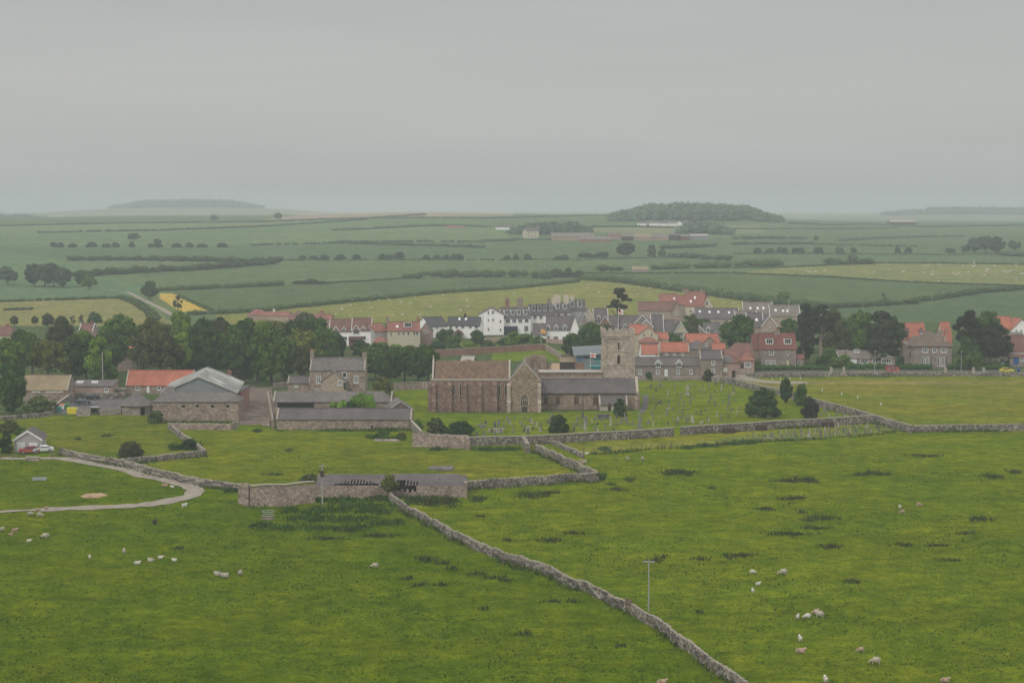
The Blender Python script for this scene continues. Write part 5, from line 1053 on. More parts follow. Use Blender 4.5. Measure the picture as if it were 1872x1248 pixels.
# ---------------------------------------------------------------- the church
def church():
    X, Z = WX, WZ
    root = empty('church', (X(936, 450), 450, 0), 0, 'long medieval stone church with square battlemented tower in its churchyard', 'church'); O = tuple(root.location)
    B = lambda mb, n, mats, p=None: mb.build(n, [M[m] for m in (mats if isinstance(mats, (list, tuple)) else [mats])], p or root, O)
    def AW(u, vt, vb, wp, D, lights, **k):
        return arch_window(root, (X(u, D) - O[0], D - .03 - O[1], Z(vb, D)), wp / F * D, (vb - vt) / F * D, lights, **k)
    # chancel
    y0, y1 = 448.0, 457.0; xa, xb = X(788.5, y0), X(933, y0); ze, zr = Z(693, y0), Z(659.5, 452.5)
    mb = MB(); mb.box(xa, xb, y0, y1, -1, ze); B(mb, 'chancel_wall', 'red_stone')
    xl = X(795, y0)
    for xx, q in ((xl - .75, .6), (X(930, y0), .35)):
        mb = MB(); mb.prism_x([(y0 - .1, ze - .3), (y1 + .1, ze - .3), (y1 + .1, ze + q * .6), (452.5, zr + q), (y0 - .1, ze + q * .6)], xx, xx + .42)
        if q > .5: mb.box(xl - .75, xl - .35, 452.3, 452.7, zr + q - .1, Z(650, 452))
        B(mb, 'gable_coping', 'surround')
    mb = MB(); mb.slab((xl, y0 + .1, ze + .1), (X(931, y0), y0 + .1, ze + .1), (X(931, y0), 452.5, zr), (xl, 452.5, zr), .3); mb.slab((xl, 452.5, zr), (X(931, y0), 452.5, zr), (X(931, y0), y1, ze + .1), (xl, y1, ze + .1), .3)
    r = random.Random(5)
    for k in range(260):                                  # uneven mossy slabs
        x = r.uniform(xl + .3, X(930, y0) - .4); s = r.uniform(.03, .97); y = y0 + .1 + s * 4.4; z = ze + .1 + s * (zr - ze - .1); w = r.uniform(.25, .7)
        mb.slab((x - w, y - .3, z - .25), (x + w, y - .3, z - .25), (x + w, y + .25, z + .42), (x - w, y + .25, z + .42), .12, 0)
    B(mb, 'chancel_roof', 'mossroof')
    mb = MB(); mb.box(xa - .15, xb, y0 - .16, y0, ze - .35, ze + .12); B(mb, 'string_course', 'surround')
    for u in (793, 822, 850, 877, 905):
        mb = MB(); x = X(u, y0); w = .52; h = Z(704, y0); mb.prism_x([(y0 - 1.05, -1), (y0, -1), (y0, h + .9), (y0 - .7, h), (y0 - .7, 3.2), (y0 - 1.05, 2.7)], x - w, x + w); B(mb, 'buttress', 'red_stone')
    mb = MB(); mb.box(xa - .9, xa, y0 - .3, y0 + 1.2, -1, Z(706, y0)); mb.box(xa - .9, xa, y1 - 1.5, y1, -1, 6); B(mb, 'buttress', 'red_stone')
    mb = MB(); x = X(909, y0); mb.tube((x, y0 - .14, 0), (x, y0 - .14, 7.5), .12); B(mb, 'drainpipe', 'darkwood')
    for u, vt, vb, w in ((829.8, 702.5, 722, 2.6), (841.6, 702.5, 722, 2.6), (912.8, 703, 722.5, 3), (924.5, 703, 722.5, 3), (923, 728, 739, 1.8)): AW(u, vt, vb, w, y0, 1, pane='darkhole', fr=.10, name='lancet_window')
    # transept
    yt = 446.8; a, b = X(930.5, yt), X(987.5, yt); zs, zp = Z(696, yt), Z(664, yt); c = (a + b) / 2
    mb = MB(); mb.prism([(a, -1), (b, -1), (b, zs), (c, zp), (a, zs)], yt, 458); B(mb, 'transept_wall', 'brown_stone')
    mb = MB()
    for sg, xx in ((-1, a), (1, b)):
        mb.add([(c, yt + .35, zp + .12), (xx + sg * .2, yt + .35, zs + .0), (xx + sg * .2, 458, zs), (c, 458, zp + .12)], [(0, 1, 2, 3)], 0); mb.add([(c, yt - .08, zp + .42), (xx + sg * .35, yt - .08, zs + .1), (xx + sg * .35, yt + .4, zs + .1), (c, yt + .4, zp + .42), (c, yt - .08, zp - .05), (xx + sg * .35, yt - .08, zs - .3), (xx + sg * .35, yt + .4, zs - .3), (c, yt + .4, zp - .05)], [(0, 1, 2, 3), (7, 6, 5, 4), (0, 4, 5, 1), (1, 5, 6, 2), (2, 6, 7, 3), (3, 7, 4, 0)], 1)
    mb.box(c - .2, c + .2, yt - .05, yt + .35, zp, zp + 1.1, 1); B(mb, 'transept_roof', ['slate2', 'surround'])
    for xx, w in ((a - .2, .6), (b - .35, .6)):
        mb = MB(); mb.prism_x([(yt - .9, -1), (yt, -1), (yt, Z(700, yt)), (yt - .5, Z(705, yt)), (yt - .5, 3), (yt - .9, 2.4)], xx - w / 2, xx + w / 2 + .3); B(mb, 'buttress', 'tower_stone')
    AW(958.6, 719.5, 741.5, 13, yt, 4, fr=.2, frame='tower_stone')
    mb = MB(); mb.prism([(X(954, yt), 0), (X(964, yt), 0), (X(964, yt), 1.2), (X(959, yt), 1.75), (X(954, yt), 1.2)], yt - .06, yt + .02); B(mb, 'door', 'darkwood')
    # south aisle
    ya = 453.0; a, b = X(988, ya), X(1166.5, ya); ze2, zr2 = Z(716.8, ya), Z(691, 457.6)
    mb = MB(); mb.prism_x([(ya, -1), (457.8, -1), (457.8, zr2 - .1), (ya, ze2)], a - .3, b); B(mb, 'aisle_wall', 'brown_stone')
    mb = MB(); sl = (zr2 - ze2) / 4.6; mb.slab((a - .2, ya - .3, ze2 - .2), (b - .4, ya - .3, ze2 - .2), (b - .4, 457.6, zr2 + .05), (a - .2, 457.6, zr2 + .05), .2); B(mb, 'aisle_roof', 'slate')
    mb = MB(); mb.prism_x([(ya - .25, ze2 - .5), (457.9, ze2 - .5), (457.9, zr2 + .45), (ya - .25, ze2 + .2)], b - .45, b + .2); B(mb, 'gable_coping', 'surround')
    mb = MB(); mb.box(a - .2, X(1101, 457), 457.2, 457.7, zr2 - .02, zr2 + .26); B(mb, 'flashing', 'lead')
    mb = MB(); mb.box(a - .2, b - .4, ya - .42, ya - .28, ze2 - .35, ze2 - .2); B(mb, 'gutter', 'darkwood')
    for u in (997.4, 1019.7, 1053.8, 1088.4): AW(u, 720, 739, 7.4, ya, 2, fr=.16, frame='brown_stone')
    for u in (1066, 1093): mb = MB(); x = X(u, ya); mb.tube((x, ya - .1, 0), (x, ya - .1, ze2), .07); B(mb, 'drainpipe', 'darkwood')
    mb = MB(); mb.prism_x([(ya - .2, -1), (ya + 5, -1), (ya + 5, 4.3), (ya - .2, 3.4)], b - .02, b + .5); mb.prism_x([(ya - 1.1, -1), (ya, -1), (ya, 3.2), (ya - .7, 2.6)], b - .9, b); B(mb, 'buttress', 'brown_stone')
    # nave clerestory and low lead roof
    mb = MB(); zc = Z(680.5, 458.4); mb.box(X(985, 458), X(1103, 458), 457.9, 465, -1, zc); B(mb, 'nave_wall', 'brown_stone')
    mb = MB(); mb.prism_x([(457.6, zc), (465.3, zc), (465.3, zc + .1), (461.5, zc + .3), (457.6, zc + .1)], X(985, 458), X(1103, 458)); B(mb, 'nave_roof', 'lead')
    # porch
    yp = 449.5; a, b = X(1097, yp), X(1147, yp); zpe, zpr = Z(739, yp), Z(725, 452)
    mb = MB(); mb.prism_x([(yp, -1), (453, -1), (453, zpr), (yp, zpe)], a, b); B(mb, 'porch_wall', 'surround')
    mb = MB(); mb.slab((a - .1, yp - .25, zpe - .1), (b + .1, yp - .25, zpe - .1), (b + .1, 452.95, zpr + .25), (a - .1, 452.95, zpr + .25), .16); B(mb, 'porch_roof', 'slate')
    for q0, q1 in ((a - .15, a + .2), (b - .2, b + .15)): mb = MB(); mb.prism_x([(yp - .3, zpe - .3), (453, zpe - .3), (453, zpr + .4), (yp - .3, zpe + .15)], q0, q1); B(mb, 'gable_coping', 'surround')
    mb = MB(); mb.box(a + 2.0, a + 2.8, yp - .05, yp + .02, 0, 1.9); B(mb, 'door', 'darkwood')
    # tower
    y2, dpt = 458.6, 8.3; a, b = X(1101.5, y2), X(1159.6, y2); zt = Z(617, y2); ztop = Z(603.5, y2)
    mb = MB(); mb.box(a, b, y2, y2 + dpt, -1, Z(641.5, y2)); mb.box(a + .12, b - .12, y2 + .12, y2 + dpt - .12, Z(641.5, y2), zt)
    B(mb, 'tower_wall', 'tower_stone')
    mb = MB(); mb.box(a - .12, b + .12, y2 - .12, y2 + dpt + .12, -1, Z(684, y2))
    for v in (641.7, 666.5, 618): z = Z(v, y2); mb.box(a - .1, b + .1, y2 - .1, y2 + dpt + .1, z - .16, z + .16)
    B(mb, 'string_course', 'tower_stone')
    for xx in (a - .15, b - 1.05):
        mb = MB(); mb.box(xx, xx + 1.2, y2 - .22, y2 + 1.0, -1, zt - .2); B(mb, 'corner_buttress', 'tower_stone')
    mb = MB(); p = .45
    for (x0, x1, yy0, yy1) in ((a - .1, b + .1, y2 - .1, y2 - .1 + p), (a - .1, b + .1, y2 + dpt + .1 - p, y2 + dpt + .1), (a - .1, a - .1 + p, y2 + p - .1, y2 + dpt + .1 - p), (b + .1 - p, b + .1, y2 + p - .1, y2 + dpt + .1 - p)):
        mb.box(x0, x1, yy0, yy1, zt + .16, ztop - .75); lx, ly = x1 - x0, yy1 - yy0
        if lx > ly:
            n = 5
            for i in range(n): cx = x0 + lx * (i + .5) / n; mb.box(cx - lx / n * .31, cx + lx / n * .31, yy0, yy1, ztop - .75, ztop)
        else:
            for i in range(3): cy = yy0 + ly * (i + .5) / 3; mb.box(x0, x1, cy - ly / 3 * .3, cy + ly / 3 * .3, ztop - .75, ztop)
    for cx in (a + .15, b - .15):
        for cy in (y2 + .15, y2 + dpt - .15): mb.box(cx - .35, cx + .35, cy - .35, cy + .35, ztop - .75, ztop + .35)
    B(mb, 'battlement', 'tower_stone')
    mb = MB(); mb.add([(a, y2, zt + .2), (b, y2, zt + .2), (b, y2 + dpt, zt + .2), (a, y2 + dpt, zt + .2), ((a + b) / 2, y2 + dpt / 2, zt + 1.2)], [(0, 1, 4), (1, 2, 4), (2, 3, 4), (3, 0, 4)]); B(mb, 'tower_roof', 'slate')
    AW(1131, 625, 637.5, 2.8, y2, 1, fr=.14, pane='darkhole', name='lancet_window'); AW(1131, 648, 665, 5.6, y2, 1, fr=.2, name='belfry_window')
    for k, u in enumerate((1016.5, 1066)): pass
    return y2, (a + b) / 2, ztop
TY, TX_, TZ = church()
def flag(u, vt, vb, vpole_b, D, w, name_label, mats, z_bottom=None, cross=True):
    x = WX(u, D); zt = WZ(vt, D); zb = z_bottom if z_bottom is not None else g(x, D); r = empty('flagpole', (x, D, zb), 0, name_label, 'flagpole')
    mb = MB(); mb.tube((0, 0, 0), (0, 0, zt - zb + .3), .085, .05, 7); mb.build('pole', [M['paint']], r)
    hh = (vb - vt) / F * D; n = 8; mb = MB()
    for i in range(n):
        for j in range(6):
            xa, xb = w * i / n, w * (i + 1) / n; za, zb_ = hh * j / 6, hh * (j + 1) / 6; wv = lambda q: .22 * sin(q / w * 5.5) * q / w; dr = lambda q: -.16 * q
            if len(mats) == 3: m = (i + (j >= 3)) % 2 if True else 0
            else: m = 0
            if cross: m = 1 if (j in (2, 3) or i == 3) else 0
            if cross == 'canton': m = 2 if (i < 3 and j >= 3) else (1 if (j == 2 or i == 3) else 0)
            vs = [(xa, wv(xa), za + dr(xa)), (xb, wv(xb), za + dr(xb)), (xb, wv(xb), zb_ + dr(xb)), (xa, wv(xa), zb_ + dr(xa))]
            mb.add(vs + [(a_, b_ + .02, c_) for a_, b_, c_ in vs], [(0, 1, 2, 3), (7, 6, 5, 4)], m)
    o = mb.build('flag', [M[m] for m in mats], r); o.location = (.06, 0, zt - zb - hh)
flag(1130, 564.5, 573.5, 0, TY + 4, 1.2, 'tall white flagpole with white flag on top of the church tower', ['flagwhite', 'flagred', 'flagnavy'], TZ - 1.5, 'canton')
flag(1079, 645, 652.5, 0, 500, 1.55, 'white flagpole with red cross flag beside the modern building', ['flagwhite', 'flagred'])
flag(989, 601.5, 609, 0, 655, 1.6, 'flagpole with orange and yellow flag by the white house with gablets', ['flagorange', 'flagyellow', 'flagorange'], None, False)

# ---------------------------------------------------------------- ruins, modern building and sheds behind the church
def ruins():
    r = empty('ruined_building', (WX(975, 520), 520, 0), 0, 'roofless reddish stone ruin behind the church', 'ruin'); X = WX; Z = lambda v: WZ(v, 520); O = tuple(r.location)
    rr = random.Random(9)
    for (ua, ub, ya, yb, vt) in ((960, 970, 519, 521, 651), (970, 995, 526, 527, 652), (960, 961.5, 521, 527, 653), (989, 999, 519, 520.5, 652), (998.5, 1000, 520.5, 527, 656), (1000, 1008, 520, 521, 664), (975, 985, 519, 519.8, 668)):
        mb = MB(); xa, xb = X(ua, 520), X(ub, 520); n = max(2, int((xb - xa) / .8)); z = Z(vt)
        pts = [(xa, -.5), (xb, -.5)] + [(xb - (xb - xa) * i / n, z + rr.uniform(-.35, .25)) for i in range(n + 1)]
        mb.prism(pts, ya, yb); mb.build('wall', [M['brown_stone']], r, O)
ruins()
def museum():
    X, Z = WX, WZ; D = 540; r = empty('exhibition_building', (X(1053, D), D, g(X(1053, D), D)), 0, 'modern building with curved grey roof and blue panels left of the church tower', 'building'); O = tuple(r.location)
    a, c, b = X(1053, D), X(1067, D), X(1106, D); mb = MB()
    mb.box(a, b, D, D + 16, 0, Z(655, D)); mb.build('wall', [M['steelgrey']], r, O)
    mb = MB(); mb.box(a - .1, c, D - .12, D + .1, 0, Z(662, D)); mb.box(a - .12, a + .02, D - .1, D + 14, 0, Z(662, D)); mb.prism([(a, 0), (X(1077, D), 0), (X(1077, D), 1.2), (X(1072, D), 2.0)], D - .5, D - .15); mb.build('brick_base', [M['brick']], r, O)
    mb = MB(); mb.box(a + .1, c - .2, D - .16, D - .13, Z(660, D), Z(649, D)); mb.build('banner', [M['bluepanel']], r, O)
    mb = MB(); mb.box(X(1086, D), b, D - .16, D, Z(658, D), Z(648, D)); mb.box(X(1078, D), b, D - .16, D, .3, Z(670, D)); mb.build('window', [M['tealglass']], r, O)
    mb = MB(); mb.box(X(1086, D), b, D - .3, D - .16, Z(661.5, D), Z(659.5, D)); mb.box(X(1078, D), b, D - .3, D - .16, Z(670, D), Z(667, D)); mb.build('window_band', [M['aqua']], r, O)
    mb = MB(); n = 12; zt = Z(646, D)
    for i in range(n):
        s0, s1 = i / n, (i + 1) / n; y0, y1 = D - 1 + s0 * 19, D - 1 + s1 * 19; z0, z1 = zt + 1.4 * sin(s0 * pi * .7), zt + 1.4 * sin(s1 * pi * .7)
        mb.slab((a - .8, y0, z0 - .5), (b, y0, z0 + .0), (b, y1, z1), (a - .8, y1, z1 - .5), .25)
    mb.build('roof', [M['curvedroof']], r, O)
museum()
house('open_shed', 'brown timber shed with pale roof between the ruin and the modern building', 1024, 1051, 545, 661, 653, 6, 'darkwood', 'tanroof', L=None, cat='shed')
house('garden_shed', 'pale-roofed little shed behind the mossy chancel roof', 843, 865, 560, 659, 650.5, 4, 'wood', 'lead', th=-12, cat='shed')

# ---------------------------------------------------------------- the farm
house('farmhouse', 'two storey stone farmhouse with gabled wing and slate roof', 566.5, 667, 487, 676, 653.5, 8.5, 'stone', 'slate2', verge='coping', cat='farmhouse',
      wins=[(582.5, 687, 701, 8.5, 2, 4), (630, 680, 690, 8.5, 1, 1), (651, 686, 700, 8, 2, 4), (581, 711, 716, 7, 3, 1)], chims=[(.015, 641, 1.0, 1.5, 'chimstone', 2), (.975, 645, 1.1, 1.5, 'chimstone', 1)])
house('farmhouse_wing', 'tan stone gabled wing on the front of the farmhouse', 586.5, 633.5, 484.5, 697, 678.5, 2.46, 'buff', 'slate2', form='y', cat='building', verge='coping', wins=[(621.5, 695.5, 704, 8, 2, 2)], doors=[(630.7, 699, 712, 4.5, 'glass')])
for u, D, a, b in ((645, 486.9, 677, 716), (659, 486.9, 677, 716), (586, 486.9, 698, 716)): pass
house('farmhouse_annex', 'low slate-roofed annex at the left of the farmhouse', 526, 566, 488, 699.5, 687, 6, 'stone', 'slate', verge='coping', cat='building', wins=[(541.5, 700, 707.5, 7, 3, 1)])
# long ranges round the farm court
house('stone_byre', 'long low stone byre with slate roof, in front of the court', 505.5, 752, 412, 765, 746, 6.2, 'stone', 'slate', verge='coping', cat='barn', group='farm ranges', th=-.6, wins=[(680, 776, 784.5, 6, 2, 1, 'surround', 'darkhole')], wframe='surround')
cs = house('cart_shed', 'long slate-roofed range with dark open bays behind the front byre', 499.5, 716, 430, 734, 715.5, 7, 'stone', 'slate2', verge='coping', cat='barn', group='farm ranges', hipr=.08)
o = MB(); Dc = 429.9; o.box(WX(506.6, Dc), WX(573, Dc), Dc - .12, Dc - .02, 1.2, WZ(735.5, Dc)); attach(o.build('bay_shade', [M['darkhole']]), cs)  # inside shade of the bays, a dark sheet on the solid wall
house('side_range', 'slate-roofed cross range closing the court at its right end', 690, 715, 419.5, 745, 722, 5, 'stone', 'slate2', cat='barn', group='farm ranges', form='y', L=6.2, h=3.4, hr=5.4, th=8, verge='coping')
bpy.data.objects['side_range'].location = (WX(708, 421), 419.6, 0)
for ch in KIDS['side_range']: ch.scale = (1, 2.1, 1)
house('four_holed_barn', 'stone barn with four small square openings and hipped slate roof', 279, 436, 428, 733.7, 717, 7.5, 'stone', 'slate2', cat='barn', hipl=.22, hipr=.10,
      wins=[(u, 738.8, 745.4, 8, 1, 1, 'surround', 'darkhole') for u in (335.6, 360.8, 388.8, 416.4)])
house('hipped_outbuilding', 'pyramid-roofed end block behind the four-holed barn', 291, 322, 431, 727, 705.5, 6, 'stone', 'slate2', form='hip', cat='barn', over=.3)
house('steel_barn', 'large shed with pale streaked corrugated roof and grey-blue gable', 294, 432, 440, 714.5, 690, 28, 'steelgrey', 'corrugated', form='y', cat='barn', over=.35, h=5.4, th=5)
house('red_block', 'red brick lean-to at the right side of the large corrugated shed', 433.5, 441, 447, 716, 710, 14, 'brick', 'slate2', form='flat', cat='building')
chx = empty('brick_chimney', (WX(419, 476), 476, 0), 0, 'slim red chimney behind the corrugated shed', 'chimney'); mb = MB(); mb.box(-.45, .45, -.45, .45, 0, WZ(680, 476)); mb.box(-.6, .6, -.6, .6, WZ(680, 476), WZ(678, 476)); mb.tube((0, 0, WZ(678, 476)), (0, 0, WZ(675.5, 476)), .25, .2, 8); mb.build('stack', [M['brick']], chx)
house('orange_roofed_cottage', 'low stone cottage with long bright orange pantile roof', 230, 352, 490, 703, 677, 7.5, 'stone', 'pantile', verge='coping', cat='cottage', wins=[(251.7, 705.5, 713, 7, 2, 1), (290.7, 705.5, 713, 7, 2, 1)], doors=[(271, 705.5, 717.5, 5, 'paint')])
house('tan_roofed_barn', 'old barn with plain tan roof and pale stone gable', 30, 124, 470, 712, 685.5, 8.5, 'stone', 'tanroof', verge='coping', cat='barn', wins=[(u, 713.5, 716.5, 7, 3, 1, 'paint') for u in (62, 71, 88, 96, 104, 112)])
fb = house('flat_roofed_block', 'low pinkish block with flat grey roof and two skylights', 129.5, 205, 480, 707, 700.5, 8, 'pinkwall', 'slate', form='mono', cat='building', wins=[(195, 709, 716, 7, 2, 1)], hr=3.9, h=3.1)
for u in (146, 173): mb = MB(); x = WX(u, 484); mb.box(-.9, .9, -.6, .6, 3.2, 4.1); o = mb.build('roof_lantern', [M['paint']]); o.location = (x, 484, 0); attach(o, fb)
house('yard_gatehouse', 'small stone gateway block right of the flat-roofed one', 207, 227, 484, 712, 704, 3, 'stone', 'stonegrey', form='flat', cat='building')
def round_hut():
    D = 440; c = (WX(248, D + 3.6), D + 3.6); r = empty('round_hut', (*c, 0), 0, 'octagonal stone horse-engine hut with conical slate roof', 'hut'); n = 8; R = 3.95; he = WZ(741, D); hp = WZ(714.5, c[1])
    ring = lambda q, z, nn=n: [(q * cos(2 * pi * (i + .5) / nn), q * sin(2 * pi * (i + .5) / nn), z) for i in range(nn)]
    mb = MB(); mb.add(ring(R, -.5) + ring(R, he), [(i, (i + 1) % n, n + (i + 1) % n, n + i) for i in range(n)]); mb.build('wall', [M['stonegrey']], r)
    mb = MB(); m = 16; mb.add(ring(R + .45, he - .15, m) + ring(R * .5, he + (hp - he) * .52, m) + [(0, 0, hp)], [(i, (i + 1) % m, m + (i + 1) % m, m + i) for i in range(m)] + [(m + i, m + (i + 1) % m, 2 * m) for i in range(m)] + [tuple(range(m - 1, -1, -1))]); mb.build('roof', [M['slate2']], r)
    for a_ in (-2.75, -1.0): mb = MB(); mb.box(-.6, .6, -.1, .1, 0, 1.9); o = mb.build('doorway_shade', [M['darkhole']], r); o.location = (R * .94 * cos(a_), R * .94 * sin(a_), 0); o.rotation_euler = (0, 0, a_ + pi / 2)  # doorways are near-black panels, their inside shade put into the colour
round_hut()
house('double_garage', 'pale double garage with white doors and grey gable roof', 26, 72, 375, 812, 794.5, 9, 'greyrender', 'slate', form='y', cat='garage', verge='paint', doors=[(37.5, 810, 828, 15, 'paint'), (58, 809.5, 826, 15, 'paint')], th=8, L=5.6, h=2.5, hr=4.3)

# ruined barn with slipped roof in the pasture
def ruined_barn():
    r = random.Random(12); dry_wall([(457, 890), (500, 888), (575, 883)], 3.4, .8, 'tall broken front wall at the left of the ruined barn', mat='stone', seed=50, rag=.22, group='ruined walls', stones=False)
    dry_wall([(439, 885), (448, 888), (457, 890)], 3.3, .8, 'crumbling end wall of the ruined barn', mat='stone', seed=51, rag=.3, group='ruined walls')
    D = 316; x0, x1 = WX(574, D), WX(854, D + 4); L = x1 - x0; root = empty('ruined_barn', (x0, D, g(x0, D)), .012, 'long low ruined barn with slipped grey slates and bare rafters', 'barn')
    he, hp, dp = 1.95, 3.05, 6.2
    mb = MB(); n = 60
    for i in range(n):                                  # broken front wall, lower right of the middle
        xa, xb = L * i / n, L * (i + 1) / n; s = (i + .5) / n; h_ = he - .05 if s < .5 or s > .66 else he * (.35 + .3 * abs(sin(i * 1.7)))
        mb.box(xa, xb + .01, -.25 + .02 * sin(i), .3, -.6, h_ + r.uniform(-.04, .04))
    mb.box(0, L, dp - .3, dp + .3, -.6, hp - .3); mb.box(-.02, .5, .3, dp, -.6, he); mb.box(L - .5, L + .02, .3, dp, -.6, he + .4); mb.build('wall', [M['stone']], root)
    mb = MB(); nx, ny = 96, 9; sl = (hp - he) / dp
    for i in range(nx):
        for j in range(ny):
            s, t = (i + .5) / nx, (j + .5) / ny; low = .5 + .42 * sin(s * 9 + 1) * .5
            hole = (.13 < s < .42 and t < .55 and t < .18 + .4 * sin((s - .13) / .29 * pi) and (i % 2 == 0 or t < .22)) or (.53 < s < .68 and t < .5 - (s - .53) * 1.2 and (i % 2 == 0 or s < .58)) or (s > .96 and t > .7 and r.random() < .6) or r.random() < .008
            if hole: continue
            x, y = L * i / nx, dp * j / ny; sag = -.12 * sin(s * 7) * sin(t * 3) ; z = he + sl * y + sag; dx, dy = L / nx, dp / ny
            mb.slab((x, y - .15, z + r.uniform(0, .03)), (x + dx * .99, y - .15, z + r.uniform(0, .03)), (x + dx * .99, y + dy, z + sl * dy + .02), (x, y + dy, z + sl * dy + .02), .07)
    mb.build('roof', [M['slate']], root)
    mb = MB()
    for i in range(48): x = L * (i + .5) / 48; mb.box(x - .05, x + .05, 0, dp, he - .12, he - .02) if False else mb.tube((x, -.1, he - .1), (x, dp, hp - .12), .05, n=4)
    mb.build('rafters', [M['darkwood']], root)
    mb = MB(); mb.box(.1, L - .1, .35, dp - .35, -.2, .5); mb.build('floor_shade', [M['darkhole']], root)  # near-black block under the roof gaps, inside shade put into its colour
ruined_barn()
def slab_ruin(u, v, w, d, label, hgt=.35, mat='slate2'):
    x, y, z = P(u, v); mb = MB(); r = random.Random(int(u)); n = 10; pts = [(w / 2 * cos(2 * pi * i / n) * r.uniform(.8, 1.1), d / 2 * sin(2 * pi * i / n) * r.uniform(.8, 1.1)) for i in range(n)]
    mb.add([(a, b, -.2) for a, b in pts] + [(a * .95, b * .95, hgt + .15 * sin(i * 2)) for i, (a, b) in enumerate(pts)], [tuple(range(n, 2 * n))] + [(i, (i + 1) % n, n + (i + 1) % n, n + i) for i in range(n)])
    o = mb.build('fallen_roof', [M[mat]]); o.location = (x, y, z); tag(o, label, 'ruin')
slab_ruin(808, 857, 5.6, 5.5, 'collapsed grey slate roof lying in the paddock'); slab_ruin(705, 806, 6, 2.2, 'low grey fallen slabs below the long byre', .3, 'stonegrey')

# ---------------------------------------------------------------- the village houses
bh = [house('balconied_house', 'white and brown house with dark red roof, left of a joined pair', 603, 643, 655, 605, 583.5, 8, 'white', 'browntile', verge='paint', wins=[(630, 615, 621.5, 9, 2, 1)], dormers=[(614.5, 596, 612, 12, 'wall', 'brick'), (629, 597, 607.5, 8, 'wall', 'brick')], group='joined pair of balconied houses', hr=None)]
bh.append(house('balconied_house', 'white and brown house with dark red roof, right of a joined pair', 643.5, 678, 652, 603.5, 581.5, 8, 'white', 'browntile', verge='paint', wins=[(664.5, 614, 621, 9, 2, 1), (651, 615, 621, 9, 2, 1, 'wood')], dormers=[(651.5, 594, 611, 14, 'wall', 'brick'), (664.5, 595.5, 606, 8, 'wall', 'brick')], group='joined pair of balconied houses'))
for k, (u, D) in enumerate(((612, 655), (650.5, 652))):
    mb = MB(); w = 6.2 / 2 if k else 7.5 / 2; mb.box(-w * .95 / 2 * 1.7, w * .95 / 2 * 1.7, -1.3, -.03, 2.6, 2.85); mb.box(-w * .8, w * .8, -1.3, -1.2, 2.85, 3.8); mb.box(-w * .8, w * .8, -.12, -.03, 0, 2.6); o = mb.build('balcony', [M['browntile']]); o.location = (WX(u, D), D, g(WX(u, D), D)); attach(o, bh[k])
house('red_roofed_house', 'grey and cream house with red tile roof and white box dormer', 709, 768, 648, 604.5, 588.5, 10.5, 'cream', 'redtile', th=6, wins=[(715, 608, 614, 3, 1, 2), (729, 607, 613, 3, 1, 2), (737.5, 607, 613, 4, 1, 2), (746.5, 606, 613, 4, 1, 2), (757.5, 606, 613, 4, 1, 2), (762.5, 606, 613, 4, 1, 2), (745, 620, 623, 4), (758, 620, 623, 4)], dormers=[(746, 589.5, 598.5, 15, 'flat', 'paint')], chims=[(.0, 580, .9, 1.2, 'chimstone', 3), (.96, 580, .9, 1.2, 'brick', 2)], lights=[(.30, .45)])
house('grey_gable_house', 'plain grey rendered gable end joined left of the red tile roof', 685, 709.5, 650, 606, 592, 9, 'greyrender', 'redtile', form='x', th=38)
house('orange_hipped_lodge', 'small orange hip-roofed lodge among garden trees', 682, 706, 640, 626, 614.5, 6, 'pinkwall', 'redtile', form='hip')
house('brown_garage_house', 'small brown house with grey roof beside the red-roofed one', 767, 790, 660, 605, 590, 8, 'pinkwall', 'slate', wins=[(779, 604.5, 609, 8, 3, 1)], form='y')
wc = house('white_cottage', 'white house with dark slate roof and little brown porch', 818, 877, 692, 594.5, 579.5, 8.5, 'white', 'slatedark', th=-4, wins=[(824, 596, 600.5, 6, 3, 1), (835, 596, 600.5, 5, 2, 1), (846, 595.5, 600, 6, 3, 1), (860, 595.5, 600, 5, 2, 1), (871, 595, 600, 7, 3, 1), (845.5, 608, 613.5, 5, 2, 2), (862, 608, 613, 6, 3, 1)], lights=[(.35, .75), (.55, .75)], chims=[(.52, 573, .8, .8, 'darkwood', 1)])
house('white_gable_house', 'white gable end with small window at the left of the white house', 787, 820, 694, 597, 580, 12, 'white', 'slatedark', th=30, wins=[(799, 598, 602, 2.5, 1, 1)])
mb = MB(); mb.box(-1.5, 1.5, -1.6, 0, 0, 2.3, 0); mb.prism([(-1.9, 2.3), (1.9, 2.3), (0, 3.7)], -1.8, 0, 1); o = mb.build('porch', [M['wood'], M['browntile']]); o.location = (WX(838, 690), 690.3, g(WX(838, 690), 690)); attach(o, wc)
# hotel and terrace
ho = house('hotel', 'large white hotel with grey mansard roof and four white dormers', 920, 970, 712, 581.5, 562.5, 17, 'white', 'slate', th=12, cat='hotel', skew=.32, dormers=[(u, 566, 576, 7.5, 'flat', 'paint') for u in (927, 939, 950, 962)], wins=[(928.5, 583.5, 590, 8, 3, 1), (940, 583.5, 590, 8, 4, 1), (951, 583.5, 590, 8, 3, 1), (962.5, 583.5, 590, 7, 2, 1), (962, 596, 606, 8, 3, 2)], chims=[(.25, 545.5, 1.5, 1.2, 'brick', 3), (.72, 545.5, 2.2, 1.2, 'chimstone', 4)])
house('hotel_wing', 'white gabled end block of the hotel with small windows', 875, 921, 709, 575, 562.5, 9, 'white', 'slate', th=0, cat='hotel', form='y', wins=[(893, 569, 574, 3, 1, 2), (901, 568, 573, 5, 2, 1), (893, 583, 587, 3, 1, 2), (901, 582.5, 587, 4, 2, 1), (893, 599, 604, 3, 1, 2), (915, 585, 590, 3, 1, 2), (915, 600, 605, 3, 1, 2)])
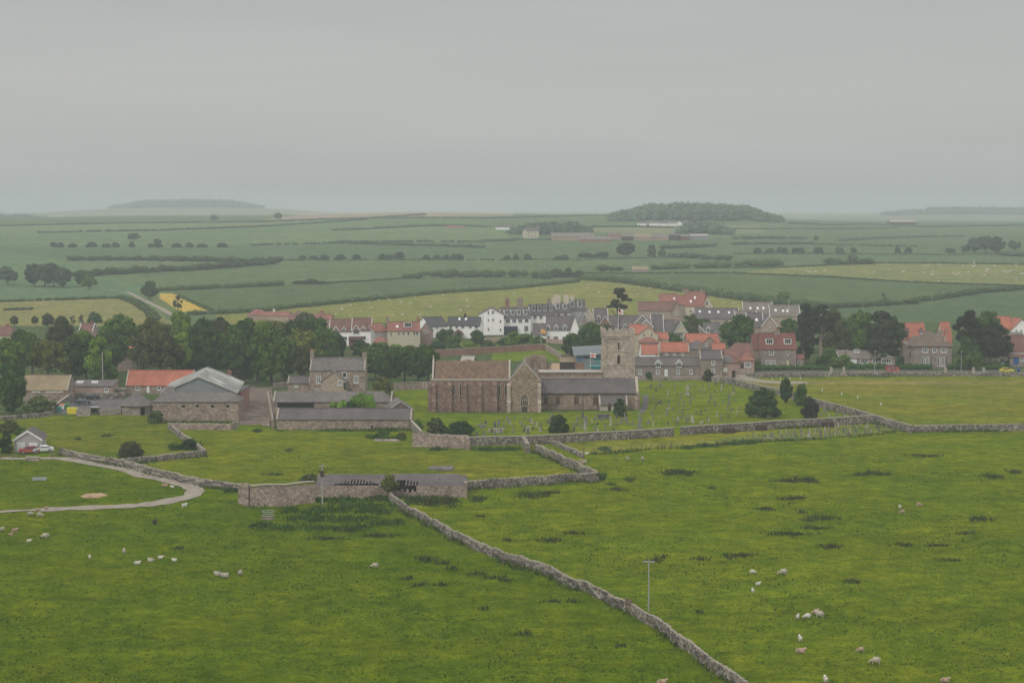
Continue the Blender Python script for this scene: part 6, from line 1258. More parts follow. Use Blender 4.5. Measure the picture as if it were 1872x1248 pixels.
mb = MB(); D = 711; mb.box(0, 25 / F * D, -.45, -.1, 0, 15 / F * D, 0); mb.box(.3, 2.2, -.5, -.45, .4, 2.4, 1); mb.box(2.7, 4.7, -.5, -.45, .4, 2.4, 1); o = mb.build('shop_front', [M['flagnavy'], M['glass']]); o.location = (WX(921.5, D), D + .2, g(WX(921, D), D)); o.rotation_euler = (0, 0, radians(12)); attach(o, ho)
TG = 'stepped terrace behind the hotel'
house('terrace_house', 'first terrace section right of the hotel, four dormers in a grey mansard', 970, 1015, 724, 575.5, 556.5, 11, 'white', 'slate', th=10, cat='house', group=TG, skew=.3, dormers=[(u, 558, 568.5, 8, 'flat', 'slate') for u in (976, 987, 997, 1008)], wins=[(u, 577, 583.5, 6, 3, 1) for u in (978, 989, 1001, 1010)] + [(u, 590, 597, 6, 3, 1) for u in (979, 992)], chims=[(.80, 546, 1.3, 1, 'chimstone', 2), (.98, 544, 1.1, 1, 'chimcream', 1)])
house('terrace_house', 'second terrace section with two dormers and tall cream chimneys', 1015, 1044, 734, 571.5, 553, 11, 'white', 'slate', th=10, group=TG, skew=.3, dormers=[(u, 555, 565, 8, 'flat', 'paint') for u in (1020.5, 1033.5)], wins=[(u, 573, 579, 6, 3, 1) for u in (1021, 1034)], chims=[(.22, 538.5, 2.6, 1.2, 'chimcream', 4), (.78, 539, 2.0, 1.2, 'chimcream', 3)])
house('terrace_house', 'last and highest grey terrace section with two big white dormers', 1044, 1071, 742, 566.5, 548, 11, 'greyrender', 'slate', th=10, group=TG, skew=.3, dormers=[(u, 550, 561, 8.5, 'flat', 'paint') for u in (1047, 1061)], chims=[(.18, 539.5, 1.4, 1.2, 'chimcream', 2)])
house('gablet_house', 'white house with three small gabled dormers and steep grey roof', 998, 1049, 676, 602.5, 577.5, 11, 'white', 'slate', th=0, wins=[(1016, 614.5, 621, 9, 4, 1), (1003, 614, 620, 3, 1, 1), (1031, 615, 621, 6, 2, 1)], dormers=[(u, 592.5, 604.5, 8.5, 'wall', 'paint') for u in (1001.8, 1016.5, 1032.5)], verge='paint')
house('low_grey_range', 'low grey-roofed extension left of the white house with gablets', 975, 998, 672, 611.5, 592, 8, 'white', 'slate', th=0)
house('white_gable', 'plain white steep gable at the right of the gablet house', 1043, 1058.5, 675, 601, 577.5, 9, 'white', 'slate', form='y', h=None)
house('brown_gable_house', 'brown stone steep gable with white bargeboards', 1059, 1078, 690, 592, 572, 12, 'stonegrey', 'slate', form='y', verge='paint', wins=[(1064, 591, 597, 5, 1, 2), (1064, 601, 606, 4, 1, 1)])
house('cream_gable_house', 'cream gable house with long grey roof below the terrace', 1086, 1111, 706, 586, 563.5, 12, 'cream', 'slate', verge='paint', dormers=[(1094, 575, 590, 8, 'wall', 'paint')])
house('cream_gable', 'cream side gable left of the grey-roofed house', 1066, 1087, 704, 583, 565, 12, 'cream', 'slate', form='y', verge='paint')
house('brick_gable_house', 'red brick gable with white bargeboards behind the round tree', 1096, 1116, 700, 592, 578, 10, 'brick', 'slate', form='y', verge='paint')
house('long_grey_house', 'grey-roofed house with three tiny white gablets behind the tower', 1108, 1168, 704, 598, 577, 10, 'greyrender', 'slate', dormers=[(u, 591, 601, 6.5, 'wall', 'paint') for u in (1131.5, 1142.5, 1152)])
house('stone_gable_house', 'large stone gable with white bargeboards right of the flag', 1155, 1194, 660, 597, 575.5, 14, 'stonegrey', 'slate', form='y', verge='paint', th=-4)
house('small_stone_gable', 'smaller stone gable tucked in front of the large one', 1169, 1194, 655, 597, 584.5, 4, 'buff', 'slate', form='y', verge='paint')
house('steep_grey_house', 'steep grey slate roof stretching right of the stone gables', 1192, 1213, 662, 607, 575, 12, 'stonegrey', 'slate', verge='paint')
house('arched_window_house', 'cream gable with big arched dark window and white bargeboards', 1232, 1257, 658, 610, 588.5, 13, 'cream', 'slate', form='y', verge='paint', wins=[(1242, 607, 615, 13, 5, 2)])
house('grey_link_roof', 'grey roof between the steep slate roof and the cream arched gable', 1209, 1234, 662, 611, 585, 11, 'greyrender', 'slate')
house('brown_stone_gable', 'brown stone gable with a white central window and bargeboards', 1256, 1290, 664, 608, 590, 12, 'stonegrey', 'slate', form='y', verge='paint', wins=[(1272, 600, 605.5, 5, 2, 1)])
house('grey_dormer_house', 'grey slate house with one white gabled dormer left of the big round tree', 1288, 1318, 668, 610, 589.5, 10, 'stonegrey', 'slate', dormers=[(1294.5, 596, 609, 8, 'wall', 'paint')], wins=[(1308, 604, 612, 3, 1, 3)])
house('long_brown_house', 'long buff building with dark red-brown roof on the village edge', 1166, 1237, 772, 567.5, 551.5, 12, 'buff', 'browntile', th=-6, wins=[(1195, 570, 574, 4, 1, 1), (1202.5, 570, 574, 4, 1, 1)], verge=None)
house('pink_gable_wing', 'pinkish gable wing at the right end of the long brown-roofed building', 1228.5, 1245.5, 768, 566, 552, 10, 'pinkwall', 'browntile', form='y', wins=[(1237, 569, 575, 6, 2, 2)])
house('red_villa', 'tall cream villa with big red tile roof and stone chimneys', 1253, 1288, 796, 559, 532.5, 14, 'cream', 'redtile', th=-5, chims=[(.0, 529.5, 2.8, 2.4, 'chimstone', 3), (.85, 529, 1.2, 1.2, 'chimstone', 2)], wins=[(1262, 566, 572, 3, 1, 2)], lights=[(.28, .3), (.5, .55)])
house('villa_bay_wing', 'gabled red-tiled wing at the right of the cream villa', 1284, 1303, 796, 557.5, 541, 14, 'cream', 'redtile', form='y', wins=[(1292, 551, 558, 5, 2, 2)])
house('villa_shade_wall', 'tall side block under the villa chimney, darkened to look shaded', 1241, 1254, 797, 556, 540, 10, 'stonegrey', 'redtile', form='x')  # shaded side of the villa, its shade put into a darker wall material
house('low_red_range', 'lower red-roofed wing left of the villa chimney', 1206, 1240, 800, 551.5, 537.5, 10, 'cream', 'redtile', lights=[(.8, .4)])
house('rooflight_terrace', 'long grey-roofed terrace with four rooflights', 1271, 1352, 748, 582, 563, 12, 'buff', 'slate', lights=[(.12, .65), (.34, .6), (.54, .6), (.78, .55)], wins=[(1287, 584, 587.5, 3, 1, 1), (1293, 584, 587.5, 3, 1, 1)], verge='paint')
house('brown_roofed_house', 'upper grey-brown slate roof with three rooflights', 1359, 1412, 752, 573, 552, 12, 'buff', 'slatebrown', th=-4, lights=[(.25, .45), (.5, .45), (.7, .45)], verge='paint')
house('brown_slate_house', 'grey-brown slate roof with white verge left of the pines', 1408, 1462, 738, 577.5, 557.5, 12, 'buff', 'slatebrown', lights=[(.2, .5), (.45, .45), (.6, .45)], verge='paint', th=-3)
house('mid_slate_house', 'middle slate roof stepping down behind the big round tree', 1346, 1384, 724, 588, 568, 10, 'buff', 'slatebrown', verge='paint', lights=[(.5, .4)])
house('tan_gable_house', 'tan gable with white bargeboards and small balcony behind the maroon roof', 1392, 1421, 655, 596, 577.5, 12, 'buff', 'slate', form='y', verge='paint', wins=[(1408, 591, 597, 4, 2, 1), (1400, 603, 608, 5, 2, 1)])
house('tan_house_roof', 'slate roof sloping left of the tan gable', 1368, 1396, 658, 598, 572, 12, 'buff', 'slate', lights=[(.6, .5)], verge='paint')
# orange roofs in the middle
house('cream_orange_house', 'cream gabled house with orange roof right of the church tower', 1166, 1203, 600, 611, 597.5, 10, 'cream', 'pantile', form='y', wins=[(1177, 609, 615, 2.5, 1, 1), (1191, 609, 615, 2.5, 1, 1)])
house('orange_roof_wing', 'orange pantile roof joined left of the cream gabled house', 1152, 1178, 606, 610, 593, 9, 'cream', 'pantile')
house('orange_link_house', 'small orange roof right of the cream gabled house', 1203, 1222, 604, 619.5, 608, 8, 'cream', 'pantile')
house('brick_hip_house', 'brownish hip roof with a row of three small windows', 1170, 1204, 590, 626, 616, 7, 'pinkwall', 'redtile', form='hip', wins=[(1184, 627.5, 630, 3, 1, 1), (1188.5, 627.5, 630, 3, 1, 1), (1193, 627.5, 630, 3, 1, 1)])
house('white_walled_house', 'white walled house with steep orange roof above the long cottage', 1171.5, 1205.5, 565, 646, 630, 8, 'white', 'pantile', verge='coping', wins=[(1200, 648, 651, 4, 2, 1)])
house('orange_stone_house', 'stone house with wide orange roof and three small windows', 1206.5, 1260, 567, 642.5, 625.5, 8, 'cottage', 'pantile', verge='coping', wins=[(1218.5, 644, 649, 5, 2, 1), (1233, 644, 649, 5, 2, 1), (1248, 644, 649, 5, 2, 1)], chims=[(1.0, 622, .7, .7, 'brick', 1)])
house('orange_cross_house', 'orange roof spreading behind a timber gable', 1256, 1314, 606, 625.5, 610, 9, 'stone', 'pantile')
house('timber_gable_house', 'stone gable with dark timbered peak under orange tiles', 1283, 1311, 600, 628, 614.5, 7, 'stone', 'pantile', form='y', wins=[(1291, 627, 632, 5, 2, 1)])
house('grey_hip_house', 'grey hipped slate roof behind the right cottage', 1260, 1293, 585, 638, 622.5, 8, 'cottage', 'slate', form='hip')
house('orange_end_house', 'small orange roof end right of the timber gable', 1303, 1326, 596, 638, 627, 6, 'stone', 'pantile')
house('long_cottage', 'long stone cottage with two white gabled dormers beside the church tower', 1161, 1279, 533, 667.5, 653, 7, 'cottage', 'slate', cat='cottage', wins=[(1170.4, 676, 684, 6.5, 2, 2), (1202.5, 675.5, 684, 6, 2, 2), (1239.7, 675, 683.5, 6, 2, 2), (1263.4, 675, 683.5, 6.5, 2, 2)], doors=[(1217.7, 675, 688, 6, 'paint')], dormers=[(1203.3, 657, 672, 12, 'wall', 'paint'), (1241.3, 657, 672, 12, 'wall', 'paint')])
house('end_cottage', 'two storey stone cottage at the end of the long one', 1280, 1321, 532, 655.5, 640.5, 7, 'cottage', 'slate', cat='cottage', verge='coping', wins=[(1303.5, 656, 667, 6, 2, 3), (1304, 673, 681, 6, 2, 2)], chims=[(.03, 634, 1.0, .9, 'chimstone', 2)])
house('pink_extension', 'pinkish rubble extension right of the two storey cottage', 1321.5, 1338, 534, 662, 652, 6, 'pinkwall', 'slate', form='mono', wins=[(1325.5, 672, 679, 8, 1, 1, 'paint', 'paint')])
house('red_dormer_house', 'small red-tiled gable with white window above the extension', 1320, 1332, 556, 652, 638, 5, 'browntile', 'maroon', form='y', wins=[(1327, 643, 650, 3, 1, 1)])
house('mauve_house', 'pinkish-brown house with broad mauve hipped roof by the entrance track', 1331, 1378, 556, 650, 626.5, 10, 'pinkwall', 'browntile', th=0, hipl=.35, hipr=.1)
house('pink_cat_slide_house', 'pink rubble house front with long sloping roof', 1328, 1356, 550, 662, 640, 6, 'pinkwall', 'browntile', form='mono')
house('turret_house', 'small orange hip-roofed bay with white window by the track', 1353, 1379, 549, 659, 645, 5, 'pinkwall', 'redtile', form='hip', wins=[(1366.8, 662, 671, 12, 4, 2)], doors=[(1356.5, 663, 673, 6, 'darkwood')])
house('semi_detached_house', 'stone semi-detached house with maroon roof and two white dormers', 1391, 1455.5, 568, 637, 608.5, 9, 'cottage', 'maroon', wins=[(1410, 638.5, 648.5, 8, 2, 2), (1440, 638.5, 648.5, 3.2, 1, 2), (1404, 658, 669.5, 8, 3, 2), (1413.5, 658, 669.5, 8, 3, 2), (1440, 658, 669, 4, 1, 1, 'cream', 'cream')], dormers=[(1407.6, 618.5, 629, 14, 'flat', 'paint'), (1440.8, 618.5, 629, 14, 'flat', 'paint')], chims=[(.5, 603.5, 1.9, 1.1, 'chimstone', 3)], ridgecap=1)
house('semi_side_block', 'shaded stone side block at the left of the semi-detached house', 1377, 1391, 571, 638, 611, 9, 'cottage', 'maroon', chims=[(.5, 632, .8, .8, 'chimstone', 1)])
house('lean_to_porch', 'little tiled lean-to at the right end of the semi-detached house', 1456.5, 1469, 569, 654.5, 648.5, 3, 'cottage', 'redtile', form='mono', wins=[(1460.5, 658, 668, 4, 1, 1)])
house('bungalow', 'low brown bungalow with grey roof under the great pine', 1551, 1612, 571, 654, 641, 8, 'cottage', 'slatebrown', cat='bungalow', wins=[(1579.5, 655, 664, 15, 4, 1), (1600, 655, 664, 10, 2, 1), (1566, 638.5, 643.5, 10, 3, 1)], doors=[(1559, 656.5, 668, 14, 'paint')])
house('bungalow_gable', 'reddish gabled end block of the bungalow', 1533, 1552, 573, 652, 640, 8, 'pinkwall', 'slatebrown', form='x', cat='bungalow', verge='paint')
house('bungalow_bay', 'right bay of the bungalow with white mullioned window', 1611, 1636, 570, 654, 649, 5, 'cottage', 'slatebrown', form='hip', cat='bungalow', wins=[(1620, 655, 664, 18, 4, 1)])
hh_ = house('hipped_house', 'square stone house with steep brown hipped roof and bay windows', 1669.5, 1740, 566, 632.5, 605, 11, 'cottage', 'darkbrownroof', form='hip', over=.5, wins=[(1691, 635, 644, 11, 3, 2), (1708, 635, 644, 8, 2, 2), (1725, 635, 644, 11, 3, 2)])
house('hipped_house_wing', 'set-back left side of the hipped stone house with chimney', 1660.5, 1671, 570, 633, 626, 8, 'cottage', 'slatebrown', form='mono', wins=[(1664, 645, 652, 3, 1, 2, 'darkwood')])
for k, u in enumerate((1695, 1723.5)):
    D = 565; w = 19 / F * D; mb = MB(); mb.prism([(0, 0), (0, 0), (0, 0)], 0, .01) if False else None; h_ = WZ(651, D) - g(WX(u, D), D)
    
    mb = MB(); q = [(-w / 2, 0), (-w / 2 + .8, -1.0), (w / 2 - .8, -1.0), (w / 2, 0)]; mb.add([(x, y, 0) for x, y in q] + [(x, y, h_) for x, y in q], [(0, 1, 5, 4), (1, 2, 6, 5), (2, 3, 7, 6), (4, 5, 6, 7)]); bay = mb.build('bay', [M['cottage']]); bay.location = (WX(u, D), 565.9, g(WX(u, D), D)); attach(bay, hh_)
    for lx, ly, rz, ww, c in ((0, -1.02, 0, w - 1.9, 4), (-w / 2 + .38, -.55, -radians(51), .9, 1)):
        wo = window_mesh(ww, h_ - 1.2, c, 3); wo.box(-ww / 2 + .05, ww / 2 - .05, -.02, .02, .05, h_ - 1.25, 1); wo = wo.build('window', [M['paint'], M['glass']], bay); wo.location = (lx, ly, .9); wo.rotation_euler = (0, 0, rz)
cb = MB(); cb.box(-.7, .7, -.5, .5, 0, 3.2); cb.tube((0, 0, 3.2), (0, 0, 3.8), .15, .12, 7); 
for u, D, v, lb in ((1670, 572, 614, 'left stone chimney of the hipped house'), (1719, 573, 604, 'right stone chimney of the hipped house')):
    x = WX(u, D); z = WZ(v, D) - 3.2; o = cb.build('chimney_stack', [M['chimstone']]); o.location = (x, D, z); o.name = 'chimney'; attach(o, hh_)
house('orange_dormer_house', 'orange-roofed house with two dark dormers behind the hipped house', 1656, 1693, 618, 617.5, 590, 10, 'cream', 'pantile', dormers=[(1659.5, 598, 609, 9, 'gable', 'darkwood'), (1685.5, 598, 610, 9, 'gable', 'darkwood')], wins=[(1662, 619, 625, 4)])
house('orange_low_wing', 'low orange roof left of the dormered house', 1650, 1662, 610, 628.5, 621, 6, 'cream', 'pantile')
house('orange_gable_house', 'narrow orange roof between hipped house and dark pine', 1724, 1740, 616, 616.5, 588.5, 10, 'cream', 'pantile', dormers=[(1731, 599, 606, 5, 'gable', 'redtile')])
house('orange_slope_wing', 'lower orange roof strip beside the dark pine', 1732, 1739, 606, 625, 606, 6, 'cream', 'pantile')
house('orange_white_house', 'white house with large orange roof at the right edge', 1822, 1852, 632, 600.5, 578.5, 10, 'cream', 'pantile')
house('white_orange_gable', 'white gable with two windows under orange tiles at the right edge', 1849, 1886, 628, 602, 583, 10, 'white', 'pantile', form='y', wins=[(1857.5, 602.5, 606, 4), (1866.5, 602.5, 606, 4)], base=2)
house('orange_lean_to', 'low orange lean-to left of the white gable', 1820, 1838, 626, 611, 599, 6, 'cream', 'pantile', form='mono')
house('brown_roofed_villa', 'brown roofed house with white wall and blue door at the right edge', 1838, 1900, 576, 641.7, 613, 10, 'white', 'browntile', wins=[(1842, 645, 652, 5)], doors=[(1857, 653.5, 666, 9, 'blue_paint')], chims=[])
house('brown_lean_to', 'brown lean-to roof over the blue door', 1846, 1900, 571.5, 651.5, 647.5, 2.6, 'cottage', 'browntile', form='mono', wins=[(1868, 654, 660, 6, 2, 1)], doors=[(1857, 653.5, 666, 9, 'blue_paint')], over=.4)
house('grey_roofed_house', 'grey hipped roof with rooflight behind the blue-doored house', 1838, 1875, 598, 622, 607, 9, 'white', 'slatebrown', hipl=.3, lights=[(.35, .5)])
house('pink_side_house', 'low pinkish-roofed side wing left of the blue-doored house', 1813, 1838, 574, 650, 637, 7, 'cream', 'browntile', wins=[(1819, 656, 663, 5, 2, 1), (1832, 655, 664, 8, 3, 1)])
# roofs above the wood
house('far_red_bungalow', 'red-brown hipped roof above the wood at the centre left', 452, 486, 800, 575.5, 565.5, 10, 'pinkwall', 'redtile', form='hip', chims=[])
house('far_brown_bungalow', 'brown-orange roof with white chimney above the wood', 486, 528, 790, 577, 569.5, 10, 'buff', 'redtile', chims=[(.3, 565, .9, .8, 'paint', 1)])
house('far_red_house', 'bright red roof with brown chimneys above the wood', 570, 606, 740, 583, 574.5, 10, 'pinkwall', 'redtile', chims=[(.45, 568, 2.0, 1, 'brick', 4)])
house('far_chimney_house', 'small brown house with square chimney above the wood', 528, 568, 760, 584, 573, 8, 'buff', 'browntile', chims=[(.4, 567.5, 1.6, 1.2, 'chimstone', 2)])
house('edge_house', 'pale-roofed house half hidden at the left edge', -20, 26, 640, 613, 596.5, 10, 'cream', 'browntile', hipr=.3, chims=[(.6, 592, 1, 1, 'brick', 2)])
house('wood_gable_house', 'brown house with pale gable trim peeping over the left wood', 145, 168, 640, 606, 591, 9, 'pinkwall', 'browntile', verge='paint', chims=[(.8, 587, .8, .8, 'brick', 1)])
house('hidden_orange_house', 'orange-roofed stone house glimpsed between the trees', 214, 240, 556, 646, 633, 8, 'stone', 'pantile', wins=[(217, 652, 659, 3, 1, 2)], hipl=.2)
# far farm and cottages
FG = 'buildings of the distant farm'
def far_house(name, label, u0, u1, vb, ve, vr, depth, wall, roof, **k):
    x, y, z = P((u0 + u1) / 2, vb); return house(name, label, u0, u1, y, ve, vr, depth, wall, roof, group=FG, over=.3, base=3, **k)
far_house('far_farmhouse', 'tall pale farmhouse beside the dark grove', 962, 985, 435.5, 422, 416.5, 10, 'cream', 'slate', wins=[(u, v, v + 2.6, 1.8, 1, 1, 'cream') for u in (967, 973, 979) for v in (424, 430)], chims=[(.1, 414.5, 2, 2, 'chimstone', 1), (.9, 414.5, 2, 2, 'chimstone', 1)])
far_house('far_farmhouse_gable', 'cream gable end of the tall pale farmhouse', 955, 964, 435.5, 424, 417.5, 9, 'cream', 'slate', form='y')
far_house('far_barn', 'long mauve barn roof right of the pale farmhouse', 1008, 1086, 440, 432, 425.5, 22, 'pinkwall', 'slatebrown')
far_house('far_barn', 'low brown barn at the centre of the distant farm', 1060, 1115, 443, 437, 432, 14, 'brick', 'slatebrown')
far_house('far_barn', 'pink-roofed barn end in the distant farm', 1112, 1137, 439, 431, 426, 20, 'pinkwall', 'browntile')
far_house('far_barn', 'dark fronted shed right of the pink-roofed one', 1137, 1158, 440, 432, 427, 18, 'darkwood', 'slatebrown')
far_house('far_barn', 'broad pale-roofed shed in the middle of the far yard', 1156, 1192, 440, 433, 427, 24, 'pinkwall', 'tanroof')
far_house('far_barn', 'grey shed behind the lone narrow trees', 1190, 1222, 440, 433, 427.5, 22, 'pinkwall', 'slatebrown')
far_house('far_barn', 'open grey shed left of the small red shed', 1220, 1244, 439.5, 430, 427, 18, 'darkwood', 'slate')
far_house('far_red_shed', 'small red-fronted shed in the distant farm', 1244, 1260, 439.5, 432, 429, 12, 'maroon', 'slatebrown')
far_house('far_barn', 'white-roofed open shed at the right end of the distant farm', 1263, 1296, 439, 431, 428, 14, 'steelgrey', 'lead', form='mono')
for k, (a, b, lb) in enumerate([(1166, 1182, 'first white cottage of the far row'), (1188, 1204, 'second white cottage of the far row'), (1204, 1220, 'third white cottage of the far row'), (1220, 1236, 'fourth white cottage of the far row'), (1236, 1247, 'white gable ending the far row'), (1251, 1267, 'detached white cottage right of the far row')]):
    x, y, z = P((a + b) / 2, 413); house('far_white_cottage', lb, a, b, y, 408, 404, 9, 'white', 'slatebrown' if k % 2 else 'slate', group='white cottages below the far wood', form='y' if k == 4 else 'x', base=3)
far_house('far_bungalow', 'pale bungalow left of the dark grove', 906, 936, 420, 415, 411, 10, 'white', 'slate')
far_house('far_pink_barn', 'tiny pinkish barn on the far hedge line', 815, 850, 418, 415, 413, 10, 'pinkwall', 'redtile')
far_house('lone_barn', 'lone tan stone barn in the middle fields', 1157, 1185, 498, 492.5, 487, 9, 'pinkwall', 'tanroof', form='mono')
x, y, z = P(1650, 411); house('far_long_shed', 'long pale-roofed shed below the hazy right wood', 1627, 1674, y, 405.5, 402, 18, 'darkwood', 'lead', base=3)
far_house('far_hut', 'small hut in the far hedge below the farm sheds', 1240, 1250, 453, 450.5, 448.5, 5, 'white', 'browntile')

# ---------------------------------------------------------------- poles, lamps, posts
def at(o, u, v, rz=0):
    x, y, z = P(u, v); o.location = (x, y, z); o.rotation_euler = (0, 0, rz); return x, y, z
def pole(name, u, vb, vt, D=None, cross=1.5, label='', group=None, mat='postwood', box=None, r=.13):
    x, y, z = P(u, vb) if D is None else (WX(u, D), D, g(WX(u, D), D)); h = WZ(vt, y) - z; root = empty(name, (x, y, z), 0, label, 'pole', group)
    mb = MB(); mb.tube((0, 0, -.3), (0, 0, h), r, r * .75, 8); mb.build('shaft', [M[mat]], root)
    if cross:
        mb = MB(); mb.box(-cross / 2, cross / 2, -.18, -.06, h - .35, h - .2); mb.build('crossarm', [M[mat]], root)
        for sx in (-.85, 0, .85): mb = MB(); mb.tube((sx * cross / 2, -.12, h - .2), (sx * cross / 2, -.12, h + .02), .055, .04, 6); mb.build('insulator', [M['darkwood']], root)
    if box: mb = MB(); mb.tube((0, -.35, h - box - .5), (0, -.35, h - box + .5), .33, .30, 10); mb.box(-.5, .5, -.3, -.1, h - box + .15, h - box + .3); mb.build('transformer', [M['darkwood']], root)
    return root
pole('utility_pole', 589.5, 925, 848, None, 1.3, 'wooden power pole with dark transformer in front of the ruined barn', box=1.6)
pole('utility_pole', 1185.7, 1117.5, 1022, None, 1.5, 'tall pale power pole behind the foreground field wall', mat='metal', r=.10)
pole('telegraph_pole', 187, 700, 643.5, 492, 0, 'pale leaning-looking pole in front of the left wood', r=.16)
pole('telegraph_pole', 883, 620, 578, 690, 0, 'dark pole in front of the white hotel gable', mat='darkwood')
pole('telegraph_pole', 1441, 640, 544, 700, 0, 'pale pole behind the grey-brown roofs left of the pines')
for u, v, vt, lb in ((779, 474, 447, 'small pole by the middle field bushes'), (853, 533, 521, 'thin field pole above the sheep pasture'), (1579, 562, 548, 'field pole left of the gateway beyond the pines'), (1704, 550, 534, 'field pole right of the gateway beyond the pines'), (432, 484, 470, 'thin pole where two far hedges meet')):
    pole('field_pole', u, v, vt, None, 0, lb, 'thin poles in the far fields', r=.12)
def lamp(u, D, vt, label):
    x = WX(u, D); z = g(x, D); h = WZ(vt, D) - z; root = empty('street_lamp', (x, D, z), 0, label, 'street lamp', 'street lamps along the village road')
    mb = MB(); mb.tube((0, 0, 0), (0, 0, h - .3), .10, .06, 8); mb.build('post', [M['metal']], root); mb = MB(); mb.box(-.15, .5, -.14, .14, h - .3, h - .12); mb.build('lamp_head', [M['metal']], root)
lamp(1599.5, 549, 640, 'street lamp in front of the bungalow'); lamp(1757.5, 549, 641, 'street lamp in front of the dark pines'); lamp(1362, 540, 682, 'short pale post at the entrance track')
mb = MB(); mb.box(-.18, .18, -.1, .1, 0, 1.75); mb.box(-.14, .14, -.12, -.1, 1.2, 1.6); gp = mb.mesh('gatepost', [M['wood']])
for u, v, lb in ((1146, 1118, 'left gatepost in the gap of the foreground wall'), (1152.5, 1121, 'right gatepost in the gap of the foreground wall')): o = link('gatepost', gp); at(o, u, v, .6); tag(o, lb, 'gatepost', 'gateposts of the foreground wall')
mb = MB(); mb.box(-.35, .35, -.35, .35, 0, 1.35); mb.box(-.42, .42, -.42, .42, 1.35, 1.5); mb.prism([(-.3, 1.5), (.3, 1.5), (0, 1.8)], -.3, .3); gp = mb.mesh('gate_pillar', [M['surround']])
for u, D, lb in ((1520, 551, 'left stone pillar of the shrubby garden entrance'), (1543, 551, 'right stone pillar of the shrubby garden entrance'), (1729, 551, 'stone pillar at the hipped house gate'), (1780, 551, 'left pillar of the drive with the pale shrub'), (1799, 551, 'right pillar of the drive with the pale shrub'), (1369, 545, 'stone pillar at the end of the roadside wall')):
    o = link('gate_pillar', gp, None, (WX(u, D), D, g(WX(u, D), D))); tag(o, lb, 'gate pillar', 'stone gate pillars along the road')
house('dark_doors', 'pair of dark wooden gates beside the pinkish forecourt', 1330, 1344, 536, 686, 684, .3, 'darkwood', 'darkwood', form='flat', cat='gate', over=.02, h=1.9, base=0)
house('stone_shed', 'low grey stone lean-to against the churchyard corner', 1301, 1316, 522, 690, 688, 3, 'stonegrey', 'stonegrey', form='flat', cat='shed', over=.05)

# ---------------------------------------------------------------- cars
def car_parts(paint, kind='hatch'):
    prof = [(-2.1, .35), (2.05, .35), (2.1, .75), (1.95, .92), (1.05, 1.02), (.45, 1.45), (-1.2, 1.47), (-1.85, 1.05), (-2.12, .95)] if kind == 'hatch' else [(-2.15, .35), (2.1, .35), (2.15, .72), (1.95, .88), (.95, .98), (.35, 1.40), (-.95, 1.40), (-1.6, .98), (-2.15, .93)]
    lo = [p for p in prof]; mb = MB(); n = len(prof)
    W = lambda z: .86 if z < 1.0 else .66
    vs = [(x, -W(z), z) for x, z in prof] + [(x, W(z), z) for x, z in prof]
    mb.add(vs, [tuple(range(n)), tuple(range(2 * n - 1, n - 1, -1))] + [((i + 1) % n, i, n + i, n + (i + 1) % n) for i in range(n)])
    out = [('body', mb, [M[paint]])]
    gl = MB(); a, b, c, d = prof[4], prof[5], prof[6], prof[7]
    for s in (-1, 1): gl.add([(a[0] - .12, s * .875, a[1] + .02), (b[0] - .02, s * .69, b[1] - .07), (c[0] + .05, s * .69, c[1] - .09), (d[0] + .25, s * .875, d[1] + .02)], [(0, 1, 2, 3)])
    gl.add([(a[0] - .05, -.72, a[1] + .10), (a[0] - .05, .72, a[1] + .10), (b[0] + .06, .60, b[1] - .05), (b[0] + .06, -.60, b[1] - .05)], [(0, 1, 2, 3)]); gl.add([(d[0] - .03, -.7, d[1] + .08), (d[0] - .03, .7, d[1] + .08), (c[0] - .07, .6, c[1] - .08), (c[0] - .07, -.6, c[1] - .08)], [(0, 1, 2, 3)])
    out.append(('window', gl, [M['glass']]))
    for x in (-1.3, 1.3):
        for s in (-1, 1): w = MB(); w.tube((x, s * .90, .33), (x, s * .68, .33), .33, n=12, m=0); w.tube((x, s * .915, .33), (x, s * .90, .33), .19, n=8, m=1); out.append(('wheel', w, [M['rubber'], M['metal']]))
    for s in (-1, 1): w = MB(); w.box(2.04, 2.13, s * .62 - .14, s * .62 + .14, .66, .80); out.append(('headlight', w, [M['paint']]))
    return out
def car(x, y, rz, paint, label, group, kind='hatch', dz=0):
    root = empty('parked_car', (x, y, g(x, y) + .08 + dz), rz, label, 'car', group)
    for n, mb, mats in car_parts(paint, kind): mb.build(n, mats, root)
for u, v, rz, p, lb, gr, k in [(150, 740.5, .02, 'car_navy', 'dark blue car, nearer of two in the tarmac yard', 'cars in the farm yard', 'hatch'), (164, 731, 3.2, 'car_black', 'black car, farther of two in the tarmac yard', 'cars in the farm yard', 'saloon'),
                            (51, 830, 3.5, 'car_red', 'red car in front of the double garage', 'cars at the garage', 'hatch'), (76, 827.5, 3.6, 'car_white', 'white car beside the red one at the garage', 'cars at the garage', 'saloon')]:
    x, y, z = P(u, v); car(x, y + .9, rz, p, lb, gr, k)
for u, D, rz, p, lb in [(1631, 559, 0.1, 'car_red', 'dark red car on the drive by the bungalow bay'), (1634, 551, .05, 'car_salmon', 'salmon red car at the roadside wall'), (1841, 551, .0, 'car_yellow', 'yellow car at the right end of the road'),
                        (367, 508, .2, 'car_silver', 'silver car under the trees behind the shed'), (357, 510, .1, 'car_black', 'dark car under the trees behind the shed')]:
    car(WX(u, D), D, rz, p, lb, 'cars along the village road' if u > 1000 else 'cars under the trees')
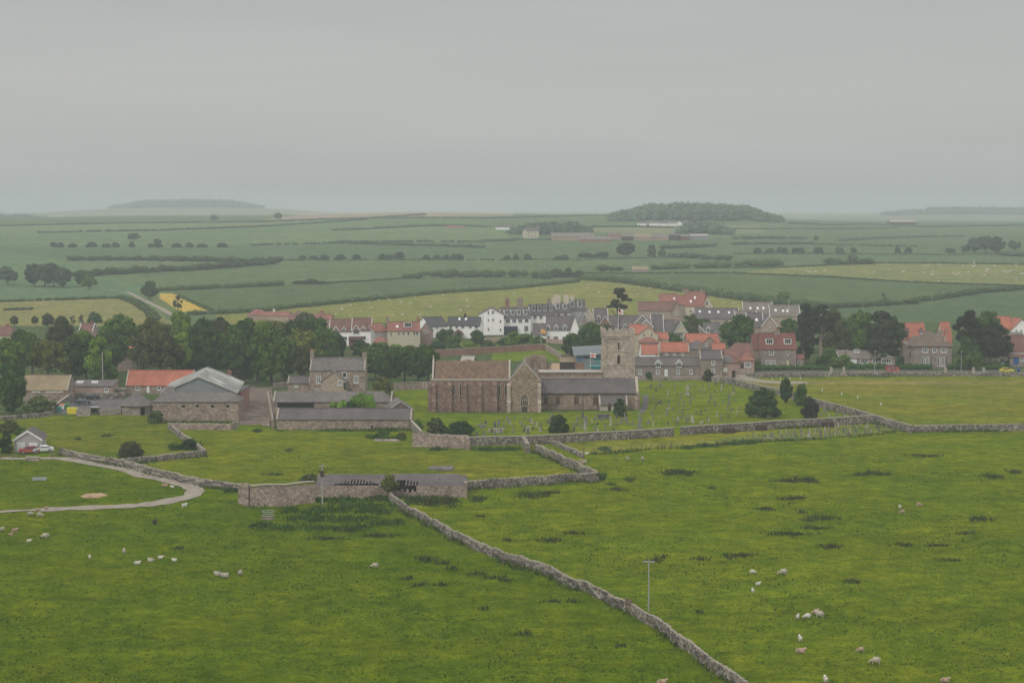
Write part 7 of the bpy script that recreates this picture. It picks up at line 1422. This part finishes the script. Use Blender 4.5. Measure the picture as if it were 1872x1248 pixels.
# ---------------------------------------------------------------- bins, trough, feeder and other farm gear
def skip():
    r = empty('skip', (0, 0, 0), 0, 'bright yellow waste skip in front of the tarmac yard', 'skip'); mb = MB()
    mb.prism([(-1.0, .15), (1.0, .15), (1.25, 1.55), (-1.25, 1.55)], -.8, .8, 0); mb.build('body', [M['yellow']], r); mb = MB(); mb.box(-1.3, 1.3, -.86, .86, 1.55, 1.63); mb.build('rim', [M['yellow']], r)
    for s in (-1, 1): mb = MB(); mb.tube((s * 1.0, -.9, 1.0), (s * 1.3, -.9, 1.0), .06, n=6); mb.build('lug', [M['metal']], r)
    return r
at(skip(), 132.5, 757)
def bin_(u, v, mat, lid, label, h=1.25, w=1.25):
    r = empty('waste_bin', (0, 0, 0), 0, label, 'bin', 'bins beside the yard wall'); at(r, u, v, .15)
    mb = MB(); mb.prism([(-w * .42, .18), (w * .42, .18), (w / 2, h), (-w / 2, h)], -.45, .45); mb.build('body', [M[mat]], r)
    mb = MB(); mb.prism_x([(-.52, h), (.52, h), (.5, h + .22), (-.3, h + .14)], -w / 2 - .05, w / 2 + .05); mb.build('lid', [M[lid]], r)
    for s in (-1, 1): mb = MB(); mb.tube((s * w * .35, -.3, .1), (s * w * .35, -.2, .1), .1, n=8); mb.build('wheel', [M['rubber']], r)
bin_(122, 747.5, 'green', 'green', 'green bin highest up beside the yellow skip'); bin_(108, 753.5, 'teal', 'teal', 'teal bin nearest the light climbing wall'); bin_(113, 749, 'flagwhite', 'orange', 'pale bin with orange lid between teal and green ones')
bin_(1862, 679.5, 'blue_paint', 'blue_paint', 'blue wheeled bin at the right end of the road', 1.0, .6)
r = empty('sheep_trailer', (0, 0, 0), 0, 'dark open-fronted trailer between the grey yard walls', 'trailer'); at(r, 173, 757.5)
mb = MB(); mb.box(-.95, .95, -.1, 1.4, .35, 1.75); mb.build('body', [M['wood']], r); mb = MB(); mb.box(-.8, .8, -.14, -.1, .5, 1.5); mb.build('opening', [M['darkhole']], r); mb = MB(); mb.box(-1.05, 1.05, -.2, 1.5, 1.75, 1.85); mb.build('lid', [M['metal']], r)  # front opening is a near-black panel painted as inside shade
for s in (-1, 1): mb = MB(); mb.tube((s * .8, .6, .25), (s * 1.05, .6, .25), .3, n=10); mb.build('wheel', [M['rubber']], r)
r = empty('water_trough', (0, 0, 0), 0, 'long grey metal water trough in the left pasture', 'trough'); at(r, 72.5, 878, .03)
mb = MB(); L_ = 1.25
mb.box(-L_, L_, -.33, .33, .12, .2); mb.box(-L_, L_, -.36, -.30, .12, .62); mb.box(-L_, L_, .30, .36, .12, .62); mb.box(-L_ - .05, -L_, -.36, .36, .12, .62); mb.box(L_, L_ + .05, -.36, .36, .12, .62); mb.build('tank', [M['metal']], r)
mb = MB(); mb.box(-L_ + .02, L_ - .02, -.29, .29, .5, .52); mb.build('water', [M['glass']], r)
for s in (-1, 1): mb = MB(); mb.box(s * .9 - .1, s * .9 + .1, -.33, .33, 0, .12); mb.build('foot', [M['metal']], r)
r = empty('stone_bench', (0, 0, 0), 0, 'grey concrete block wall piece below the two garage cars', 'block'); at(r, 60, 842)
mb = MB(); mb.box(-1.3, 1.3, -.4, .4, -.1, .7); mb.build('body', [M['stonegrey']], r); mb = MB(); mb.box(-1.36, 1.36, -.46, .46, .7, .82); mb.build('top', [M['surround']], r)
r = empty('ring_feeder', (0, 0, 0), 0, 'round metal hay feeder below the ruined barn corner', 'feeder'); at(r, 490, 948)
def ring(R, z, rr, mat, nm, n=20, c=(0, 0)):
    mb = MB()
    for i in range(n): a, b = 2 * pi * i / n, 2 * pi * (i + 1) / n; mb.tube((c[0] + R * cos(a), c[1] + R * sin(a), z), (c[0] + R * cos(b), c[1] + R * sin(b), z), rr, n=5)
    mb.build(nm, [M[mat]], r)
ring(1.0, 1.25, .045, 'metal', 'upper_ring'); ring(1.0, .62, .04, 'metal', 'middle_ring')
mb = MB()
for i in range(12): a = 2 * pi * i / 12; mb.tube((cos(a), sin(a), 0), (cos(a), sin(a), 1.25), .018, n=4)
mb.build('bar', [M['wood']], r)
mb = MB(); mb.add([(1.25 * cos(2 * pi * i / 14), 1.25 * sin(2 * pi * i / 14), -.1) for i in range(14)] + [(.8 * cos(2 * pi * i / 14), .8 * sin(2 * pi * i / 14), .25) for i in range(14)], [(i, (i + 1) % 14, 14 + (i + 1) % 14, 14 + i) for i in range(14)] + [tuple(range(14, 28))]); mb.build('hay_base', [M['yardearth']], r)
x, y, z = P(173.5, 905); mb = MB(); n = 16; rr = random.Random(4); pts = [(2.7 * cos(2 * pi * i / n) * rr.uniform(.75, 1.05), 2.2 * sin(2 * pi * i / n) * rr.uniform(.8, 1.1)) for i in range(n)]
mb.add([(a, b, -.15) for a, b in pts] + [(a * .8, b * .8, .16 + .06 * sin(i * 3)) for i, (a, b) in enumerate(pts)] + [(0, 0, .10)], [(i, (i + 1) % n, n + (i + 1) % n, n + i) for i in range(n)] + [(n + i, n + (i + 1) % n, 2 * n) for i in range(n)])
o = mb.build('soil_heap', [M['earth']]); o.location = (x, y, z); tag(o, 'low spread heap of tan soil in the left pasture', 'soil heap')
mb = MB(); mb.box(-.1, .1, -.1, .1, 0, .6); mb.box(-.13, .13, -.13, .13, .6, .68); mk = mb.mesh('boundary_marker', [M['paint']])
for k, (u, v) in enumerate([(1412, 695), (1427, 694), (1444, 693.5), (1463, 693.5), (1503, 714.5), (1538.7, 721.5), (1567.7, 728), (1610.5, 740.5)]):
    o = link('boundary_marker', mk); at(o, u, v); tag(o, 'small white marker on the playing field' + (', in the row by the road' if k < 4 else ', ' + ['highest', 'second', 'third', 'lowest'][k - 4] + ' of the slanting row'), 'marker', 'white markers round the playing field')
M['netting'] = M['darkwood']
mb = MB(); mb.box(-1.3, 1.3, -.9, 0, 0, 1.0, 0); mb.prism_x([(-.95, 1.0), (.0, 1.0), (0, 1.35)], -1.35, 1.35, 1); sh = mb.mesh('wooden_hutch', [M['darkwood'], M['louvre']])
for u, v, mt, lb in ((1332, 791, 0, 'low dark heap of cuttings at the churchyard wall'), (1391, 786, 0, 'brown wooden store against the churchyard wall'), (1513, 780, 0, 'black and blue store against the churchyard wall')):
    o = link('wooden_store', sh); at(o, u, v); tag(o, lb, 'store', 'stores against the churchyard wall')

# ---------------------------------------------------------------- gravestones
def grave_mesh(kind, mat):
    mb = MB()
    if kind == 'slab':
        w, h, t = .38, 1.15, .09; pts = [(-w, -.15), (w, -.15), (w, h * .78)] + [(w * cos(a), h * .78 + h * .22 * sin(a)) for a in [pi * i / 8 for i in range(1, 8)]] + [(-w, h * .78)]; mb.prism(pts, -t, t); mb.box(-w - .1, w + .1, -.2, .2, -.1, .12)
    elif kind == 'tall': mb.prism([(-.3, -.1), (.3, -.1), (.28, 1.5), (0, 1.85), (-.28, 1.5)], -.12, .12); mb.box(-.42, .42, -.28, .28, -.1, .25)
    elif kind == 'cross': mb.box(-.11, .11, -.09, .09, 0, 1.75); mb.box(-.42, .42, -.08, .08, 1.15, 1.38); mb.box(-.4, .4, -.3, .3, -.1, .18); mb.box(-.28, .28, -.2, .2, .18, .36)
    elif kind == 'obelisk': mb.box(-.45, .45, -.45, .45, -.1, .5); mb.add([(-.26, -.26, .5), (.26, -.26, .5), (.26, .26, .5), (-.26, .26, .5), (-.15, -.15, 2.6), (.15, -.15, 2.6), (.15, .15, 2.6), (-.15, .15, 2.6), (0, 0, 2.9)], [(0, 1, 5, 4), (1, 2, 6, 5), (2, 3, 7, 6), (3, 0, 4, 7), (4, 5, 8), (5, 6, 8), (6, 7, 8), (7, 4, 8)])
    elif kind == 'table': mb.box(-.95, .95, -.45, .45, .55, .68); mb.box(-.8, .8, -.35, .35, -.1, .55)
    return mb.mesh('gravestone', [M[mat]])
GK = {(k, m): grave_mesh(k, m) for k in ('slab', 'tall', 'cross', 'obelisk', 'table') for m in ('graveA', 'graveB', 'graveC')}
GKN = {'slab': 'round-topped headstone', 'tall': 'tall pointed headstone', 'cross': 'stone cross', 'obelisk': 'obelisk grave marker', 'table': 'flat table tomb'}
GMN = {'graveA': 'grey', 'graveB': 'dark', 'graveC': 'pale'}
GP = []
def grave(x, y, kind, mat, rz, label, group, s=1):
    o = link('gravestone', GK[kind, mat], None, (x, y, g(x, y))); r = GR; o.rotation_euler = (r.uniform(-.06, .06), r.uniform(-.07, .07), rz); o.scale = (s,) * 3; GP.append((x, y)); tag(o, label, 'gravestone', group)
GR = random.Random(8)
LM = [('the cottage garden wall', WX(1225, 528), 528), ('the big dark shrub', WX(1396, 440), 440), ('the lower wall', WX(1290, 412), 412), ('the end of the church', WX(1185, 452), 452), ('the tall pale cross', WX(1257, 487), 487), ('the upper wall', WX(1350, 515), 515),
      ('the churchyard opening', WX(1238, 415), 415), ('the rounded shrub', WX(1021, 410), 410), ('the conical shrub', WX(1134, 440), 440), ('the left corner wall', WX(870, 410), 410), ('the transept', WX(958, 440), 440), ('the wire fence', WX(1480, 392), 392), ('its far corner', WX(1620, 410), 410), ('the brown store', WX(1391, 408), 408), ('the black store', WX(1513, 418), 418)]
ZONES = [('right of the church', [(1180, 705), (1235, 700), (1330, 702), (1362, 716), (1352, 745), (1362, 768), (1300, 776), (1235, 779), (1190, 770), (1188, 735)], 105, 1.9),
         ('below the church', [(876, 772), (960, 766), (1018, 764), (1012, 788), (960, 794), (870, 797)], 46, 1.7),
         ('near the church porch', [(1044, 762), (1100, 760), (1165, 768), (1215, 782), (1100, 789), (1046, 791)], 36, 1.9),
         ('in the new burial ground', [(1360, 799), (1480, 787), (1600, 776), (1638, 786), (1560, 796), (1400, 805)], 78, 1.15),
         ('beyond the big dark shrub', [(1500, 742), (1545, 750), (1575, 762), (1500, 766), (1500, 755)], 9, 1.5)]
for zn, poly, cnt, dmin in ZONES:
    us = [p[0] for p in poly]; vs_ = [p[1] for p in poly]; k = t = 0
    while k < cnt and t < 6000:
        t += 1; u, v = GR.uniform(min(us), max(us)), GR.uniform(min(vs_), max(vs_))
        if not inpoly(np.array([u]), np.array([v]), poly)[0]: continue
        x, y, z = P(u, v)
        if zn.startswith('in the new'): y = round(y / 2.6) * 2.6 + GR.uniform(-.15, .15)
        if any((x - a) ** 2 + (y - b) ** 2 < dmin ** 2 for a, b in GP): continue
        kd = GR.choices(['slab', 'tall', 'cross', 'obelisk', 'table'], [7, 4, 1.6, .5, .5])[0]; mt = GR.choices(['graveA', 'graveB', 'graveC'], [6, 3, 2] if not zn.startswith('in the new') else [4, 3, 4])[0]
        rz = GR.uniform(-.35, .35) + (1.2 if zn.startswith('right') else .4 if 'new' not in zn else .9)
        grave(x, y, kd, mt, rz, GMN[mt] + ' ' + GKN[kd] + ' nearest to ' + min(LM, key=lambda q: (q[1] - x) ** 2 + (q[2] - y) ** 2)[0] + ', ' + zn.replace('in the new burial ground', 'burial ground'), 'gravestones ' + zn, GR.uniform(.55, .85) if 'new' not in zn else GR.uniform(.5, .72)); k += 1
for u, v, kd, mt, s, lb in ((1169, 783, 'obelisk', 'graveA', 1.25, 'tall dark obelisk standing against the churchyard wall'), (1384, 763, 'slab', 'graveC', 1.1, 'pale headstone left of centre before the big shrub'), (1405.5, 763.5, 'slab', 'graveC', 1.15, 'pale headstone right of centre before the big shrub'), (1266, 772, 'tall', 'graveC', 1.0, 'whitest headstone in the lower churchyard'),
                         (966, 788, 'slab', 'graveC', 1.1, 'small bright white headstone below the transept'), (911, 790, 'table', 'graveC', 1.3, 'pale flat table tomb near the wall'), (1071, 777, 'tall', 'graveA', 1.3, 'tall stone between the round shrub and the porch'), (1257, 722, 'cross', 'graveC', 1.6, 'tall pale cross in the middle of the churchyard'), (1103, 765, 'table', 'graveB', 1.6, 'dark low box tomb left of the conical shrub')):
    x, y, z = P(u, v); grave(x, y, kd, mt, .2, lb, None, s)

# ---------------------------------------------------------------- sheep
def sheep_mesh(pose, wool, face):
    """one continuous skinned body; x is forward"""
    J = {'standing': dict(head=(.62, 0, .86), neck=(.46, 0, .74), nose=(.76, 0, .76), z=.56, leg=1), 'grazing': dict(head=(.66, 0, .26), neck=(.52, 0, .46), nose=(.72, 0, .08), z=.56, leg=1), 'lying': dict(head=(.58, 0, .56), neck=(.44, 0, .44), nose=(.72, 0, .48), z=.27, leg=0)}[pose]; z = J['z']
    V = [((-.02, 0, z + .02), (.28, .29)), ((-.32, 0, z + .0), (.25, .25)), ((-.49, 0, z - .01), (.13, .14)), ((.25, 0, z + .01), (.235, .25)), (J['neck'], (.13, .14)), (J['head'], (.085, .095)), (J['nose'], (.05, .055)), ((-.58, 0, z - .06), (.04, .05))]
    E = [(0, 1), (1, 2), (0, 3), (3, 4), (4, 5), (5, 6), (2, 7)]
    for x, at_ in ((.28, 3), (-.36, 1)):
        for s in (-1, 1):
            b = len(V)
            if J['leg']:
                bend = .04 if x > 0 else -.06; V += [((x, s * .14, z - .18), (.085, .085)), ((x + bend, s * .14, z - .34), (.045, .045)), ((x + (.0 if x > 0 else -.02), s * .14, .02), (.032, .032))]; E += [(at_, b), (b, b + 1), (b + 1, b + 2)]
            else: V += [((x + .05, s * .2, .1), (.07, .07)), ((x + .22, s * .22, .05), (.04, .04))]; E += [(at_, b), (b, b + 1)]
    for s in (-1, 1): b = len(V); V += [((J['head'][0] - .04, s * .13, J['head'][2] + .05), (.03, .02))]; E += [(5, b)]
    me = bpy.data.meshes.new('s'); me.from_pydata([v for v, r in V], E, []); o = bpy.data.objects.new('s', me); COL.objects.link(o)
    m = o.modifiers.new('k', 'SKIN'); sv = me.skin_vertices[0].data
    for i, (v, r) in enumerate(V): sv[i].radius = r
    sv[0].use_root = True; m.use_smooth_shade = True
    o.modifiers.new('u', 'SUBSURF').levels = 1
    dg = bpy.context.evaluated_depsgraph_get(); ev = o.evaluated_get(dg); out = bpy.data.meshes.new_from_object(ev); bpy.data.objects.remove(o)
    out.name = 'sheep'; out.materials.clear(); out.materials.append(M[wool]); out.materials.append(M[face])
    hx = np.array(J['neck']) * .45 + np.array(J['head']) * .55
    for p in out.polygons:
        c = p.center; hd = (np.array(c) - hx) @ (np.array(J['nose']) - np.array(J['neck'])) > 0 and c[0] > .4
        p.material_index = 1 if hd or (J['leg'] and c[2] < z - .28 and not hd and c[0] < .45) else 0; p.use_smooth = True
    return out
SM = {}
def sheep(u, v, pose, wool, face, rz, size, label, group, name='sheep'):
    k = (pose, wool, face)
    if k not in SM: SM[k] = sheep_mesh(*k)
    o = link(name, SM[k]); at(o, u, v, rz); size *= .92; o.scale = (size, size * 1.05, size); return tag(o, label, 'lamb' if name == 'lamb' else 'sheep', group)
A_, B_ = 'sheep in the left pasture', 'sheep in the right pasture'
NS = [ # u, v, pose, wool, face, heading, size, label, group, name
 (55.5, 943, 'grazing', 'wool', 'face', .3, 1.0, 'sheep just below the track, left of a close pair', A_), (73, 945, 'grazing', 'wool', 'facepale', .1, 1.05, 'sheep just below the track, right of a close pair', A_), (69, 936, 'standing', 'woolcream', 'facepale', 0, .9, 'sheep standing on the edge of the track', A_), (85, 931, 'standing', 'woolcream', 'face', .4, .7, 'lamb on the track beside a standing sheep', A_, 'lamb'),
 (3, 972, 'standing', 'wool', 'face', .5, 1, 'sheep cut by the left picture edge', A_), (27, 974, 'standing', 'woolcream', 'facepale', .6, 1, 'sheep facing away near the left picture edge', A_), (19.5, 978, 'lying', 'woolcream', 'facepale', 0, .7, 'lamb lying in front of the left edge sheep', A_, 'lamb'),
 (83, 985, 'grazing', 'wool', 'face', 3.1, 1.25, 'large sheep grazing alone towards the left', A_), (53, 992, 'standing', 'woolwhite', 'facepale', .2, .75, 'white lamb nearest the left edge', A_, 'lamb'), (164, 1021, 'standing', 'woolwhite', 'facepale', 2, .7, 'white lamb alone in the middle of the left pasture', A_, 'lamb'),
 (227, 1012, 'standing', 'wool', 'facepale', 1.8, 1, 'cream sheep highest of the small scattered group', A_), (251, 1031, 'lying', 'woolwhite', 'facepale', .3, .95, 'white sheep lying, lowest of the scattered group', A_), (276, 1026, 'lying', 'wool', 'face', 2.9, 1.05, 'black-faced sheep lying in the scattered group', A_), (293.6, 1023, 'standing', 'woolwhite', 'facepale', .1, .8, 'white lamb beside the black-faced lying sheep', A_, 'lamb'), (319, 1025, 'lying', 'woolwhite', 'facepale', 3, .8, 'white lamb lying at the right of the scattered group', A_, 'lamb'),
 (398, 1051, 'lying', 'wool', 'face', 2.9, 1.1, 'black-faced sheep at the left of a trio', A_), (411, 1054.5, 'lying', 'wool', 'face', 0, 1.2, 'middle sheep of a trio lying together', A_), (439.5, 1052, 'grazing', 'wool', 'face', 1.6, 1.1, 'sheep seen from behind, right of a trio', A_), (685, 1039, 'grazing', 'wool', 'face', 3.1, 1.1, 'lone black-faced sheep left of the diagonal wall', A_),
 (337, 928, 'standing', 'woolwhite', 'facepale', .7, 1, 'white sheep right below the bend of the track', A_), (283, 959, 'standing', 'wooldark', 'face', 1.5, 1.1, 'dark sheep alone below the track bend', A_), (301, 889, 'lying', 'woolcream', 'facepale', .2, 1.05, 'sheep lying on the inner edge of the track bend', A_), (315, 893, 'standing', 'woolwhite', 'facepale', 3.1, .75, 'lamb at the inner edge of the track bend', A_, 'lamb'), (345, 881, 'lying', 'woolwhite', 'facepale', 1.2, .95, 'white sheep lying against the rough wall above the track', A_),
 (1053, 830.5, 'grazing', 'wool', 'face', .5, 1.1, 'sheep left of a pair in the wall corner', B_), (1060, 830.5, 'standing', 'woolwhite', 'facepale', .1, .8, 'lamb right of a pair in the wall corner', B_, 'lamb'), (1072.5, 832, 'standing', 'woolwhite', 'facepale', 0, .8, 'lamb at the left end of the wire fence', B_, 'lamb'), (1063, 846, 'standing', 'woolcream', 'facepale', 2.6, .95, 'reddish sheep next to the sloping field wall', B_), (1068.5, 848, 'grazing', 'wool', 'facepale', 3.3, 1, 'cream sheep next to the sloping field wall', B_),
 (1146.6, 842, 'grazing', 'wool', 'face', 1.9, 1.1, 'left sheep of two grazing below the wire fence', B_), (1175, 842, 'grazing', 'wool', 'face', 1.4, 1.15, 'right sheep of two grazing below the wire fence', B_),
 (1645, 929, 'standing', 'woolwhite', 'facepale', 1.7, .75, 'lamb behind another in the right pasture', B_, 'lamb'), (1649.5, 939, 'grazing', 'woolcream', 'facepale', 3, .95, 'lamb in front of another in the right pasture', B_, 'lamb'), (1680, 926, 'grazing', 'woolcream', 'facepale', 0, 1, 'sheep right of two lambs in the right pasture', B_),
 (1376, 1049, 'grazing', 'woolwhite', 'facepale', 0, .85, 'lamb left of the large grazing ewe', B_, 'lamb'), (1431.5, 1051, 'grazing', 'wool', 'facepale', 3.1, 1.2, 'large ewe grazing alone below the rushes', B_), (1386, 1071, 'standing', 'woolwhite', 'facepale', .4, .75, 'upper lamb of two above the pole side', B_, 'lamb'), (1376, 1083, 'standing', 'woolwhite', 'facepale', 1.6, .75, 'lower lamb of two above the pole side', B_, 'lamb'),
 (1458.5, 1131, 'standing', 'woolwhite', 'facepale', 1.2, .75, 'leftmost lamb of a family of four', B_, 'lamb'), (1475.5, 1131, 'grazing', 'woolwhite', 'facepale', 3.1, .95, 'second lamb of a family of four', B_, 'lamb'), (1492.5, 1123, 'grazing', 'woolcream', 'facepale', 3.1, 1, 'farther ewe of a family of four', B_), (1498, 1129, 'standing', 'wool', 'facepale', 3.0, 1.15, 'nearer ewe of a family of four', B_),
 (1462.5, 1172, 'standing', 'woolwhite', 'facepale', 1.6, .9, 'white sheep seen from behind above the reddish one', B_), (1463, 1193, 'lying', 'woolcream', 'facepale', 0, 1.15, 'reddish sheep lying in the lower right pasture', B_), (1573, 1192, 'grazing', 'woolcream', 'facepale', 3.1, .85, 'thin lamb left of the big ewe at lower right', B_, 'lamb'), (1600.5, 1214, 'grazing', 'wool', 'facepale', 2.9, 1.15, 'big ewe at lower right', B_),
 (1509, 1247, 'standing', 'woolwhite', 'facepale', 1.6, .9, 'white sheep cut by the bottom edge', B_), (1727, 1246, 'lying', 'woolcream', 'facepale', 0, 1.0, 'cream sheep cut by the bottom edge at right', B_), (1210, 1250, 'lying', 'woolcream', 'facepale', .2, 1.1, 'reddish sheep at the bottom edge near the field wall', 'sheep in the left pasture'),
]
for t in NS: sheep(*t)
FS1 = [(634, 562), (641, 560), (625, 566), (622, 568), (679, 564), (674, 553), (692, 551), (711, 549), (750, 556), (780, 557), (614, 577), (641, 578), (675, 583), (736, 577), (767, 577), (806, 572), (842, 569), (854, 550), (897, 535), (733, 555), (718, 577), (974, 535), (982, 529), (940, 537), (884, 554), (810, 542), (1078, 520), (1044, 534), (990, 560), (1095, 536), (1153, 527), (1169, 527), (1188, 527), (1190, 537), (1185, 536), (1141, 524), (1254, 545), (1166, 540), (1063, 560), (1100, 552), (855, 562), (788, 562), (828, 553), (660, 571), (1075, 528), (1320, 548), (1340, 556)]
for k, (u, v) in enumerate(FS1): sheep(u, v, ['grazing', 'standing', 'lying'][k % 3], 'woolwhite' if k % 3 else 'wool', 'facepale', GR.uniform(-.6, .6) + (pi if k % 2 else 0), GR.uniform(1.0, 1.35), 'distant pale sheep scattered over the pasture behind the village', 'sheep in the pasture behind the village', 'far_sheep')
r_ = random.Random(31); FS2 = [(1474, 497), (1479, 498), (1483, 499), (1490, 497), (1508, 497), (1625, 493), (1598, 499), (1651, 498), (1687, 499), (1690, 500), (1705, 499), (1704, 503), (1743, 502), (1749, 503), (1752, 502), (1715, 515), (1779, 489), (1782, 486), (1805, 494), (1803, 496), (1808, 493), (1787, 496), (1835, 497), (1842, 498), (1848, 497), (1866, 501), (1870, 503), (1690, 486), (1697, 487), (1716, 484), (1780, 483), (1818, 487), (1857, 486), (1760, 487), (1858, 512), (1800, 504), (1770, 500), (1650, 497)]
for k, (u, v) in enumerate(FS2): sheep(u, v, ['standing', 'lying'][k % 2], 'woolwhite', 'facepale', r_.uniform(-.6, .6), r_.uniform(1.3, 1.8), 'tiny white sheep in the bright far field at right', 'sheep in the bright far field', 'far_sheep')
for k, (u, v) in enumerate([(5, 572), (12, 571), (150, 572), (70, 571), (260, 568), (215, 565)]): pass

# ---------------------------------------------------------------- haze: one box of even air round the camera and everything built
def haze():
    m = bpy.data.materials.new('haze'); m.use_nodes = True; nt = m.node_tree; nt.nodes.clear(); out = nt.nodes.new('ShaderNodeOutputMaterial'); v = nt.nodes.new('ShaderNodeVolumePrincipled')
    v.inputs['Color'].default_value = (*HAZE_COLOR, 1); v.inputs['Density'].default_value = HAZE_DENSITY; v.inputs['Anisotropy'].default_value = 0.0; nt.links.new(v.outputs[0], out.inputs['Volume'])
    mb = MB(); mb.box(-6600, 6600, -60, 7100, -3, 70); o = mb.build('haze', [m]); tag(o, 'thin pale haze lying over the whole landscape', 'haze', kind='stuff')
haze()
